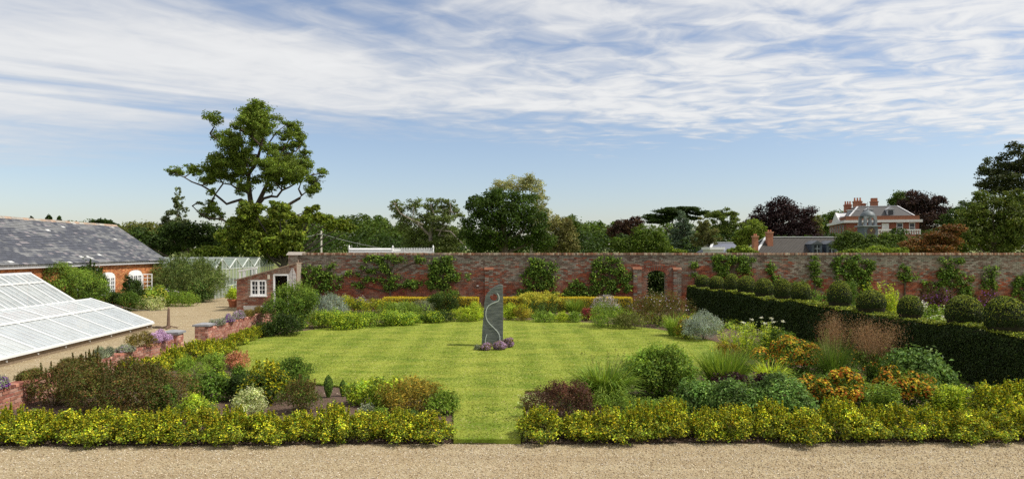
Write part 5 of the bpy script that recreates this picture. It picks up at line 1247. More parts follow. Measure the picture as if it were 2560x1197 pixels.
# ---------------------------------------------------------------- golden front hedge, shrub by shrub
GOLDV = []
for k in range(7):
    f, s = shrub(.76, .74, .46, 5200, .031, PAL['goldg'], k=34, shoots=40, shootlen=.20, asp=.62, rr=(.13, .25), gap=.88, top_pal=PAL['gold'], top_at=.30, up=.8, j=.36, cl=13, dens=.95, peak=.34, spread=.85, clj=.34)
    GOLDV.append((f.mesh('foliage', LEAF), s.mesh('stems', BARK)))
def gold(loc, sc, label, group, k, rot=None):
    fm, sm = GOLDV[k % 7]
    r = setroot('golden_shrub', label, 'shrub', loc, [('foliage', fm, LEAF), ('stems', sm, BARK)], group, R.uniform(0, 6.28) if rot is None else rot)
    r.scale = sc; return r
lx = np.linspace(-1.36, -8.78, 15); rx_ = np.linspace(.58, 8.98, 17)
lh = [.92, 1.02, .86, 1.0, .95, 1.0, 1.08, 1.0, 1.1, .98, .95, 1.05, .98, 1.08, .95]
rh = [.98, .95, .92, 1.1, 1.05, 1.02, .96, 1.18, 1.08, 1.2, 1.02, 1.05, .98, 1.0, .96, 1.04, 1.15]
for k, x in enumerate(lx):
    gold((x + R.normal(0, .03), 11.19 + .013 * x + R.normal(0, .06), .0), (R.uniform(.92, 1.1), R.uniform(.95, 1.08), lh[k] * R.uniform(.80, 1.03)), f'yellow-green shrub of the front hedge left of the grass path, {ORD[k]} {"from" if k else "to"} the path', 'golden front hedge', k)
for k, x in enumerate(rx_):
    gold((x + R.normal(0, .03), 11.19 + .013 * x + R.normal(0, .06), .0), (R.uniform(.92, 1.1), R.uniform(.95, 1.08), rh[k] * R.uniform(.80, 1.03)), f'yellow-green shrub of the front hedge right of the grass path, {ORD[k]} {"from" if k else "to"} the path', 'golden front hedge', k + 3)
# right end of the hedge rises behind
gold(np.array([(2480 - CXP) / FPX * 12.1, 12.15, .02]), (1.05, 1.0, 1.25), 'taller golden shrub behind the right end of the front hedge', 'golden shrubs in the beds', 2)
gold(np.array([(2550 - CXP) / FPX * 12.4, 12.5, .02]), (1.1, 1.0, 1.2), 'golden shrub at the right picture edge behind the front hedge', 'golden shrubs in the beds', 5)
for k, (u, v, s, lab) in enumerate(((330, 962, 1.05, 'golden shrub against the low wall, beside the brown spreading shrub'), (385, 950, 1.0, 'golden shrub against the near low wall, in the middle of its length'), (435, 925, 1.1, 'golden shrub below the lilac cushion at the near wall pier'), (490, 905, 1.05, 'golden shrub in the wall gap, just below the two piers'),
                                    (528, 898, 1.0, 'golden shrub right of the far wall pier'), (560, 888, .85, 'small golden shrub beside the lawn edge right of the piers'), (590, 866, .95, 'golden shrub at the near end of the far low wall row'), (615, 856, 1.0, 'golden shrub second along the far low wall row'), (642, 846, 1.0, 'golden shrub third along the far low wall row'), (668, 838, .95, 'golden shrub at the foot of the big green bush'))):
    p0 = at(u, v); gold(p0, (s * 1.05, s, s * (1.0 if k < 6 else .8)), lab, 'golden shrubs along the low wall', k + 1)

# ---------------------------------------------------------------- left bed
bush('wide spreading cotoneaster with rusty brown-green leaves behind the front hedge', (105, 425, 938, 1062), 'coto', D=12.7, n=12000, leaf=.038, dep=.65, k=40, rr=(.14, .30), shoots=110, shootlen=.28, up=.35)
bush('rusty brown-green arm of the spreading shrub draped over the near low wall', (40, 200, 925, 1010), 'coto', D=13.4, n=3000, leaf=.035, dep=.5, k=16, shoots=24, shootlen=.24)
bush('brown-green shrub leaning against the low wall below the blue-grey cushion', (165, 268, 895, 970), 'coto', D=14.2, n=2600, leaf=.035, dep=.6, k=14, shoots=24, shootlen=.32)
bush('glossy green low shrub at the right end of the brown spreading shrub', (360, 432, 965, 1030), 'green', D=12.9, n=1200, leaf=.04)
bush('feathery green shrub in the left bed beside bare soil', (425, 505, 900, 958), 'mid', n=1700, leaf=.05, asp=.22, shoots=16, shootlen=.2)
bush('bright green shrub beside the coral flowered plant', (505, 560, 886, 935), 'mid', n=1500, leaf=.05, asp=.3, shoots=10)
bush('coral pink leafed shrub at the lawn edge in the left bed', (556, 622, 884, 928), 'coral', n=1500, leaf=.04, asp=.4, shoots=14, shootlen=.14)
bush('dark green low shrub on the bare soil in the left bed', (468, 572, 950, 1012), 'green', n=2200, leaf=.05, k=16)
bush('small yellow-green plant beside the dark low shrub', (535, 566, 935, 958), 'lime', n=400, leaf=.05, asp=.3)
bush('small green plant behind the bare soil of the left bed', (575, 612, 920, 955), 'green', n=600, leaf=.045)
bush('dark leaved upright shrub left of the variegated golden shrub', (562, 625, 938, 1010), 'dark', n=1500, leaf=.05, shoots=10)
bush('tall green shrub with golden variegated leaves in the left bed', (600, 712, 912, 1022), 'dark', n=3200, leaf=.05, pal2=PAL['gold'], shoots=18, shootlen=.2, top_pal=PAL['gold'], top_at=.75)
bush('bushy green shrub at the lawn edge behind the golden variegated one', (672, 775, 902, 985), 'green', n=3000, leaf=.055, asp=.3, shoots=22, shootlen=.14)
bush('reddish green wispy shrub left of the small conifers', (700, 790, 960, 1040), 'coto', n=2200, leaf=.04, asp=.3, shoots=26, shootlen=.2, pal2=PAL['green'], gap=.6)
bush('pale variegated cone shaped shrub behind the front hedge', (578, 655, 978, 1062), 'pale', D=12.3, n=2600, leaf=.035, asp=.35, shoots=20, shootlen=.18)
bush('small lime green mound on bare soil behind the front hedge', (443, 527, 1000, 1050), 'mid', n=1700, leaf=.035, top_pal=PAL['lime'], top_at=.4)
for (u, v0, v1, wd, lab) in ((821, 938, 998, 22, 'taller of the two tiny dark conifers at the lawn edge'), (857, 950, 995, 15, 'smaller of the two tiny dark conifers at the lawn edge')):
    loc, w, h = dims(u - wd / 2, u + wd / 2, v0, v1); n = 1500; t_ = R.random(n) ** .8; a = R.uniform(0, 6.283, n)
    rad = w * .5 * np.clip(np.sin(np.pi * (1 - t_) ** .75 * .93 + .12), .05, 1) * R.uniform(.8, 1.05, n)
    p_ = np.stack([np.cos(a) * rad, np.sin(a) * rad, t_ * h], -1); T_ = np.stack([np.cos(a) * .3, np.sin(a) * .3, 1 + 0 * a], -1)
    f = MB(); leaves(f, p_, unit(np.stack([np.cos(a), np.sin(a), .4 + 0 * a], -1) + R.normal(0, .3, (n, 3))), .045, .016, jit(pick(PAL['green'], n), .2), T=T_)
    s = MB(); s.tube([[0, 0, -.03], [0, 0, h * .9]], [.02, .004], 6, (.1, .07, .05)); setroot('dwarf_conifer', lab, 'conifer', loc, [('foliage', f, NEEDLE), ('trunk', s, BARK)], 'two dwarf conifers')
bush('wide lime yellow mound at the corner of lawn and path', (880, 1015, 956, 1022), 'lime', n=4200, leaf=.045, asp=.6, k=22, dep=.8, rr=(.18, .28), pal2=PAL['mid'])
bush('golden bronze wispy shrub in front of the lime mound', (955, 1095, 960, 1042), 'bronze', n=4200, leaf=.05, asp=.22, k=18, shoots=44, shootlen=.16, up=.8)
bush('low green plant at the bed corner beside the grass path', (1075, 1140, 985, 1045), 'mid', n=1100, leaf=.06, asp=.3, gap=.55)
bush('tiny grey-green seedling on the soil left of the bronze shrub', (905, 932, 1015, 1040), 'greyg', n=260, leaf=.05, asp=.3, gap=.4)
bush('wispy green seedling on the soil behind the front hedge gap', (928, 968, 1025, 1062), 'mid', n=320, leaf=.05, asp=.2, gap=.4)
bush('small blue-green plant under the bronze shrub', (1012, 1045, 1028, 1056), 'blueg', n=420, leaf=.03)

# ---------------------------------------------------------------- right bed
bush('rounded purple-brown shrub beside the grass path', (1338, 1492, 962, 1066), 'purple', n=5200, leaf=.032, k=22, top_pal=[(.125, .05, .032), (.10, .05, .03)], top_at=.6, shoots=30, shootlen=.09)
bush('thin pale green plant at the path edge left of the purple-brown shrub', (1308, 1350, 990, 1030), 'pale', n=350, leaf=.06, asp=.25, gap=.4)
grassy('large arching clump of green strap leaves between two shrubs', (1428, 1604, 905, 1028), 'mid', n=1300, arch=.75, width=.026, spread=1.0, heads=(26, 'olive', .03, 1.02))
bush('rounded mid green shrub with fine leaves beside the arching grass', (1580, 1748, 880, 1012), 'green', n=9500, leaf=.055, asp=.45, k=40, shoots=60, shootlen=.14, rr=(.14, .30), pal2=PAL['mid'], top_pal=PAL['mid'], top_at=.5)
grassy('broad stand of bright green upright sword leaves', (1735, 1910, 890, 988), 'mid', n=900, arch=.12, width=.022, spread=.85, name='iris_clump', cat='plant')
grassy('clump of arching light green daylily leaves in front of the orange flowers', (1885, 1985, 895, 988), 'lime', n=420, arch=.7, width=.022, spread=1.1, name='daylily_clump', cat='plant')
bush('dark plum leaved low plant in front of the sword leaves', (1785, 1865, 940, 995), 'plum', n=1300, leaf=.06, asp=.6)
bush('dark plum leaved plant below the daylily leaves', (1895, 1965, 942, 1000), 'plum', n=1200, leaf=.06, asp=.6)
bush('low bright green mat behind the front hedge, below the arching grass', (1480, 1620, 1000, 1050), 'mid', n=2200, leaf=.045, asp=.3, dep=.6)
bush('low grassy green mound behind the hedge, left of the blue-green mounds', (1610, 1725, 1003, 1058), 'mid', n=2400, leaf=.05, asp=.2, dep=.7)
bush('blue-green mound, furthest left of three in the right bed', (1690, 1805, 968, 1040), 'blueg', n=3200, leaf=.05, asp=.6, k=22)
bush('blue-green mound, middle of three in the right bed', (1785, 1905, 972, 1056), 'blueg', n=3400, leaf=.05, asp=.6, k=22)
bush('large blue-green mound, right of three in the right bed', (1880, 2052, 968, 1062), 'blueg', n=4600, leaf=.05, asp=.6, k=28)
bush('sprawling mass of orange and yellow daisy flowers near the feathery grasses', (1915, 2085, 866, 945), 'green', n=3600, leaf=.06, asp=.35, k=32, rr=(.12, .24), fl=(2400, .058, 'helen', .45), name='helenium_clump', cat='flowers')
bush('near mass of orange and red daisy flowers, left half beside the blue-green mound', (2015, 2180, 940, 1042), 'green', n=3800, leaf=.055, asp=.35, k=34, rr=(.12, .22), fl=(3200, .055, 'helen', .38), name='helenium_clump', cat='flowers')
bush('near mass of orange and red daisy flowers, right half beside the lime spires', (2200, 2345, 930, 1035), 'green', n=3400, leaf=.055, asp=.35, k=34, rr=(.12, .22), fl=(2900, .055, 'helen', .38), name='helenium_clump', cat='flowers')
upright('bright green leafy clump between the two near orange flower masses', (2160, 2265, 955, 1050), 'mid', n=75, leaf=.085)
upright('bright lime green leafy clump right of the orange flowers', (2335, 2440, 955, 1045), 'lime', n=85, leaf=.08)
bush('leafy green shrub in front of the yew hedge above the orange flowers', (2245, 2372, 884, 985), 'blueg', n=3400, leaf=.08, asp=.55, k=20)
grassy('tall fine green grass behind the near orange flowers', (2040, 2150, 860, 975), 'green', n=650, arch=.3, width=.01, spread=1.0, heads=(40, 'olive', .03, 1.1))
bush('loose green foliage with small orange flowers between the two grasses', (2110, 2260, 888, 965), 'green', n=2200, leaf=.05, asp=.3, gap=.5, fl=(160, .045, 'helen', .4))
def feather(label, box, D, nst, nsp):
    loc, w, h = dims(*box, D=D)
    bl = blades(w * .6, w * .6, h * .5, 260, PAL['green'], .4, .012, 1.0); st_ = MB(); hd = MB(); pts = []
    for _ in range(nst):
        a = R.uniform(0, 6.283); q = math.sqrt(R.random()); tp = np.array([math.cos(a) * w * .42 * q, math.sin(a) * w * .42 * q, h * R.uniform(.62, .98)])
        st_.tube([tp * [.12, .12, 0], tp * [.5, .5, .6], tp], [.004, .003, .0015], 3, (.24, .16, .08), cap=False)
        m = nsp; t_ = R.random(m); pp = tp * [.6, .6, .62] * (1 - t_)[:, None] + tp * t_[:, None] + R.normal(0, 1, (m, 3)) * [w * .10, w * .10, h * .07]
        pts.append(pp)
    pts = np.concatenate(pts); m = len(pts)
    leaves(hd, pts, sph(m), R.uniform(.02, .05, m), .006, jit(pick(PAL['straw'], m), .25))
    return setroot('feather_grass', label, 'grass clump', loc, [('leaves', bl, LEAF), ('stalks', st_, BARK), ('seed_heads', hd, PETAL)], 'feathery grasses by the yew hedge')
feather('feathery brown grass plume, narrower left one in front of the yew hedge', (2035, 2128, 775, 930), 16.6, 60, 70)
feather('feathery brown grass plume, wider right one in front of the yew hedge', (2112, 2258, 788, 940), 16.2, 95, 80)
upright('tall lime green leafy plant with white flower heads by the lawn', (1815, 1968, 800, 900), 'lime', n=60, leaf=.12, top='pale', topn=8, topsize=.035, hv=.45, asp=.26)
o_ = MB(); s_ = MB(); loc, w, h = dims(1825, 1960, 797, 900)
for q in range(7):
    tp = np.array([R.uniform(-.5, .5) * w, R.uniform(-.2, .2), h * R.uniform(.85, 1.1)]); m = 30
    pp = tp + np.stack([R.normal(0, .028, m), R.normal(0, .028, m), R.normal(0, .015, m)], -1); leaves(o_, pp, unit(sph(m) * .5 + [0, 0, 1]), .03, .028, jit(pick(PAL['white'], m), .06)); s_.tube([[tp[0] * .6, 0, 0], tp], [.005, .003], 3, (.14, .2, .04), cap=False)
setroot('white_umbel_flowers', 'flat white flower heads standing above the tall lime plant', 'flowers', loc, [('flower_heads', o_, PETAL), ('stems', s_, BARK)])
bush('dark green leafy plant between the lime plant and the yew hedge', (1915, 1998, 832, 900), 'green', n=1900, leaf=.07, asp=.5)
bush('low yellowish daylily foliage at the lawn edge below the lime plant', (1795, 1860, 862, 905), 'bronze', n=500, leaf=.08, asp=.2, gap=.5)
bush('dense silver leaved mound at the right lawn edge', (1720, 1812, 784, 858), 'silver', n=5200, leaf=.05, asp=.22, k=20, shoots=80, shootlen=.14, up=.9)

# ---------------------------------------------------------------- bed along the far side of the lawn
bush('tall bushy green shrub in front of the shed door', (660, 785, 712, 836), 'green', D=27.6, n=7000, leaf=.07, asp=.4, k=24, shoots=40, shootlen=.3, top_pal=PAL['mid'], top_at=.55)
bush('dark leafy skirt of shrub at the foot of the tall green bush', (655, 760, 790, 846), 'dark', n=2400, leaf=.07, k=12)
upright('tall wispy green stems rising beside the end of the garden wall', (722, 768, 690, 800), 'mid', D=31.5, n=26, leaf=.12)
bush('silver leaved mound left of the flower border', (776, 860, 738, 805), 'silver', n=4200, leaf=.07, asp=.2, k=18, shoots=60, shootlen=.16, up=.8)
bush('golden variegated shrub right of the left silver mound', (838, 900, 745, 792), 'green', D=33.2, n=1700, leaf=.06, pal2=PAL['gold'], top_pal=PAL['gold'], top_at=.45)
bush('round golden shrub at the left end of the clipped yellow hedge', (900, 958, 748, 795), 'goldg', D=32.6, n=1700, leaf=.05, top_pal=PAL['gold'], top_at=.4)
bush('thin lilac and violet flowers in front of the wall, left of the golden shrub', (872, 925, 745, 790), 'greyg', D=34, n=500, leaf=.06, asp=.2, gap=.4, fl=(260, .05, 'lilac', .55))
bush('pale green bushy plant behind the left silver mound', (825, 880, 740, 790), 'pale', D=34.2, n=900, leaf=.07, asp=.3)
lab = ['low lime green ground cover, leftmost patch along the far lawn edge', 'low lime green ground cover, second patch along the far lawn edge', 'bright lime ground cover, third patch along the far lawn edge', 'low green ground cover, fourth patch along the far lawn edge', 'low green ground cover, fifth patch along the far lawn edge']
for k, (b_, pl) in enumerate((((765, 850, 782, 824), 'mid'), ((815, 905, 786, 829), 'lime'), ((880, 985, 780, 822), 'mid'), ((965, 1045, 785, 818), 'mid'), ((1030, 1105, 786, 812), 'green'))):
    bush(lab[k], b_, pl, n=2600, leaf=.06, asp=.5, k=22, dep=.7, pal2=PAL['green'] if pl == 'lime' else PAL['lime'], rr=(.16, .26), name='ground_cover', cat='plant')
bush('green leafy plants behind the lime ground cover', (930, 1060, 766, 800), 'mid', D=31.2, n=2600, leaf=.06, dep=.5, k=18)
upright('pale yellow flower spikes in front of the clipped yellow hedge', (982, 1024, 756, 795), 'mid', D=33, n=26, leaf=.06, top='pale', topn=16, topsize=.04)
bush('feathery grey-green fennel mound before the yellow hedge', (1025, 1082, 752, 800), 'greyg', D=32, n=1700, leaf=.07, asp=.1, k=12)
bush('rounded dark green shrub standing above the yellow hedge', (1070, 1155, 724, 792), 'dark', D=33, n=3400, leaf=.06, top_pal=PAL['green'], top_at=.5)
bush('lime yellow mound left of the standing stone', (1135, 1208, 764, 808), 'lime', n=2800, leaf=.05, k=20, dep=.8)
bush('green low shrub at the lawn edge left of the lime mound', (1070, 1145, 782, 810), 'dark', n=1700, leaf=.05, dep=.7)
bush('lime yellow mound right of the standing stone', (1255, 1292, 762, 804), 'lime', n=1700, leaf=.05, k=14)
bush('ragged yellow-orange shrub right of the standing stone', (1280, 1335, 762, 806), 'bronze', n=1700, leaf=.06, asp=.25, top_pal=PAL['gold'], top_at=.6, shoots=14)
upright('tall euphorbia with round yellow flower heads before the wall', (1300, 1402, 728, 800), 'blueg', D=31.8, n=46, leaf=.11, top='euph', topn=46, topsize=.07, name='euphorbia', asp=.25)
bush('low bright green cushion at the lawn edge below the euphorbia', (1325, 1390, 785, 810), 'mid', n=1700, leaf=.045, dep=.8)
bush('bright green dome at the lawn edge, left of the white flowers', (1392, 1424, 782, 810), 'lime', n=1000, leaf=.05, asp=.25)
bush('bright green dome with white flowers at the lawn edge', (1424, 1456, 778, 810), 'mid', n=1000, leaf=.05, asp=.3, fl=(60, .05, 'white', .7))
grassy('upright green sword leaves behind the lawn edge domes', (1405, 1475, 752, 800), 'mid', D=32, n=420, arch=.1, width=.03, spread=.8, name='iris_clump', cat='plant')
bush('small dark red leaved plant in the far border', (1452, 1490, 772, 812), 'ruby', D=30.2, n=900, leaf=.06, asp=.5)
bush('airy lilac flowered plant in front of the clipped yellow hedge', (1485, 1565, 742, 800), 'greyg', D=31.5, n=1300, leaf=.06, asp=.2, gap=.5, fl=(900, .045, 'lilac', .4))
bush('fresh green shrub below the airy lilac flowers', (1478, 1580, 768, 824), 'mid', n=2800, leaf=.06, asp=.35, k=18, shoots=20)
bush('grey-green low shrub at the lawn edge before the brown shrub', (1540, 1610, 785, 828), 'olive', n=1500, leaf=.05)
bush('large loose brown-green shrub with pink flecks in front of the yew hedge', (1575, 1735, 746, 840), 'coto', D=27.6, n=6000, leaf=.06, asp=.3, k=26, shoots=50, shootlen=.22, gap=.62, fl=(160, .05, 'lilac', .6))
grassy('arching bright green grass tuft below the brown-green shrub', (1655, 1725, 785, 846), 'mid', n=420, arch=.6, width=.022, spread=1.1)
bush('yellow-green spotted shrub left of the right silver mound', (1695, 1738, 795, 852), 'bronze', n=900, leaf=.06, pal2=PAL['lime'])
# clipped yellow hedge along the wall
def clipped(name, label, cat, x0, x1, y0, y1, h, n, leaf, pal, top, base, wob=.03, mat=None):
    r = thing(name, label, cat, ((x0 + x1) / 2, (y0 + y1) / 2, 0)); f = MB()
    A = [(x1 - x0) * h, (x1 - x0) * (y1 - y0), (y1 - y0) * h, (y1 - y0) * h]; A = np.array(A) / sum(A); k = R.choice(4, n, p=A)
    a, b_ = R.random(n), R.random(n); X_ = x0 + a * (x1 - x0); Y_ = np.where(k == 1, y0 + b_ * (y1 - y0), y0); Z_ = np.where(k == 1, h, b_ * h)
    X_ = np.where(k == 2, x0, np.where(k == 3, x1, X_)); Y_ = np.where(k >= 2, y0 + a * (y1 - y0), Y_)
    nn = np.array([[0, -1, .2], [0, 0, 1], [-1, 0, .2], [1, 0, .2]])[k]
    p_ = np.stack([X_, Y_, Z_], -1) + nn * (R.normal(0, wob * .5, n) + (fbm(X_ * 2, Z_ * 2 + Y_ * 2, 9) - .5) * wob * 2)[:, None]
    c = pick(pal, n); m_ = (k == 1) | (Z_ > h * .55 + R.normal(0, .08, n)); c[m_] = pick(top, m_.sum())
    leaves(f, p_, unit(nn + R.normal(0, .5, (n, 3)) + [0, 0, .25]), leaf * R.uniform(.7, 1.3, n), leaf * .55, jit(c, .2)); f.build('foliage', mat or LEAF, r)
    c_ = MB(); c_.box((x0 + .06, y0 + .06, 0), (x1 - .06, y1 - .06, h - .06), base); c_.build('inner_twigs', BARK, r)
    return r
for u0, u1, lab in ((960, 1196, 'clipped bright yellow hedge below the wall, left of the standing stone'), (1257, 1578, 'clipped bright yellow hedge below the wall, right of the standing stone'), (1616, 1652, 'short clipped yellow hedge in front of the arched doorway')):
    a, b_ = P(u0, 0, 34.6)[0], P(u1, 0, 34.6)[0]
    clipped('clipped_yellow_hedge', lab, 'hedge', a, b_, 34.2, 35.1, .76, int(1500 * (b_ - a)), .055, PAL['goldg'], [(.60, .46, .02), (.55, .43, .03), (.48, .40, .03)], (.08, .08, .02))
# foot of the standing stone: thyme cushions
def cushion(label, loc, w, d, h, pal, flp, n=1800, nf=1400, fz=.2, name='cushion_plant', group=None, leaf=.022, fs=.026):
    f, s = shrub(w, d, h, n, leaf, PAL[pal], k=10, rr=(.25, .4), asp=.6); parts = [('foliage', f, LEAF)]
    if flp: parts.append(('flowers', flowers_on(LASTL, nf, fs, PAL[flp], fz, h), PETAL))
    return setroot(name, label, 'plant', loc, parts, group)
for (u, v, w, d, h, fl_, lab) in ((1216, 875, .36, .3, .17, 'thyme', 'mauve thyme cushion at the left foot of the standing stone'), (1250, 874, .42, .3, .22, 'thyme', 'mauve thyme cushion in front of the standing stone'), (1271, 868, .36, .3, .30, 'thyme', 'mauve thyme cushion at the right foot of the standing stone')):
    p0 = at(u, v, LZ); cushion(lab, p0, w, d, h, 'moss', fl_, fz=.05, nf=2600)
p0 = at(1203, 874, LZ); cushion('low green mat left of the standing stone', p0, .5, .3, .08, 'greyg', None)
# cushions on the low walls
def wallx(y): return lowx(y) - .12
for (yq, w, d, h, pal, fl_, lab, nf) in ((12.95, .55, .42, .14, 'greyg', 'violet', 'vivid violet cushion on the near low wall at the left picture edge', 1800), (13.9, .5, .35, .12, 'coto', None, 'brown mat on the near low wall beside the violet cushion', 0), (15.3, .7, .34, .12, 'coto', None, 'low brown-green mat on the near low wall behind the spreading shrub', 0), (16.6, .6, .34, .18, 'greyg', None, 'grey-green lavender cushion on the near low wall', 0),
                                 (17.6, .5, .36, .12, 'greyg', 'thyme', 'dusty lilac mat on the near wall, left of the moss mound', 500), (18.5, 1.0, .5, .33, 'moss', None, 'large mossy brown dome on the near low wall', 0), (19.55, .85, .46, .24, 'thyme', 'thyme', 'pale lilac thyme dome beside the near pier', 2200),
                                 (23.9, .8, .36, .13, 'greyg', 'lilac', 'grey-lilac mat on the far low wall next to its pier', 500), (25.0, .8, .38, .15, 'greyg', 'violet', 'violet cushion on the far low wall', 1300), (26.2, .9, .4, .2, 'greyg', 'thyme', 'lavender coloured cushion on the far low wall', 1400), (27.4, .9, .4, .14, 'moss', None, 'olive green mat on the far low wall', 0), (28.6, .8, .4, .2, 'moss', None, 'mossy mound on the far low wall near the trough', 0), (29.8, .7, .4, .16, 'greyg', 'thyme', 'dusky purple mat on the far low wall beside the green bush', 400)):
    hh = .525 if yq < 21 else .525
    o = cushion(lab, (wallx(yq) + .02, yq, hh - .02), d, w, h, pal, fl_, n=2600, nf=nf, group='cushion plants on the low walls', leaf=.026)
loc = tp + [0, 0, .34]; f, s = shrub(.8, .4, .34, 1100, .05, PAL['green']); m = MB(); L_ = LASTL; setroot('white_flowers', 'white flowers growing in the stone trough', 'flowers', loc, [('foliage', f, LEAF), ('flowers', flowers_on(L_, 420, .055, PAL['white'], .3, .36), PETAL)])
f, s = shrub(.62, .6, .62, 700, .08, PAL['lime']); setroot('yellow_pot_plant', 'bright yellow-green plant in the terracotta pot', 'plant', po + [0, 0, .38], [('foliage', f, LEAF), ('stems', s, BARK)])

# ---------------------------------------------------------------- yew hedge and its clipped domes
yh = thing('yew_hedge', 'long dark clipped yew hedge along the right side of the lawn', 'hedge', (hedx(24) + .4, 24, 0))
HH, HW = 1.30, .85
n = 85000; y0, y1 = 12.6, 35.3
# more leaves where the camera is close
face = R.choice(4, n, p=[.55, .36, .05, .04]); yq = y0 * (y1 / y0) ** R.random(n); a = R.random(n)
step = lambda y: HH + .05 * np.sin(y * .9) + .05 * (fbm(y * 1.1, y * 0, 61) - .5)
d_ = np.where(face == 0, 0, np.where(face == 1, a * HW, np.where(face == 2, HW, a * HW))); z_ = np.where(face == 1, step(yq), a * step(yq)); yq = np.where(face == 3, y1, yq)
z_ = np.where(face == 3, R.random(n) * HH, z_)
nn = np.array([[-1, 0, .12], [0, 0, 1], [1, 0, .1], [0, 1, .1]])[face]
off = (fbm(yq * 1.4, z_ * 1.6 + d_ * 1.5, 71) - .5) * .20 + R.normal(0, .016, n)
p_ = np.stack([hedx(yq) + d_, yq, z_], -1) + nn * off[:, None]
# round the top edge
ed = (face == 0) & (z_ > HH - .1); p_[ed, 0] += (z_[ed] - HH + .1) * .5
c = pick(PAL['yew'], n); m_ = (face == 1) & (R.random(n) < .75); c[m_] = pick(PAL['yewlit'], m_.sum())  # sunlight on the hedge top is painted with the brighter leaf colours
f = MB(); sc = np.clip(yq / 20, .75, 1.4)
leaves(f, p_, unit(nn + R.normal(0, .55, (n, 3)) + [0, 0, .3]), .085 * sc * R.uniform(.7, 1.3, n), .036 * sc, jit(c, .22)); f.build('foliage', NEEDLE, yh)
c_ = MB(); q0, q1 = y0 + .05, y1 - .08
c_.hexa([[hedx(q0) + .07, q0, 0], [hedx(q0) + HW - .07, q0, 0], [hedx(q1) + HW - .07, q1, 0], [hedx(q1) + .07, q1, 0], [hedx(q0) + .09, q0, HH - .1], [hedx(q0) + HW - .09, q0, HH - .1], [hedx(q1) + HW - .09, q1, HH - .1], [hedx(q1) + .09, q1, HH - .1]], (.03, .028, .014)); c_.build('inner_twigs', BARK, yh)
# stub of hedge that turns away near the middle
DOME = []
for k in range(4):
    f = MB(); n = 6000; d = sph(n); d[:, 2] = np.where(d[:, 2] < -.55, -d[:, 2], d[:, 2]); d = unit(d)
    cyl = d[:, 2] < 0
    r_ = .465 * (1 + (vnoise(d[:, 0] * 4 + 9 + k, d[:, 1] * 4 + d[:, 2] * 3, 5) - .5) * .06) * (.93 + .07 * R.random(n) ** .4)
    p_ = d * r_[:, None]; p_[:, :2] = np.where(cyl[:, None], unit(d[:, :2]) * (r_ * (1 - .05 * np.abs(d[:, 2])))[:, None], p_[:, :2]); p_[:, 2] = np.where(cyl, p_[:, 2] * .75, p_[:, 2] * 1.06)
    p_[:, 2] += .37
    c = pick(PAL['yew'], n); m_ = R.random(n) < np.clip(d[:, 2] * .55 + .12, .02, .5); c[m_] = pick(PAL['yewlit'], m_.sum())  # upward facing leaves get the painted sunlit colour more often
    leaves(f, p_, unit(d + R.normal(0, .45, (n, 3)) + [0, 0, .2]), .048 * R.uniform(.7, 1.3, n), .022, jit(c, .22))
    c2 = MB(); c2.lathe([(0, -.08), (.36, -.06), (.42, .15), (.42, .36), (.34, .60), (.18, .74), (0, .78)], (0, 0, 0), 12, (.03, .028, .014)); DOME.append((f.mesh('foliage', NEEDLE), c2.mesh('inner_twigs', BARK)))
dl = ['first from the garden wall', 'second from the garden wall', 'third from the garden wall', 'fourth from the garden wall', 'fifth from the garden wall', 'sixth from the garden wall', 'seventh from the garden wall', 'eighth from the garden wall', 'ninth from the garden wall', 'tenth from the garden wall, smaller and looser', 'large, second from the right picture edge', 'large, nearest at the right picture edge']
for k, (u, vt, vb, wd) in enumerate(((1757, 681, 714, 39), (1793, 681, 718, 41), (1828, 681, 724, 44), (1865, 686, 733, 47), (1909, 692, 739, 53), (1957, 697, 748, 46), (2004, 703, 757, 56), (2098, 705, 770, 64), (2180, 724, 781, 70), (2275, 737, 793, 63), (2409, 733, 812, 91), (2518, 740, 826, 104))):
    kk = (u - CXP) / FPX; cxo = HW / 2; D = (10.75 + cxo + .080 * 14.3) / (kk + .080)
    w = wd / FPX * D; h = (vb - vt) / FPX * D * 1.02
    fm, sm = DOME[k % 4]
    r = setroot('yew_dome', 'clipped yew dome on the long hedge, ' + dl[k], 'topiary', (kk * D, D, HH - .03), [('foliage', fm, NEEDLE), ('inner_twigs', sm, BARK)], 'clipped domes on the yew hedge', R.uniform(0, 6))
    q = R.uniform(.93, 1.06, 3); r.scale = (w * q[0], w * q[1], max(h, w * .80) / .86 * q[2]); r.rotation_euler = (R.normal(0, .05), R.normal(0, .05), r.rotation_euler[2])
# garden behind the hedge
bush('purple-grey shrub between the yew domes and the wall', (2305, 2395, 712, 775), 'purple', D=27.5, n=2600, leaf=.07, asp=.4, k=16, fl=(300, .05, 'violet', .5))
bush('purple-grey shrub beyond the two nearest yew domes', (2440, 2530, 728, 790), 'purple', D=26, n=2200, leaf=.07, asp=.4, fl=(200, .05, 'violet', .5))
upright('pale yellow-green leafy shrub by the wall behind the ninth yew dome', (2172, 2252, 694, 770), 'lime', D=28.5, n=34, leaf=.16, hv=.5)
upright('white flower spikes beside the tenth yew dome', (2290, 2318, 742, 785), 'mid', D=24.5, n=16, leaf=.09, top='white', topn=18, topsize=.05)
bush('low white flowering plants on the grass behind the hedge', (2300, 2390, 765, 795), 'mid', D=22.5, n=900, leaf=.07, dep=.5, fl=(130, .075, 'white', .5))
bush('green border plants along the wall behind the first yew domes', (1930, 2060, 715, 765), 'green', D=33.5, n=2600, leaf=.07, dep=.4, k=20)
bush('green border plants along the wall behind the middle yew domes', (2060, 2170, 722, 772), 'green', D=32, n=2000, leaf=.07, dep=.4, k=16)

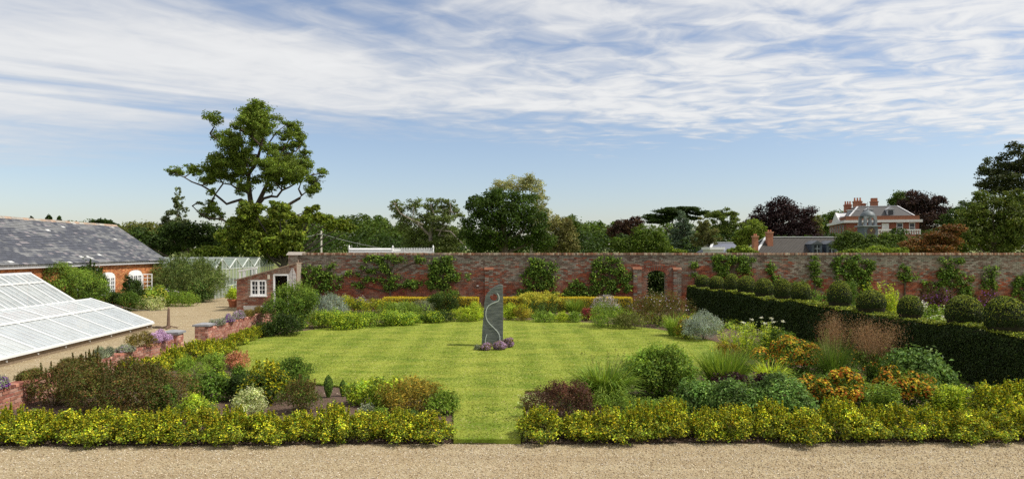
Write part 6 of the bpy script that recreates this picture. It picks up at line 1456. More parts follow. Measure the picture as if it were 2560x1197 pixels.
# ---------------------------------------------------------------- fruit trees and climbers trained on the garden wall
def climber(label, boxes, trunk, n, pal='green', leaf=.13, name='wall_climber', cat='climber', arms=None, dens=1.0):
    """boxes: pixel rectangles (u0,u1,v0,v1) of leafy patches on the wall"""
    u_, vb = trunk[0]; Dq = WY - .10
    root = P(u_, vb, Dq); root[2] = .0
    r = thing(name, label, cat, root); f = MB(); s = MB()
    areas = np.array([(b_[1] - b_[0]) * (b_[3] - b_[2]) for b_ in boxes], float); k = R.choice(len(boxes), n, p=areas / areas.sum()); B_ = np.array(boxes, float)[k]
    # clumps inside each rectangle
    cu = []; cv = []
    for q, b_ in enumerate(boxes):
        m = (k == q).sum(); nc = max(3, int(areas[q] / 110)); cc = np.stack([R.uniform(b_[0], b_[1], nc), R.uniform(b_[2], b_[3], nc)], -1)
        w_ = R.integers(0, nc, m); sp_ = 4.6
        cu.append(np.stack([cc[w_, 0] + R.normal(0, sp_, m), cc[w_, 1] + R.normal(0, sp_ * .8, m), np.where(k == q)[0][:m]], -1))
        for z in cc[::2]:
            a = P(z[0], z[1], Dq + .05); mid = P((z[0] + u_) / 2, z[1] + (vb - z[1]) * .12, Dq + .05); s.tube([P(u_, z[1] + (vb - z[1]) * .3, Dq + .05), mid, a], [.02, .014, .006], 4, (.10, .075, .05), cap=False)
    c_ = np.concatenate(cu); m = len(c_)
    K_ = Dq / FPX; p_ = np.stack([(c_[:, 0] - CXP) * K_, Dq - np.abs(R.normal(0, .10, m)) + .06, EYE - (c_[:, 1] - HZ) * K_], -1); p_ = p_[p_[:, 2] > .02]; m = len(p_)
    col = pick(PAL[pal], m); y_ = R.random(m) < .25; col[y_] = pick(PAL['mid'], y_.sum())
    leaves(f, p_, unit(R.normal(0, .5, (m, 3)) + [.15, -.7, .75]), leaf * R.uniform(.6, 1.2, m), leaf * .6, jit(col, .25)); f.build('foliage', LEAF, r)
    tr_ = [P(u, v, Dq + .04) for u, v in trunk]; tr_[0][2] = -.02
    s.tube(tr_, np.linspace(.06, .02, len(tr_)), 7, (.09, .07, .05))
    for a_ in (arms or []): s.tube([P(u, v, Dq + .04) for u, v in a_], np.linspace(.035, .012, len(a_)), 5, (.09, .07, .05))
    s.build('trunk', BARK, r)
    return r
climber('bushy climber at the left end of the garden wall', [(755, 835, 662, 700), (765, 850, 690, 740)], [(795, 760), (795, 700)], 1900)
climber('wide espalier fruit tree with horizontal arms on the wall', [(882, 1060, 641, 653), (905, 970, 665, 680), (865, 900, 680, 690), (905, 950, 692, 702), (950, 1005, 690, 705), (885, 905, 705, 722), (960, 1000, 712, 725), (1010, 1045, 706, 720), (955, 975, 655, 690), (1000, 1050, 700, 716)], [(975, 770), (975, 720), (972, 690), (966, 645)], 2300, name='espalier_tree', cat='fruit tree', arms=[[(973, 700), (930, 697), (880, 715)], [(973, 690), (1010, 694), (1045, 712)], [(970, 665), (930, 672), (870, 685)], [(968, 648), (920, 645), (885, 646)], [(968, 648), (1010, 648), (1055, 649)]])
climber('tall leafy climber right of the wide espalier', [(1075, 1130, 645, 690), (1060, 1145, 670, 722), (1140, 1172, 688, 694)], [(1105, 770), (1105, 690), (1100, 650)], 2200)
climber('bushy climber on the wall right of the middle buttress', [(1325, 1375, 643, 690), (1308, 1392, 655, 735), (1290, 1330, 722, 740)], [(1350, 770), (1350, 650)], 2300)
climber('tall leafy climber left of the arched doorway', [(1485, 1560, 645, 680), (1475, 1575, 675, 738), (1440, 1490, 700, 740)], [(1525, 770), (1525, 650)], 2900)
climber('small climbing rose on the wall between the two bushy climbers', [(1410, 1450, 712, 745)], [(1428, 770), (1428, 716)], 500)
climber('leafy climber at the wall top behind the first yew domes', [(1785, 1885, 640, 672), (1795, 1880, 660, 690)], [(1835, 760), (1835, 648)], 1900)
climber('thin climber shoot right of the arched doorway', [(1733, 1742, 660, 690)], [(1738, 760), (1738, 660)], 160)
climber('narrow climber above the fifth yew dome', [(1922, 1945, 660, 715)], [(1933, 765), (1933, 660)], 420)
climber('narrow climber above the seventh yew dome', [(2028, 2050, 643, 715)], [(2038, 765), (2038, 645)], 620)
climber('broad climber reaching over the wall above the eighth yew dome', [(2080, 2185, 640, 680), (2090, 2180, 675, 735)], [(2135, 770), (2135, 645)], 2700)
climber('sparse climber right of the broad climber', [(2250, 2275, 665, 700), (2255, 2300, 692, 702)], [(2262, 770), (2262, 668)], 420)
climber('tall climber on the wall above the purple shrub', [(2352, 2405, 645, 690), (2345, 2430, 680, 735), (2305, 2350, 705, 735)], [(2378, 770), (2378, 650)], 2300)
climber('faint sparse climber left of the right picture edge', [(2455, 2495, 668, 720)], [(2482, 770), (2482, 670)], 420)
climber('leafy climber at the right picture edge', [(2535, 2575, 685, 745)], [(2560, 770), (2560, 690)], 900)

# ---------------------------------------------------------------- planting before the brick range
bush('large smooth domed green shrub before the brick range', (82, 218, 655, 765), 'green', D=30.6, n=15000, leaf=.07, asp=.4, k=44, dep=1.0, rr=(.26, .36), top_pal=PAL['mid'], top_at=.4, gap=.9, shoots=0)
bush('dark climbing shrub over the white doorway of the brick range', (165, 252, 655, 742), 'dark', D=33.2, n=3600, leaf=.09, k=16, dep=.7)
bush('willow-like pale green shrub at the far end of the brick range', (366, 538, 652, 757), [(.17, .22, .06), (.13, .18, .045), (.21, .26, .08), (.08, .13, .03)], D=41.2, n=9000, leaf=.17, asp=.16, k=34, dep=.8, shoots=90, shootlen=.8, up=.1, rr=(.16, .34))
bush('dark rose shrub climbing between the two arched windows', (300, 350, 695, 775), 'dark', D=36.5, n=1900, leaf=.08)
bush('low dark shrub under the first arched window', (243, 300, 732, 772), 'dark', D=35.6, n=1500, leaf=.08)
bush('green leafy plants at the edge of the yard, left of the yellow sedums', (285, 345, 738, 782), 'green', D=35.2, n=1500, leaf=.09, asp=.3)
bush('yellow and pinkish flower clump before the open casement', (338, 408, 722, 775), 'mid', D=37, n=1900, leaf=.08, fl=(600, .08, 'euph', .45))
bush('magenta flower clump left of the willow-like shrub', (395, 440, 724, 765), 'green', D=38.8, n=1000, leaf=.09, fl=(380, .07, 'lilac', .55))
bush('bright green border plants below the magenta flowers', (400, 490, 738, 768), 'mid', D=38.2, n=1700, leaf=.09, asp=.25, dep=.5)
bush('spiky pale plants at the yard edge below the yellow clump', (330, 400, 755, 778), 'pale', D=35.8, n=800, leaf=.14, asp=.14, dep=.5)
bush('green plants with red flowers at the foot of the willow-like shrub', (460, 520, 708, 757), 'blueg', D=41, n=1300, leaf=.1, fl=(90, .09, 'coral', .6))

# ---------------------------------------------------------------- low growth filling the beds
def filler(label, pts, pal, leaf, n, hmax):
    pts = np.asarray(pts, float); m = len(pts); k = R.integers(0, m, n)
    hh = hmax * R.uniform(.5, 1.0, m); rr = hh * R.uniform(1.0, 1.8, m); d = sph(n); d[:, 2] = np.abs(d[:, 2])
    p_ = np.stack([pts[k, 0], pts[k, 1], 0 * pts[k, 0] + .02], -1) + d * np.stack([rr, rr, hh], -1)[k] * (R.uniform(.7, 1.1, n))[:, None]
    ok = ~in_lawn(p_[:, 0], p_[:, 1]); p_ = p_[ok]; d = d[ok]; k = k[ok]; n = len(p_)
    c = pick(pal, n) * np.exp(R.normal(0, .22, m))[k][:, None]
    f = MB(); leaves(f, p_, unit(d + [0, 0, .5] + R.normal(0, .5, (n, 3))), leaf * R.uniform(.6, 1.3, n), leaf * .45, jit(c, .22))
    tag(f.build('ground_cover', LEAF), label, 'plants', kind='stuff')
def inbed(n, test):
    x, y = R.uniform(-11, 11, n), R.uniform(11.6, 35.5, n); r = np.hypot(x - LC[0], y - LC[1]); k = (r > LR + .25) & (x > lowx(y) + .3) & (x < hedx(y) - .25) & test(x, y)
    return np.stack([x[k], y[k]], -1)
filler('low mixed green growth between the plants of the right bed', inbed(2600, lambda x, y: (x > .9) & (y < 22.5)), PAL['green'] + PAL['mid'] + PAL['blueg'], .06, 34000, .26)
filler('low mixed green growth between the plants of the far border', inbed(1500, lambda x, y: (y > 25) & (y < 33) & (np.hypot(x - LC[0], y - LC[1]) > LR + .5)), PAL['green'] + PAL['mid'] + PAL['lime'], .08, 22000, .34)
filler('scattered low green weeds and plants in the left bed', inbed(420, lambda x, y: (x < -3.2) & (y < 22) & (fbm(x * .9, y * .9, 91) > .5)), PAL['green'] + PAL['mid'], .05, 7000, .18)

# ================================================================ TREES
def tree(label, D, lobes, trunk, pal, n=5000, leaf=.3, name='tree', cat='tree', asp=.65, sub=9, subr=(.26, .42), gap=.6, bark=(.10, .08, .06), depth=.8, fill=.25, limbs=None, twigs=True, pal2=None, group=None, up=.5, mat=None, j=.2, tw=None, flat=1.0, lobej=.18, core=.72, fuzz=.2):
    """lobes: pixel ellipses (u,v,ru,rv) of the crown; trunk: (u, width px)"""
    K = D / FPX; gz = float(terr(D)) - .05
    L3 = []; cen = []
    us = np.array([l[0] for l in lobes], float); cu = us.mean(); spread = max((us.max() - us.min()) * .5 * K, .5)
    for (u, v, ru, rv) in lobes:
        x = (u - CXP) * K; z = EYE - (v - HZ) * K; rx = ru * K * 1.1; rz = rv * K * 1.1; ry = (rx + rz) * .5 * depth
        y = D + R.uniform(-1, 1) * spread * .45 * depth * (0.3 + .7 * (1 - min(1, abs(u - cu) * K / (spread + .01))))
        cen.append((x, y, z, rx, ry, rz))
        if core: L3.append([x, y, z, rx * core, ry * core, rz * core])
        for _ in range(int(sub * 2.2)):
            d = sph(1)[0] * R.random() ** .45; r = R.uniform(*subr) * .62
            L3.append([x + d[0] * rx * 1.02, y + d[1] * ry * 1.02, z + d[2] * rz * 1.02, rx * r * 1.25, ry * r * 1.25, (rx + rz) * .5 * r * .85 * flat])
    L3 = np.array(L3); n = int(n * 1.15)
    p_, nn, k = clump_pts(L3, n, lo=.35, hi=1.18, reject=gap, zmin=gz, bottom=.7); m = len(p_)
    p_ = p_ + R.normal(0, 1, (m, 3)) * L3[k, 3:] * fuzz
    c = pick(PAL[pal] if isinstance(pal, str) else pal, m)
    if pal2: q = R.random(m) < .3; c[q] = pick(PAL[pal2], q.sum())
    if not isinstance(pal, str): c = c * np.array([1.12, 1.12, .95])
    c = c * np.exp(R.normal(0, lobej, len(L3)))[k][:, None]
    r = thing(name, label, cat, ((trunk[0] - CXP) * K, D, gz), group)
    f = MB(); leaves(f, p_, unit(nn + R.normal(0, .5, (m, 3)) + [0, 0, up]), leaf * R.uniform(.6, 1.3, m), leaf * asp * R.uniform(.8, 1.2, m), jit(c, j)); f.build('crown', mat or LEAF, r)
    b2 = MB(); tx = (trunk[0] - CXP) * K; tw_ = trunk[1] * K * .5
    zt = max(c_[2] for c_ in cen); ax = np.mean([c_[0] for c_ in cen])
    if limbs is None:
        b2.tube([[tx, D, gz - .1], [tx, D, gz + .4], [tx + (ax - tx) * .3, D, gz + (zt - gz) * .4], [tx + (ax - tx) * .8, D, gz + (zt - gz) * .85]], [tw_ * 1.4, tw_, tw_ * .7, tw_ * .15], 8, bark)
        if twigs:
            for (x, y, z, rx, ry, rz) in cen:
                s0 = np.array([tx + (ax - tx) * .3, D, gz + (zt - gz) * R.uniform(.25, .5)]); e = np.array([x, y, z + rz * .3]); mid = (s0 + e) / 2 + [0, 0, -abs(e[2] - s0[2]) * .1]
                b2.tube([s0, mid, e], [tw_ * .45, tw_ * .28, tw_ * .08], 5, bark, cap=False)
    else:
        ends = []
        for lm in limbs:
            pts = np.array([[(u - CXP) * K, D + dy, EYE - (v - HZ) * K] for u, v, dy, w in lm]); rad = np.array([w * K * .5 for *_, w in lm])
            b2.tube(pts, rad, 7, bark, cap=False); ends.append(pts)
        allp = np.concatenate(ends)
        for (x, y, z, rx, ry, rz) in cen:
            e = np.array([x, y, z]); q = allp[np.argmin(((allp - e) ** 2).sum(1) + np.where(allp[:, 2] > z + .3, 2.0, 0))]; mid = (q + e) / 2 + R.normal(0, .12, 3)
            b2.tube([q, mid, e], [.07, .05, .02], 4, bark, cap=False)
            for _ in range(5): tq = e + sph(1)[0] * [rx, ry, rz] * R.uniform(.6, 1.1); b2.tube([e - (e - mid) * R.uniform(.1, .6), (e + tq) / 2 + R.normal(0, .06, 3), tq], [.03, .02, .006], 3, bark, cap=False)
    b2.build('trunk', BARK, r)
    return r
# ---- the big oak, traced from the photograph's limbs
def oz(x, y): return 380 + x / 2.85, 260 + y / 2.85
def olimb(pts, w0, w1, dy=0.0):
    n = len(pts); o = []
    for i, (x, y) in enumerate(pts):
        u, v = oz(x, y); o.append((u, v, dy * i / (n - 1), w0 + (w1 - w0) * i / (n - 1)))
    return o
olimbs = [olimb([(725, 1240), (722, 1000), (715, 860), (712, 740)], 20, 15), olimb([(712, 760), (700, 660), (692, 560), (700, 500), (740, 450), (775, 370), (792, 315), (820, 210), (832, 120)], 14, 3, -.8), olimb([(725, 760), (755, 700), (785, 630), (815, 555), (850, 490), (885, 400), (905, 340), (930, 290), (960, 230)], 13, 3, .9),
          olimb([(790, 315), (735, 262), (700, 230), (640, 200)], 6, 2, .5), olimb([(880, 405), (930, 375), (985, 360), (1040, 345)], 6, 2, -.6), olimb([(690, 720), (640, 682), (590, 700), (550, 716), (525, 690), (450, 625), (395, 590), (330, 565), (285, 535), (190, 495)], 8, 2, -1.6),
          olimb([(750, 730), (800, 675), (860, 660), (905, 665), (945, 620), (1000, 600), (1040, 580), (1080, 540)], 8, 2.5, -1.2), olimb([(930, 790), (975, 715), (1050, 670), (1062, 650), (1038, 605), (1060, 540), (1130, 500)], 9, 2, .4), olimb([(695, 650), (650, 606), (590, 600), (545, 570), (480, 560), (430, 500), (390, 470)], 6, 2, 1.2),
          olimb([(692, 530), (640, 455), (595, 420), (560, 310), (500, 275), (450, 225)], 6, 2, -1.0), olimb([(700, 500), (650, 380), (620, 300), (590, 170)], 5, 1.5, 1.2), olimb([(860, 470), (930, 470), (1020, 450), (1110, 440)], 5, 1.5, 1.4), olimb([(720, 900), (640, 870), (570, 850), (510, 820), (440, 820), (390, 790), (345, 735)], 7, 2, -1.5),
          olimb([(740, 880), (880, 840), (1000, 850), (1050, 792), (1110, 830), (1200, 880), (1350, 890)], 7, 1.5, -1.0), olimb([(1040, 790), (1120, 760), (1180, 745)], 3, 1, .3), olimb([(820, 300), (880, 200), (950, 140)], 4, 1.5, .4), olimb([(1150, 550), (1200, 552), (1240, 548)], 1.5, .6)]
ocl = [(740, 80, 62), (830, 75, 62), (790, 140, 75), (880, 150, 78), (950, 135, 62), (970, 190, 52), (680, 125, 55), (590, 110, 58), (550, 150, 48), (620, 185, 66), (540, 225, 62), (465, 228, 40), (600, 265, 60), (655, 215, 45), (850, 220, 60), (930, 200, 50), (720, 170, 60),
       (640, 330, 66), (700, 375, 62), (600, 372, 56), (520, 400, 62), (435, 390, 50), (380, 375, 26), (560, 445, 80), (470, 470, 62), (640, 430, 78), (745, 395, 50), (825, 290, 50), (870, 335, 55), (990, 290, 48), (1055, 258, 40), (1030, 335, 40), (960, 388, 62), (880, 425, 72), (940, 455, 82), (1030, 440, 72), (1100, 440, 55), (1080, 515, 72), (1140, 560, 52), (1190, 480, 32), (1130, 615, 42), (990, 515, 72), (900, 525, 62), (825, 490, 52), (740, 530, 42), (500, 525, 56), (400, 500, 55), (310, 470, 45), (220, 490, 40), (335, 535, 36), (620, 515, 60), (850, 598, 38), (520, 650, 26), (740, 600, 40), (1170, 600, 30), (170, 485, 24), (940, 570, 40), (650, 600, 40), (560, 590, 40),
       (350, 690, 30), (325, 730, 28), (400, 740, 38), (360, 780, 42), (450, 790, 38), (300, 700, 18)]
tree('very tall spreading oak tree with open limbs, left of centre', 60.0, [(*oz(x, y), r / 2.85 * 1.1, r / 2.85 * .9) for x, y, r in ocl], (634, 22), [(.118, .168, .024), (.09, .138, .018), (.155, .205, .032)], n=68000, leaf=.17, name='oak_tree', sub=9, subr=(.26, .50), gap=.25, core=0, fuzz=.34, limbs=olimbs, depth=1.5, bark=(.065, .05, .038), asp=.62, up=.35)
lcl = [(650, 775, 70), (750, 765, 80), (850, 765, 80), (945, 765, 70), (700, 855, 100), (820, 875, 110), (945, 885, 110), (620, 885, 70), (1030, 945, 80), (900, 985, 110), (780, 1005, 110), (680, 1005, 100), (570, 945, 75), (1060, 1030, 52), (1110, 765, 36), (1175, 742, 28), (1130, 812, 44), (1210, 822, 50), (1290, 842, 50), (1370, 862, 48), (1430, 888, 34), (1250, 880, 36), (860, 1060, 70)]
tree('bright green broadleaf tree spreading under the tall oak', 56.0, [(*oz(x, y), r / 2.85, r / 2.85 * .82) for x, y, r in lcl], (706, 17), [(.13, .175, .02), (.10, .145, .018), (.17, .205, .025)], n=30000, leaf=.24, sub=8, subr=(.3, .46), gap=.5, bark=(.09, .08, .065), depth=1.1)
# ---- trees on the left
tree('slim grey-green conical tree left of the oak', 72.0, [(445, 500, 14, 36), (440, 545, 30, 30), (432, 580, 38, 28), (455, 575, 34, 30), (448, 610, 45, 28)], (446, 8), [(.10, .125, .055), (.075, .10, .04), (.13, .155, .075)], core=0, n=8000, leaf=.22, gap=.3, sub=14, subr=(.2, .36))
tree('dark bushy tree behind the brick range, next to the conical tree', 66.0, [(470, 585, 50, 28), (520, 600, 48, 34), (410, 600, 46, 36), (560, 600, 40, 40), (600, 590, 40, 40), (340, 605, 50, 30)], (480, 14), 'dark', n=11000, leaf=.28, sub=12)
tree('olive green bushy tree rising beyond the slate roof', 70.0, [(335, 575, 30, 24), (370, 580, 32, 26), (310, 590, 30, 28), (350, 605, 52, 30)], (345, 10), 'olive', n=6500, leaf=.25, sub=10)
tree('light yellow-green shrub beyond the far glasshouses', 60.0, [(515, 630, 26, 16), (545, 628, 26, 14), (490, 636, 20, 12)], (520, 8), 'treel', n=3000, leaf=.2, name='shrub', cat='shrub')
for k, (u, v, w_, lab) in enumerate(((78, 541, 6, 'smallest of the dark far pines above the slate roof'), (122, 536, 9, 'largest of the dark far pines above the slate roof'), (148, 540, 6, 'slim dark far pine above the slate roof, right of the largest'))):
    tree(lab, 230.0, [(u, v + 8, w_ * .6, 8), (u, v + 16, w_, 8), (u, v + 24, w_ * 1.2, 8)], (u, 3), 'treed', n=900, leaf=.7, name='pine_tree', group='far pines', twigs=False)
tree('flat topped dark tree peeping over the end of the slate roof', 120.0, [(250, 556, 22, 10), (275, 566, 20, 10), (235, 560, 10, 8)], (255, 5), 'treed', n=2000, leaf=.4)
# ---- middle
tree('old half bare oak with grey limbs behind the white cresting', 88.0, [(1000, 525, 26, 20), (985, 512, 14, 12), (1035, 515, 22, 16), (1075, 510, 22, 16), (1105, 520, 22, 18), (1125, 515, 16, 14), (1145, 530, 18, 18), (1060, 545, 36, 20), (1110, 555, 34, 20), (1020, 560, 36, 20), (1075, 585, 46, 24), (1130, 590, 32, 26), (1040, 600, 36, 24), (1100, 612, 50, 18)], (1075, 10), [(.115, .15, .045), (.085, .12, .03), (.15, .18, .07)], core=0, n=13000, leaf=.27, gap=.3, sub=8, subr=(.3, .5), bark=(.22, .19, .16), depth=1.1,
     limbs=[[(1074, 650, 0, 12), (1076, 600, 0, 10), (1078, 570, 0, 8), (1085, 540, .5, 5), (1075, 512, .8, 2)], [(1076, 590, 0, 7), (1040, 555, -1, 5), (1005, 535, -1.5, 3), (990, 510, -1.8, 1.5)], [(1078, 575, 0, 7), (1110, 560, -1, 4), (1130, 530, -1.4, 3), (1128, 508, -1.5, 1.5)], [(1060, 562, -.8, 4), (1035, 550, -1.5, 2.5), (1040, 520, -1.7, 1.5)], [(1090, 575, -1.2, 5), (1130, 580, -2.2, 3.5), (1160, 610, -2.4, 2)], [(1100, 590, -1.6, 4), (1108, 575, -2, 3), (1125, 560, -2.2, 1.5)]])
tree('dense dark green rounded tree in the middle of the skyline', 82.0, [(1265, 500, 45, 32), (1225, 520, 45, 40), (1190, 520, 24, 28), (1305, 520, 45, 40), (1335, 560, 34, 45), (1265, 560, 65, 50), (1200, 575, 48, 48), (1175, 510, 12, 18), (1350, 600, 36, 30), (1250, 610, 80, 28), (1245, 490, 20, 18)], (1265, 20), [(.038, .070, .008), (.028, .055, .006), (.052, .088, .010)], n=18000, leaf=.30, sub=12, depth=1.0)
tree('pale half leafless tall tree behind the dense dark tree', 100.0, [(1330, 460, 30, 26), (1345, 500, 26, 28), (1290, 462, 34, 18), (1250, 465, 28, 16), (1350, 540, 24, 26), (1360, 575, 28, 26), (1385, 560, 24, 24)], (1330, 12), 'treep', core=0, n=9000, leaf=.24, gap=.2, sub=10, subr=(.3, .5), bark=(.30, .27, .20), depth=1.0)
tree('weeping olive-brown tree right of the dense dark tree', 96.0, [(1400, 565, 32, 24), (1420, 590, 26, 26), (1390, 600, 34, 26), (1365, 610, 28, 20), (1425, 618, 26, 14)], (1395, 10), [(.14, .13, .05), (.11, .11, .035), (.18, .17, .075)], n=7000, leaf=.26, sub=12, subr=(.22, .38), up=.1)
tree('green rounded tree between the weeping tree and the woods', 112.0, [(1425, 560, 24, 22), (1440, 585, 26, 30), (1415, 600, 30, 26)], (1430, 8), 'tree', n=4500, leaf=.35)
tree('dark red copper leaved tree among green woods right of centre', 125.0, [(1560, 565, 26, 18), (1585, 562, 22, 18), (1545, 585, 24, 26), (1590, 585, 24, 24)], (1565, 8), [(.055, .025, .02), (.07, .04, .022), (.04, .02, .016)], n=5500, leaf=.38)
tree('round clipped looking green tree in front of the copper tree', 98.0, [(1620, 590, 40, 28), (1600, 610, 44, 26), (1645, 612, 32, 28), (1560, 615, 34, 22)], (1620, 9), [(.085, .135, .016), (.065, .11, .013), (.11, .16, .02)], n=9000, leaf=.28, sub=16, subr=(.18, .3))
tree('flat topped cedar with layered shelves behind the blue conifer', 128.0, [(1670, 528, 40, 6), (1640, 540, 30, 7), (1710, 523, 34, 5), (1750, 532, 30, 6), (1690, 540, 40, 6), (1650, 552, 34, 6), (1780, 540, 16, 5), (1735, 545, 22, 5)], (1695, 9), 'treed', n=9000, leaf=.4, name='cedar_tree', flat=.45, sub=8, up=1.0, depth=1.6)
L_ = []
for q in range(7): vv = 532 + q * 15; ww = 10 + q * 6.5; L_ += [(1705 - ww * .45, vv, ww * .55, 8), (1705 + ww * .45, vv + 4, ww * .55, 8)]
tree('blue-green layered conifer in front of the cedar', 105.0, L_, (1705, 8), 'blueneedle', n=12000, leaf=.30, name='conifer_tree', asp=.35, flat=.5, depth=1.2, up=.7)
tree('slender olive birch with pale trunk right of the blue conifer', 92.0, [(1762, 560, 18, 24), (1770, 590, 24, 30), (1750, 595, 18, 26), (1785, 612, 22, 20)], (1766, 5), [(.11, .115, .04), (.085, .095, .03), (.14, .14, .05)], core=0, n=5500, leaf=.22, bark=(.42, .40, .35), gap=.3)
tree('fresh green feathery tree beside the lime tree', 118.0, [(1790, 545, 26, 20), (1820, 545, 24, 20), (1800, 575, 40, 30), (1840, 580, 26, 28)], (1805, 8), [(.12, .165, .035), (.09, .135, .025), (.15, .19, .045)], core=0, n=7000, leaf=.32, gap=.4)
tree('bright lime green rounded tree left of the stable chimneys', 96.0, [(1880, 572, 28, 22), (1865, 592, 24, 20), (1900, 594, 22, 22), (1850, 605, 20, 16)], (1878, 8), 'treel', n=6500, leaf=.27, sub=14, subr=(.2, .32))
tree('great black-purple copper beech left of the manor house', 135.0, [(1950, 525, 40, 26), (1915, 550, 40, 34), (1990, 550, 40, 34), (1950, 560, 62, 40), (2020, 580, 30, 26), (1905, 585, 30, 24), (1980, 585, 62, 24)], (1955, 14), 'copper', n=15000, leaf=.42, sub=12)
tree('green tree between the copper beech and the manor house', 165.0, [(2060, 560, 24, 22), (2090, 545, 30, 20), (2050, 580, 30, 20)], (2070, 6), 'tree', n=5000, leaf=.5)
tree('small grey-green tree beside the copper beech', 150.0, [(2035, 562, 18, 22), (2040, 585, 20, 18)], (2037, 5), 'olive', n=2500, leaf=.45)
tree('dark purple beech behind the right end of the manor house', 175.0, [(2300, 505, 40, 24), (2270, 525, 36, 28), (2340, 525, 30, 30), (2310, 550, 50, 34), (2350, 500, 16, 10)], (2305, 10), [(.035, .018, .02), (.028, .015, .017), (.045, .025, .022)], n=10000, leaf=.55)
tree('green tree top behind the manor chimneys at right', 185.0, [(2250, 495, 22, 18), (2235, 512, 18, 18), (2262, 520, 20, 20)], (2250, 6), 'tree', n=3500, leaf=.55)
tree('dark green tree mass between the manor and the tall right tree', 150.0, [(2400, 540, 30, 22), (2425, 525, 26, 24), (2380, 565, 30, 26), (2440, 560, 40, 34)], (2405, 8), 'dark', n=6500, leaf=.45)
tree('very tall dark open tree at the right picture edge', 105.0, [(2540, 385, 30, 24), (2500, 415, 30, 22), (2470, 430, 26, 20), (2555, 430, 36, 28), (2460, 455, 24, 16), (2520, 455, 40, 22), (2490, 475, 34, 16), (2570, 480, 50, 40), (2600, 420, 50, 50), (2560, 530, 50, 40)], (2580, 16), [(.040, .055, .018), (.055, .065, .024), (.03, .042, .014)], core=0, n=15000, leaf=.36, gap=.45, sub=8, subr=(.34, .5))
tree('large fresh green tree in the right background before the tall dark tree', 62.0, [(2490, 505, 36, 26), (2450, 540, 44, 34), (2520, 540, 48, 40), (2420, 580, 44, 34), (2490, 590, 66, 40), (2550, 580, 50, 50), (2400, 612, 40, 20), (2455, 490, 16, 16), (2540, 500, 30, 26)], (2490, 12), [(.085, .12, .020), (.065, .095, .015), (.12, .145, .028)], n=17000, leaf=.23, gap=.5, sub=12, subr=(.2, .36))
tree('rust brown layered maple left of the large green tree', 58.0, [(2340, 590, 44, 14), (2300, 608, 40, 14), (2370, 605, 40, 16), (2320, 622, 60, 12), (2375, 572, 30, 12), (2280, 625, 30, 8)], (2335, 9), 'rust', n=9000, leaf=.18, name='maple_tree', flat=.6)
tree('dark green bushy tree hiding the end of the stable block', 66.0, [(2120, 595, 26, 22), (2150, 600, 28, 20), (2105, 615, 26, 16), (2190, 605, 36, 18), (2230, 600, 34, 16), (2250, 612, 30, 14), (2170, 620, 60, 12)], (2160, 9), [(.07, .11, .02), (.055, .09, .016), (.095, .135, .026)], n=10000, leaf=.2)
tree('bright lime shrub just over the wall in front of the maple', 46.0, [(2130, 630, 24, 8), (2200, 626, 30, 9), (2245, 628, 24, 8), (2165, 634, 30, 6), (2100, 634, 16, 5)], (2180, 6), 'treel', n=4000, leaf=.14, name='shrub', cat='shrub')
tree('lime green shrub over the wall before the low slate roof', 46.0, [(1835, 628, 20, 7), (1862, 623, 20, 9), (1880, 630, 14, 6)], (1855, 5), 'treel', n=2400, leaf=.14, name='shrub', cat='shrub')
tree('small lime shrub over the wall below the blue conifer', 50.0, [(1690, 628, 14, 5), (1678, 622, 4, 7), (1705, 630, 10, 4)], (1690, 4), 'treel', n=900, leaf=.14, name='shrub', cat='shrub')
tree('dark evergreen bush seen through the arched doorway', 39.3, [(1625, 690, 34, 30), (1660, 700, 34, 34), (1640, 735, 50, 34)], (1642, 6), 'dark', n=6000, leaf=.14, name='shrub', cat='shrub')
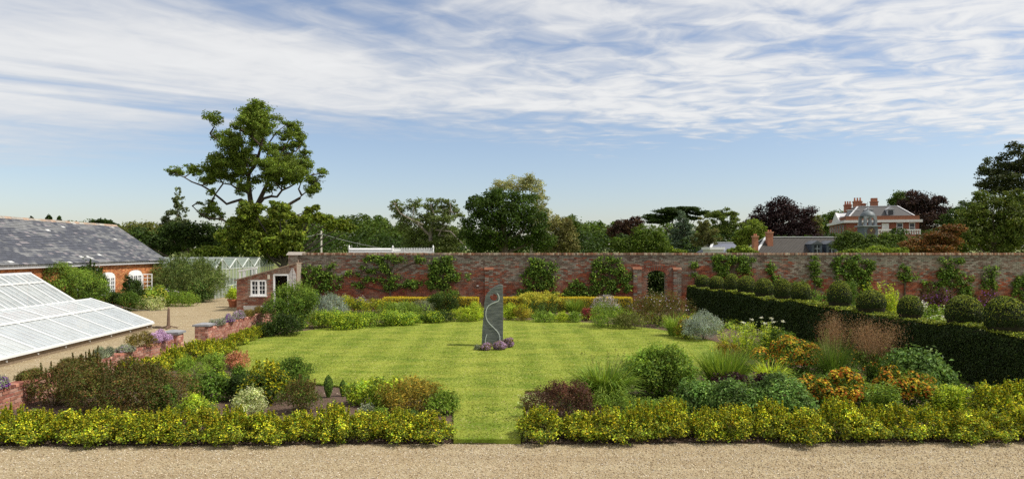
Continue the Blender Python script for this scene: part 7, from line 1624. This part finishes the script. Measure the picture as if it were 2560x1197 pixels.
# ---- far woods as one mass
def woods(label, D, tops, pal, n, leaf, sd):
    K = D / FPX; gz = float(terr(D)); L_ = []
    for (u, v) in tops:
        r = R.uniform(14, 24); x = (u - CXP) * K; zt = EYE - (v - HZ) * K; y = D + R.uniform(-12, 18)
        L_.append([x, y, zt - r * K, r * K * 1.1, r * K, r * K]); L_.append([x + R.normal(0, 6) * K, y - 2, (zt + gz) / 2 - r * K * .3, r * K * 1.2, r * K, (zt - gz) * .42])
        for _ in range(5):
            d = sph(1)[0]; d[2] = abs(d[2]); q = r * K * R.uniform(.3, .5); L_.append([x + d[0] * r * K * .85, y + d[1] * r * K * .8, zt - r * K + d[2] * r * K * .75, q, q, q * .9])
    L_ = np.array(L_); p_, nn, k = clump_pts(L_, n, lo=.7, reject=.0, zmin=gz - .5); m = len(p_)
    c = pick(PAL[pal], m) * np.exp(R.normal(0, .2, len(L_)))[k][:, None]
    f = MB(); leaves(f, p_, unit(nn + R.normal(0, .45, (m, 3)) + [0, 0, .5]), leaf * R.uniform(.6, 1.3, m), leaf * .7, jit(c, .2))
    return tag(f.build('far_woods', LEAF), label, 'woods', kind='stuff')
tp1 = [(u, 550 + 12 * math.sin(u * .013) + R.normal(0, 7)) for u in np.arange(735, 1010, 13)] + [(u, 566 + R.normal(0, 6)) for u in np.arange(740, 1180, 15)]
woods('dark green far woodland behind the field left of centre', 165.0, tp1, 'tree', 22000, .6, 1)
tp2 = [(u, 560 + R.normal(0, 8)) for u in np.arange(1440, 1560, 12)] + [(u, 572 + R.normal(0, 8)) for u in np.arange(1400, 1960, 18)] + [(u, 550 + R.normal(0, 6)) for u in np.arange(1500, 1545, 14)]
woods('far woodland skyline right of the dense dark tree', 190.0, tp2, 'tree', 22000, .65, 2)
tp3 = [(u, 553 + R.normal(0, 4)) for u in np.arange(-40, 240, 12)] + [(u, 562 + R.normal(0, 4)) for u in np.arange(200, 460, 14)] + [(u, 590 + R.normal(0, 6)) for u in np.arange(600, 780, 16)]
woods('thin line of far trees above the slate roof', 250.0, tp3, 'tree', 16000, .7, 3)
tp4 = [(u, 560 + R.normal(0, 8)) for u in np.arange(1980, 2700, 20)]
woods('far green trees behind the manor house', 230.0, tp4, 'tree', 14000, .7, 4)
tp5 = [(u, 588 + 8 * math.sin(u * .02) + R.normal(0, 6)) for u in np.arange(290, 2600, 15)]
woods('dark hedgerow of trees and bushes closing the field beyond the wall', 112.0, tp5, 'treed', 28000, .45, 5)
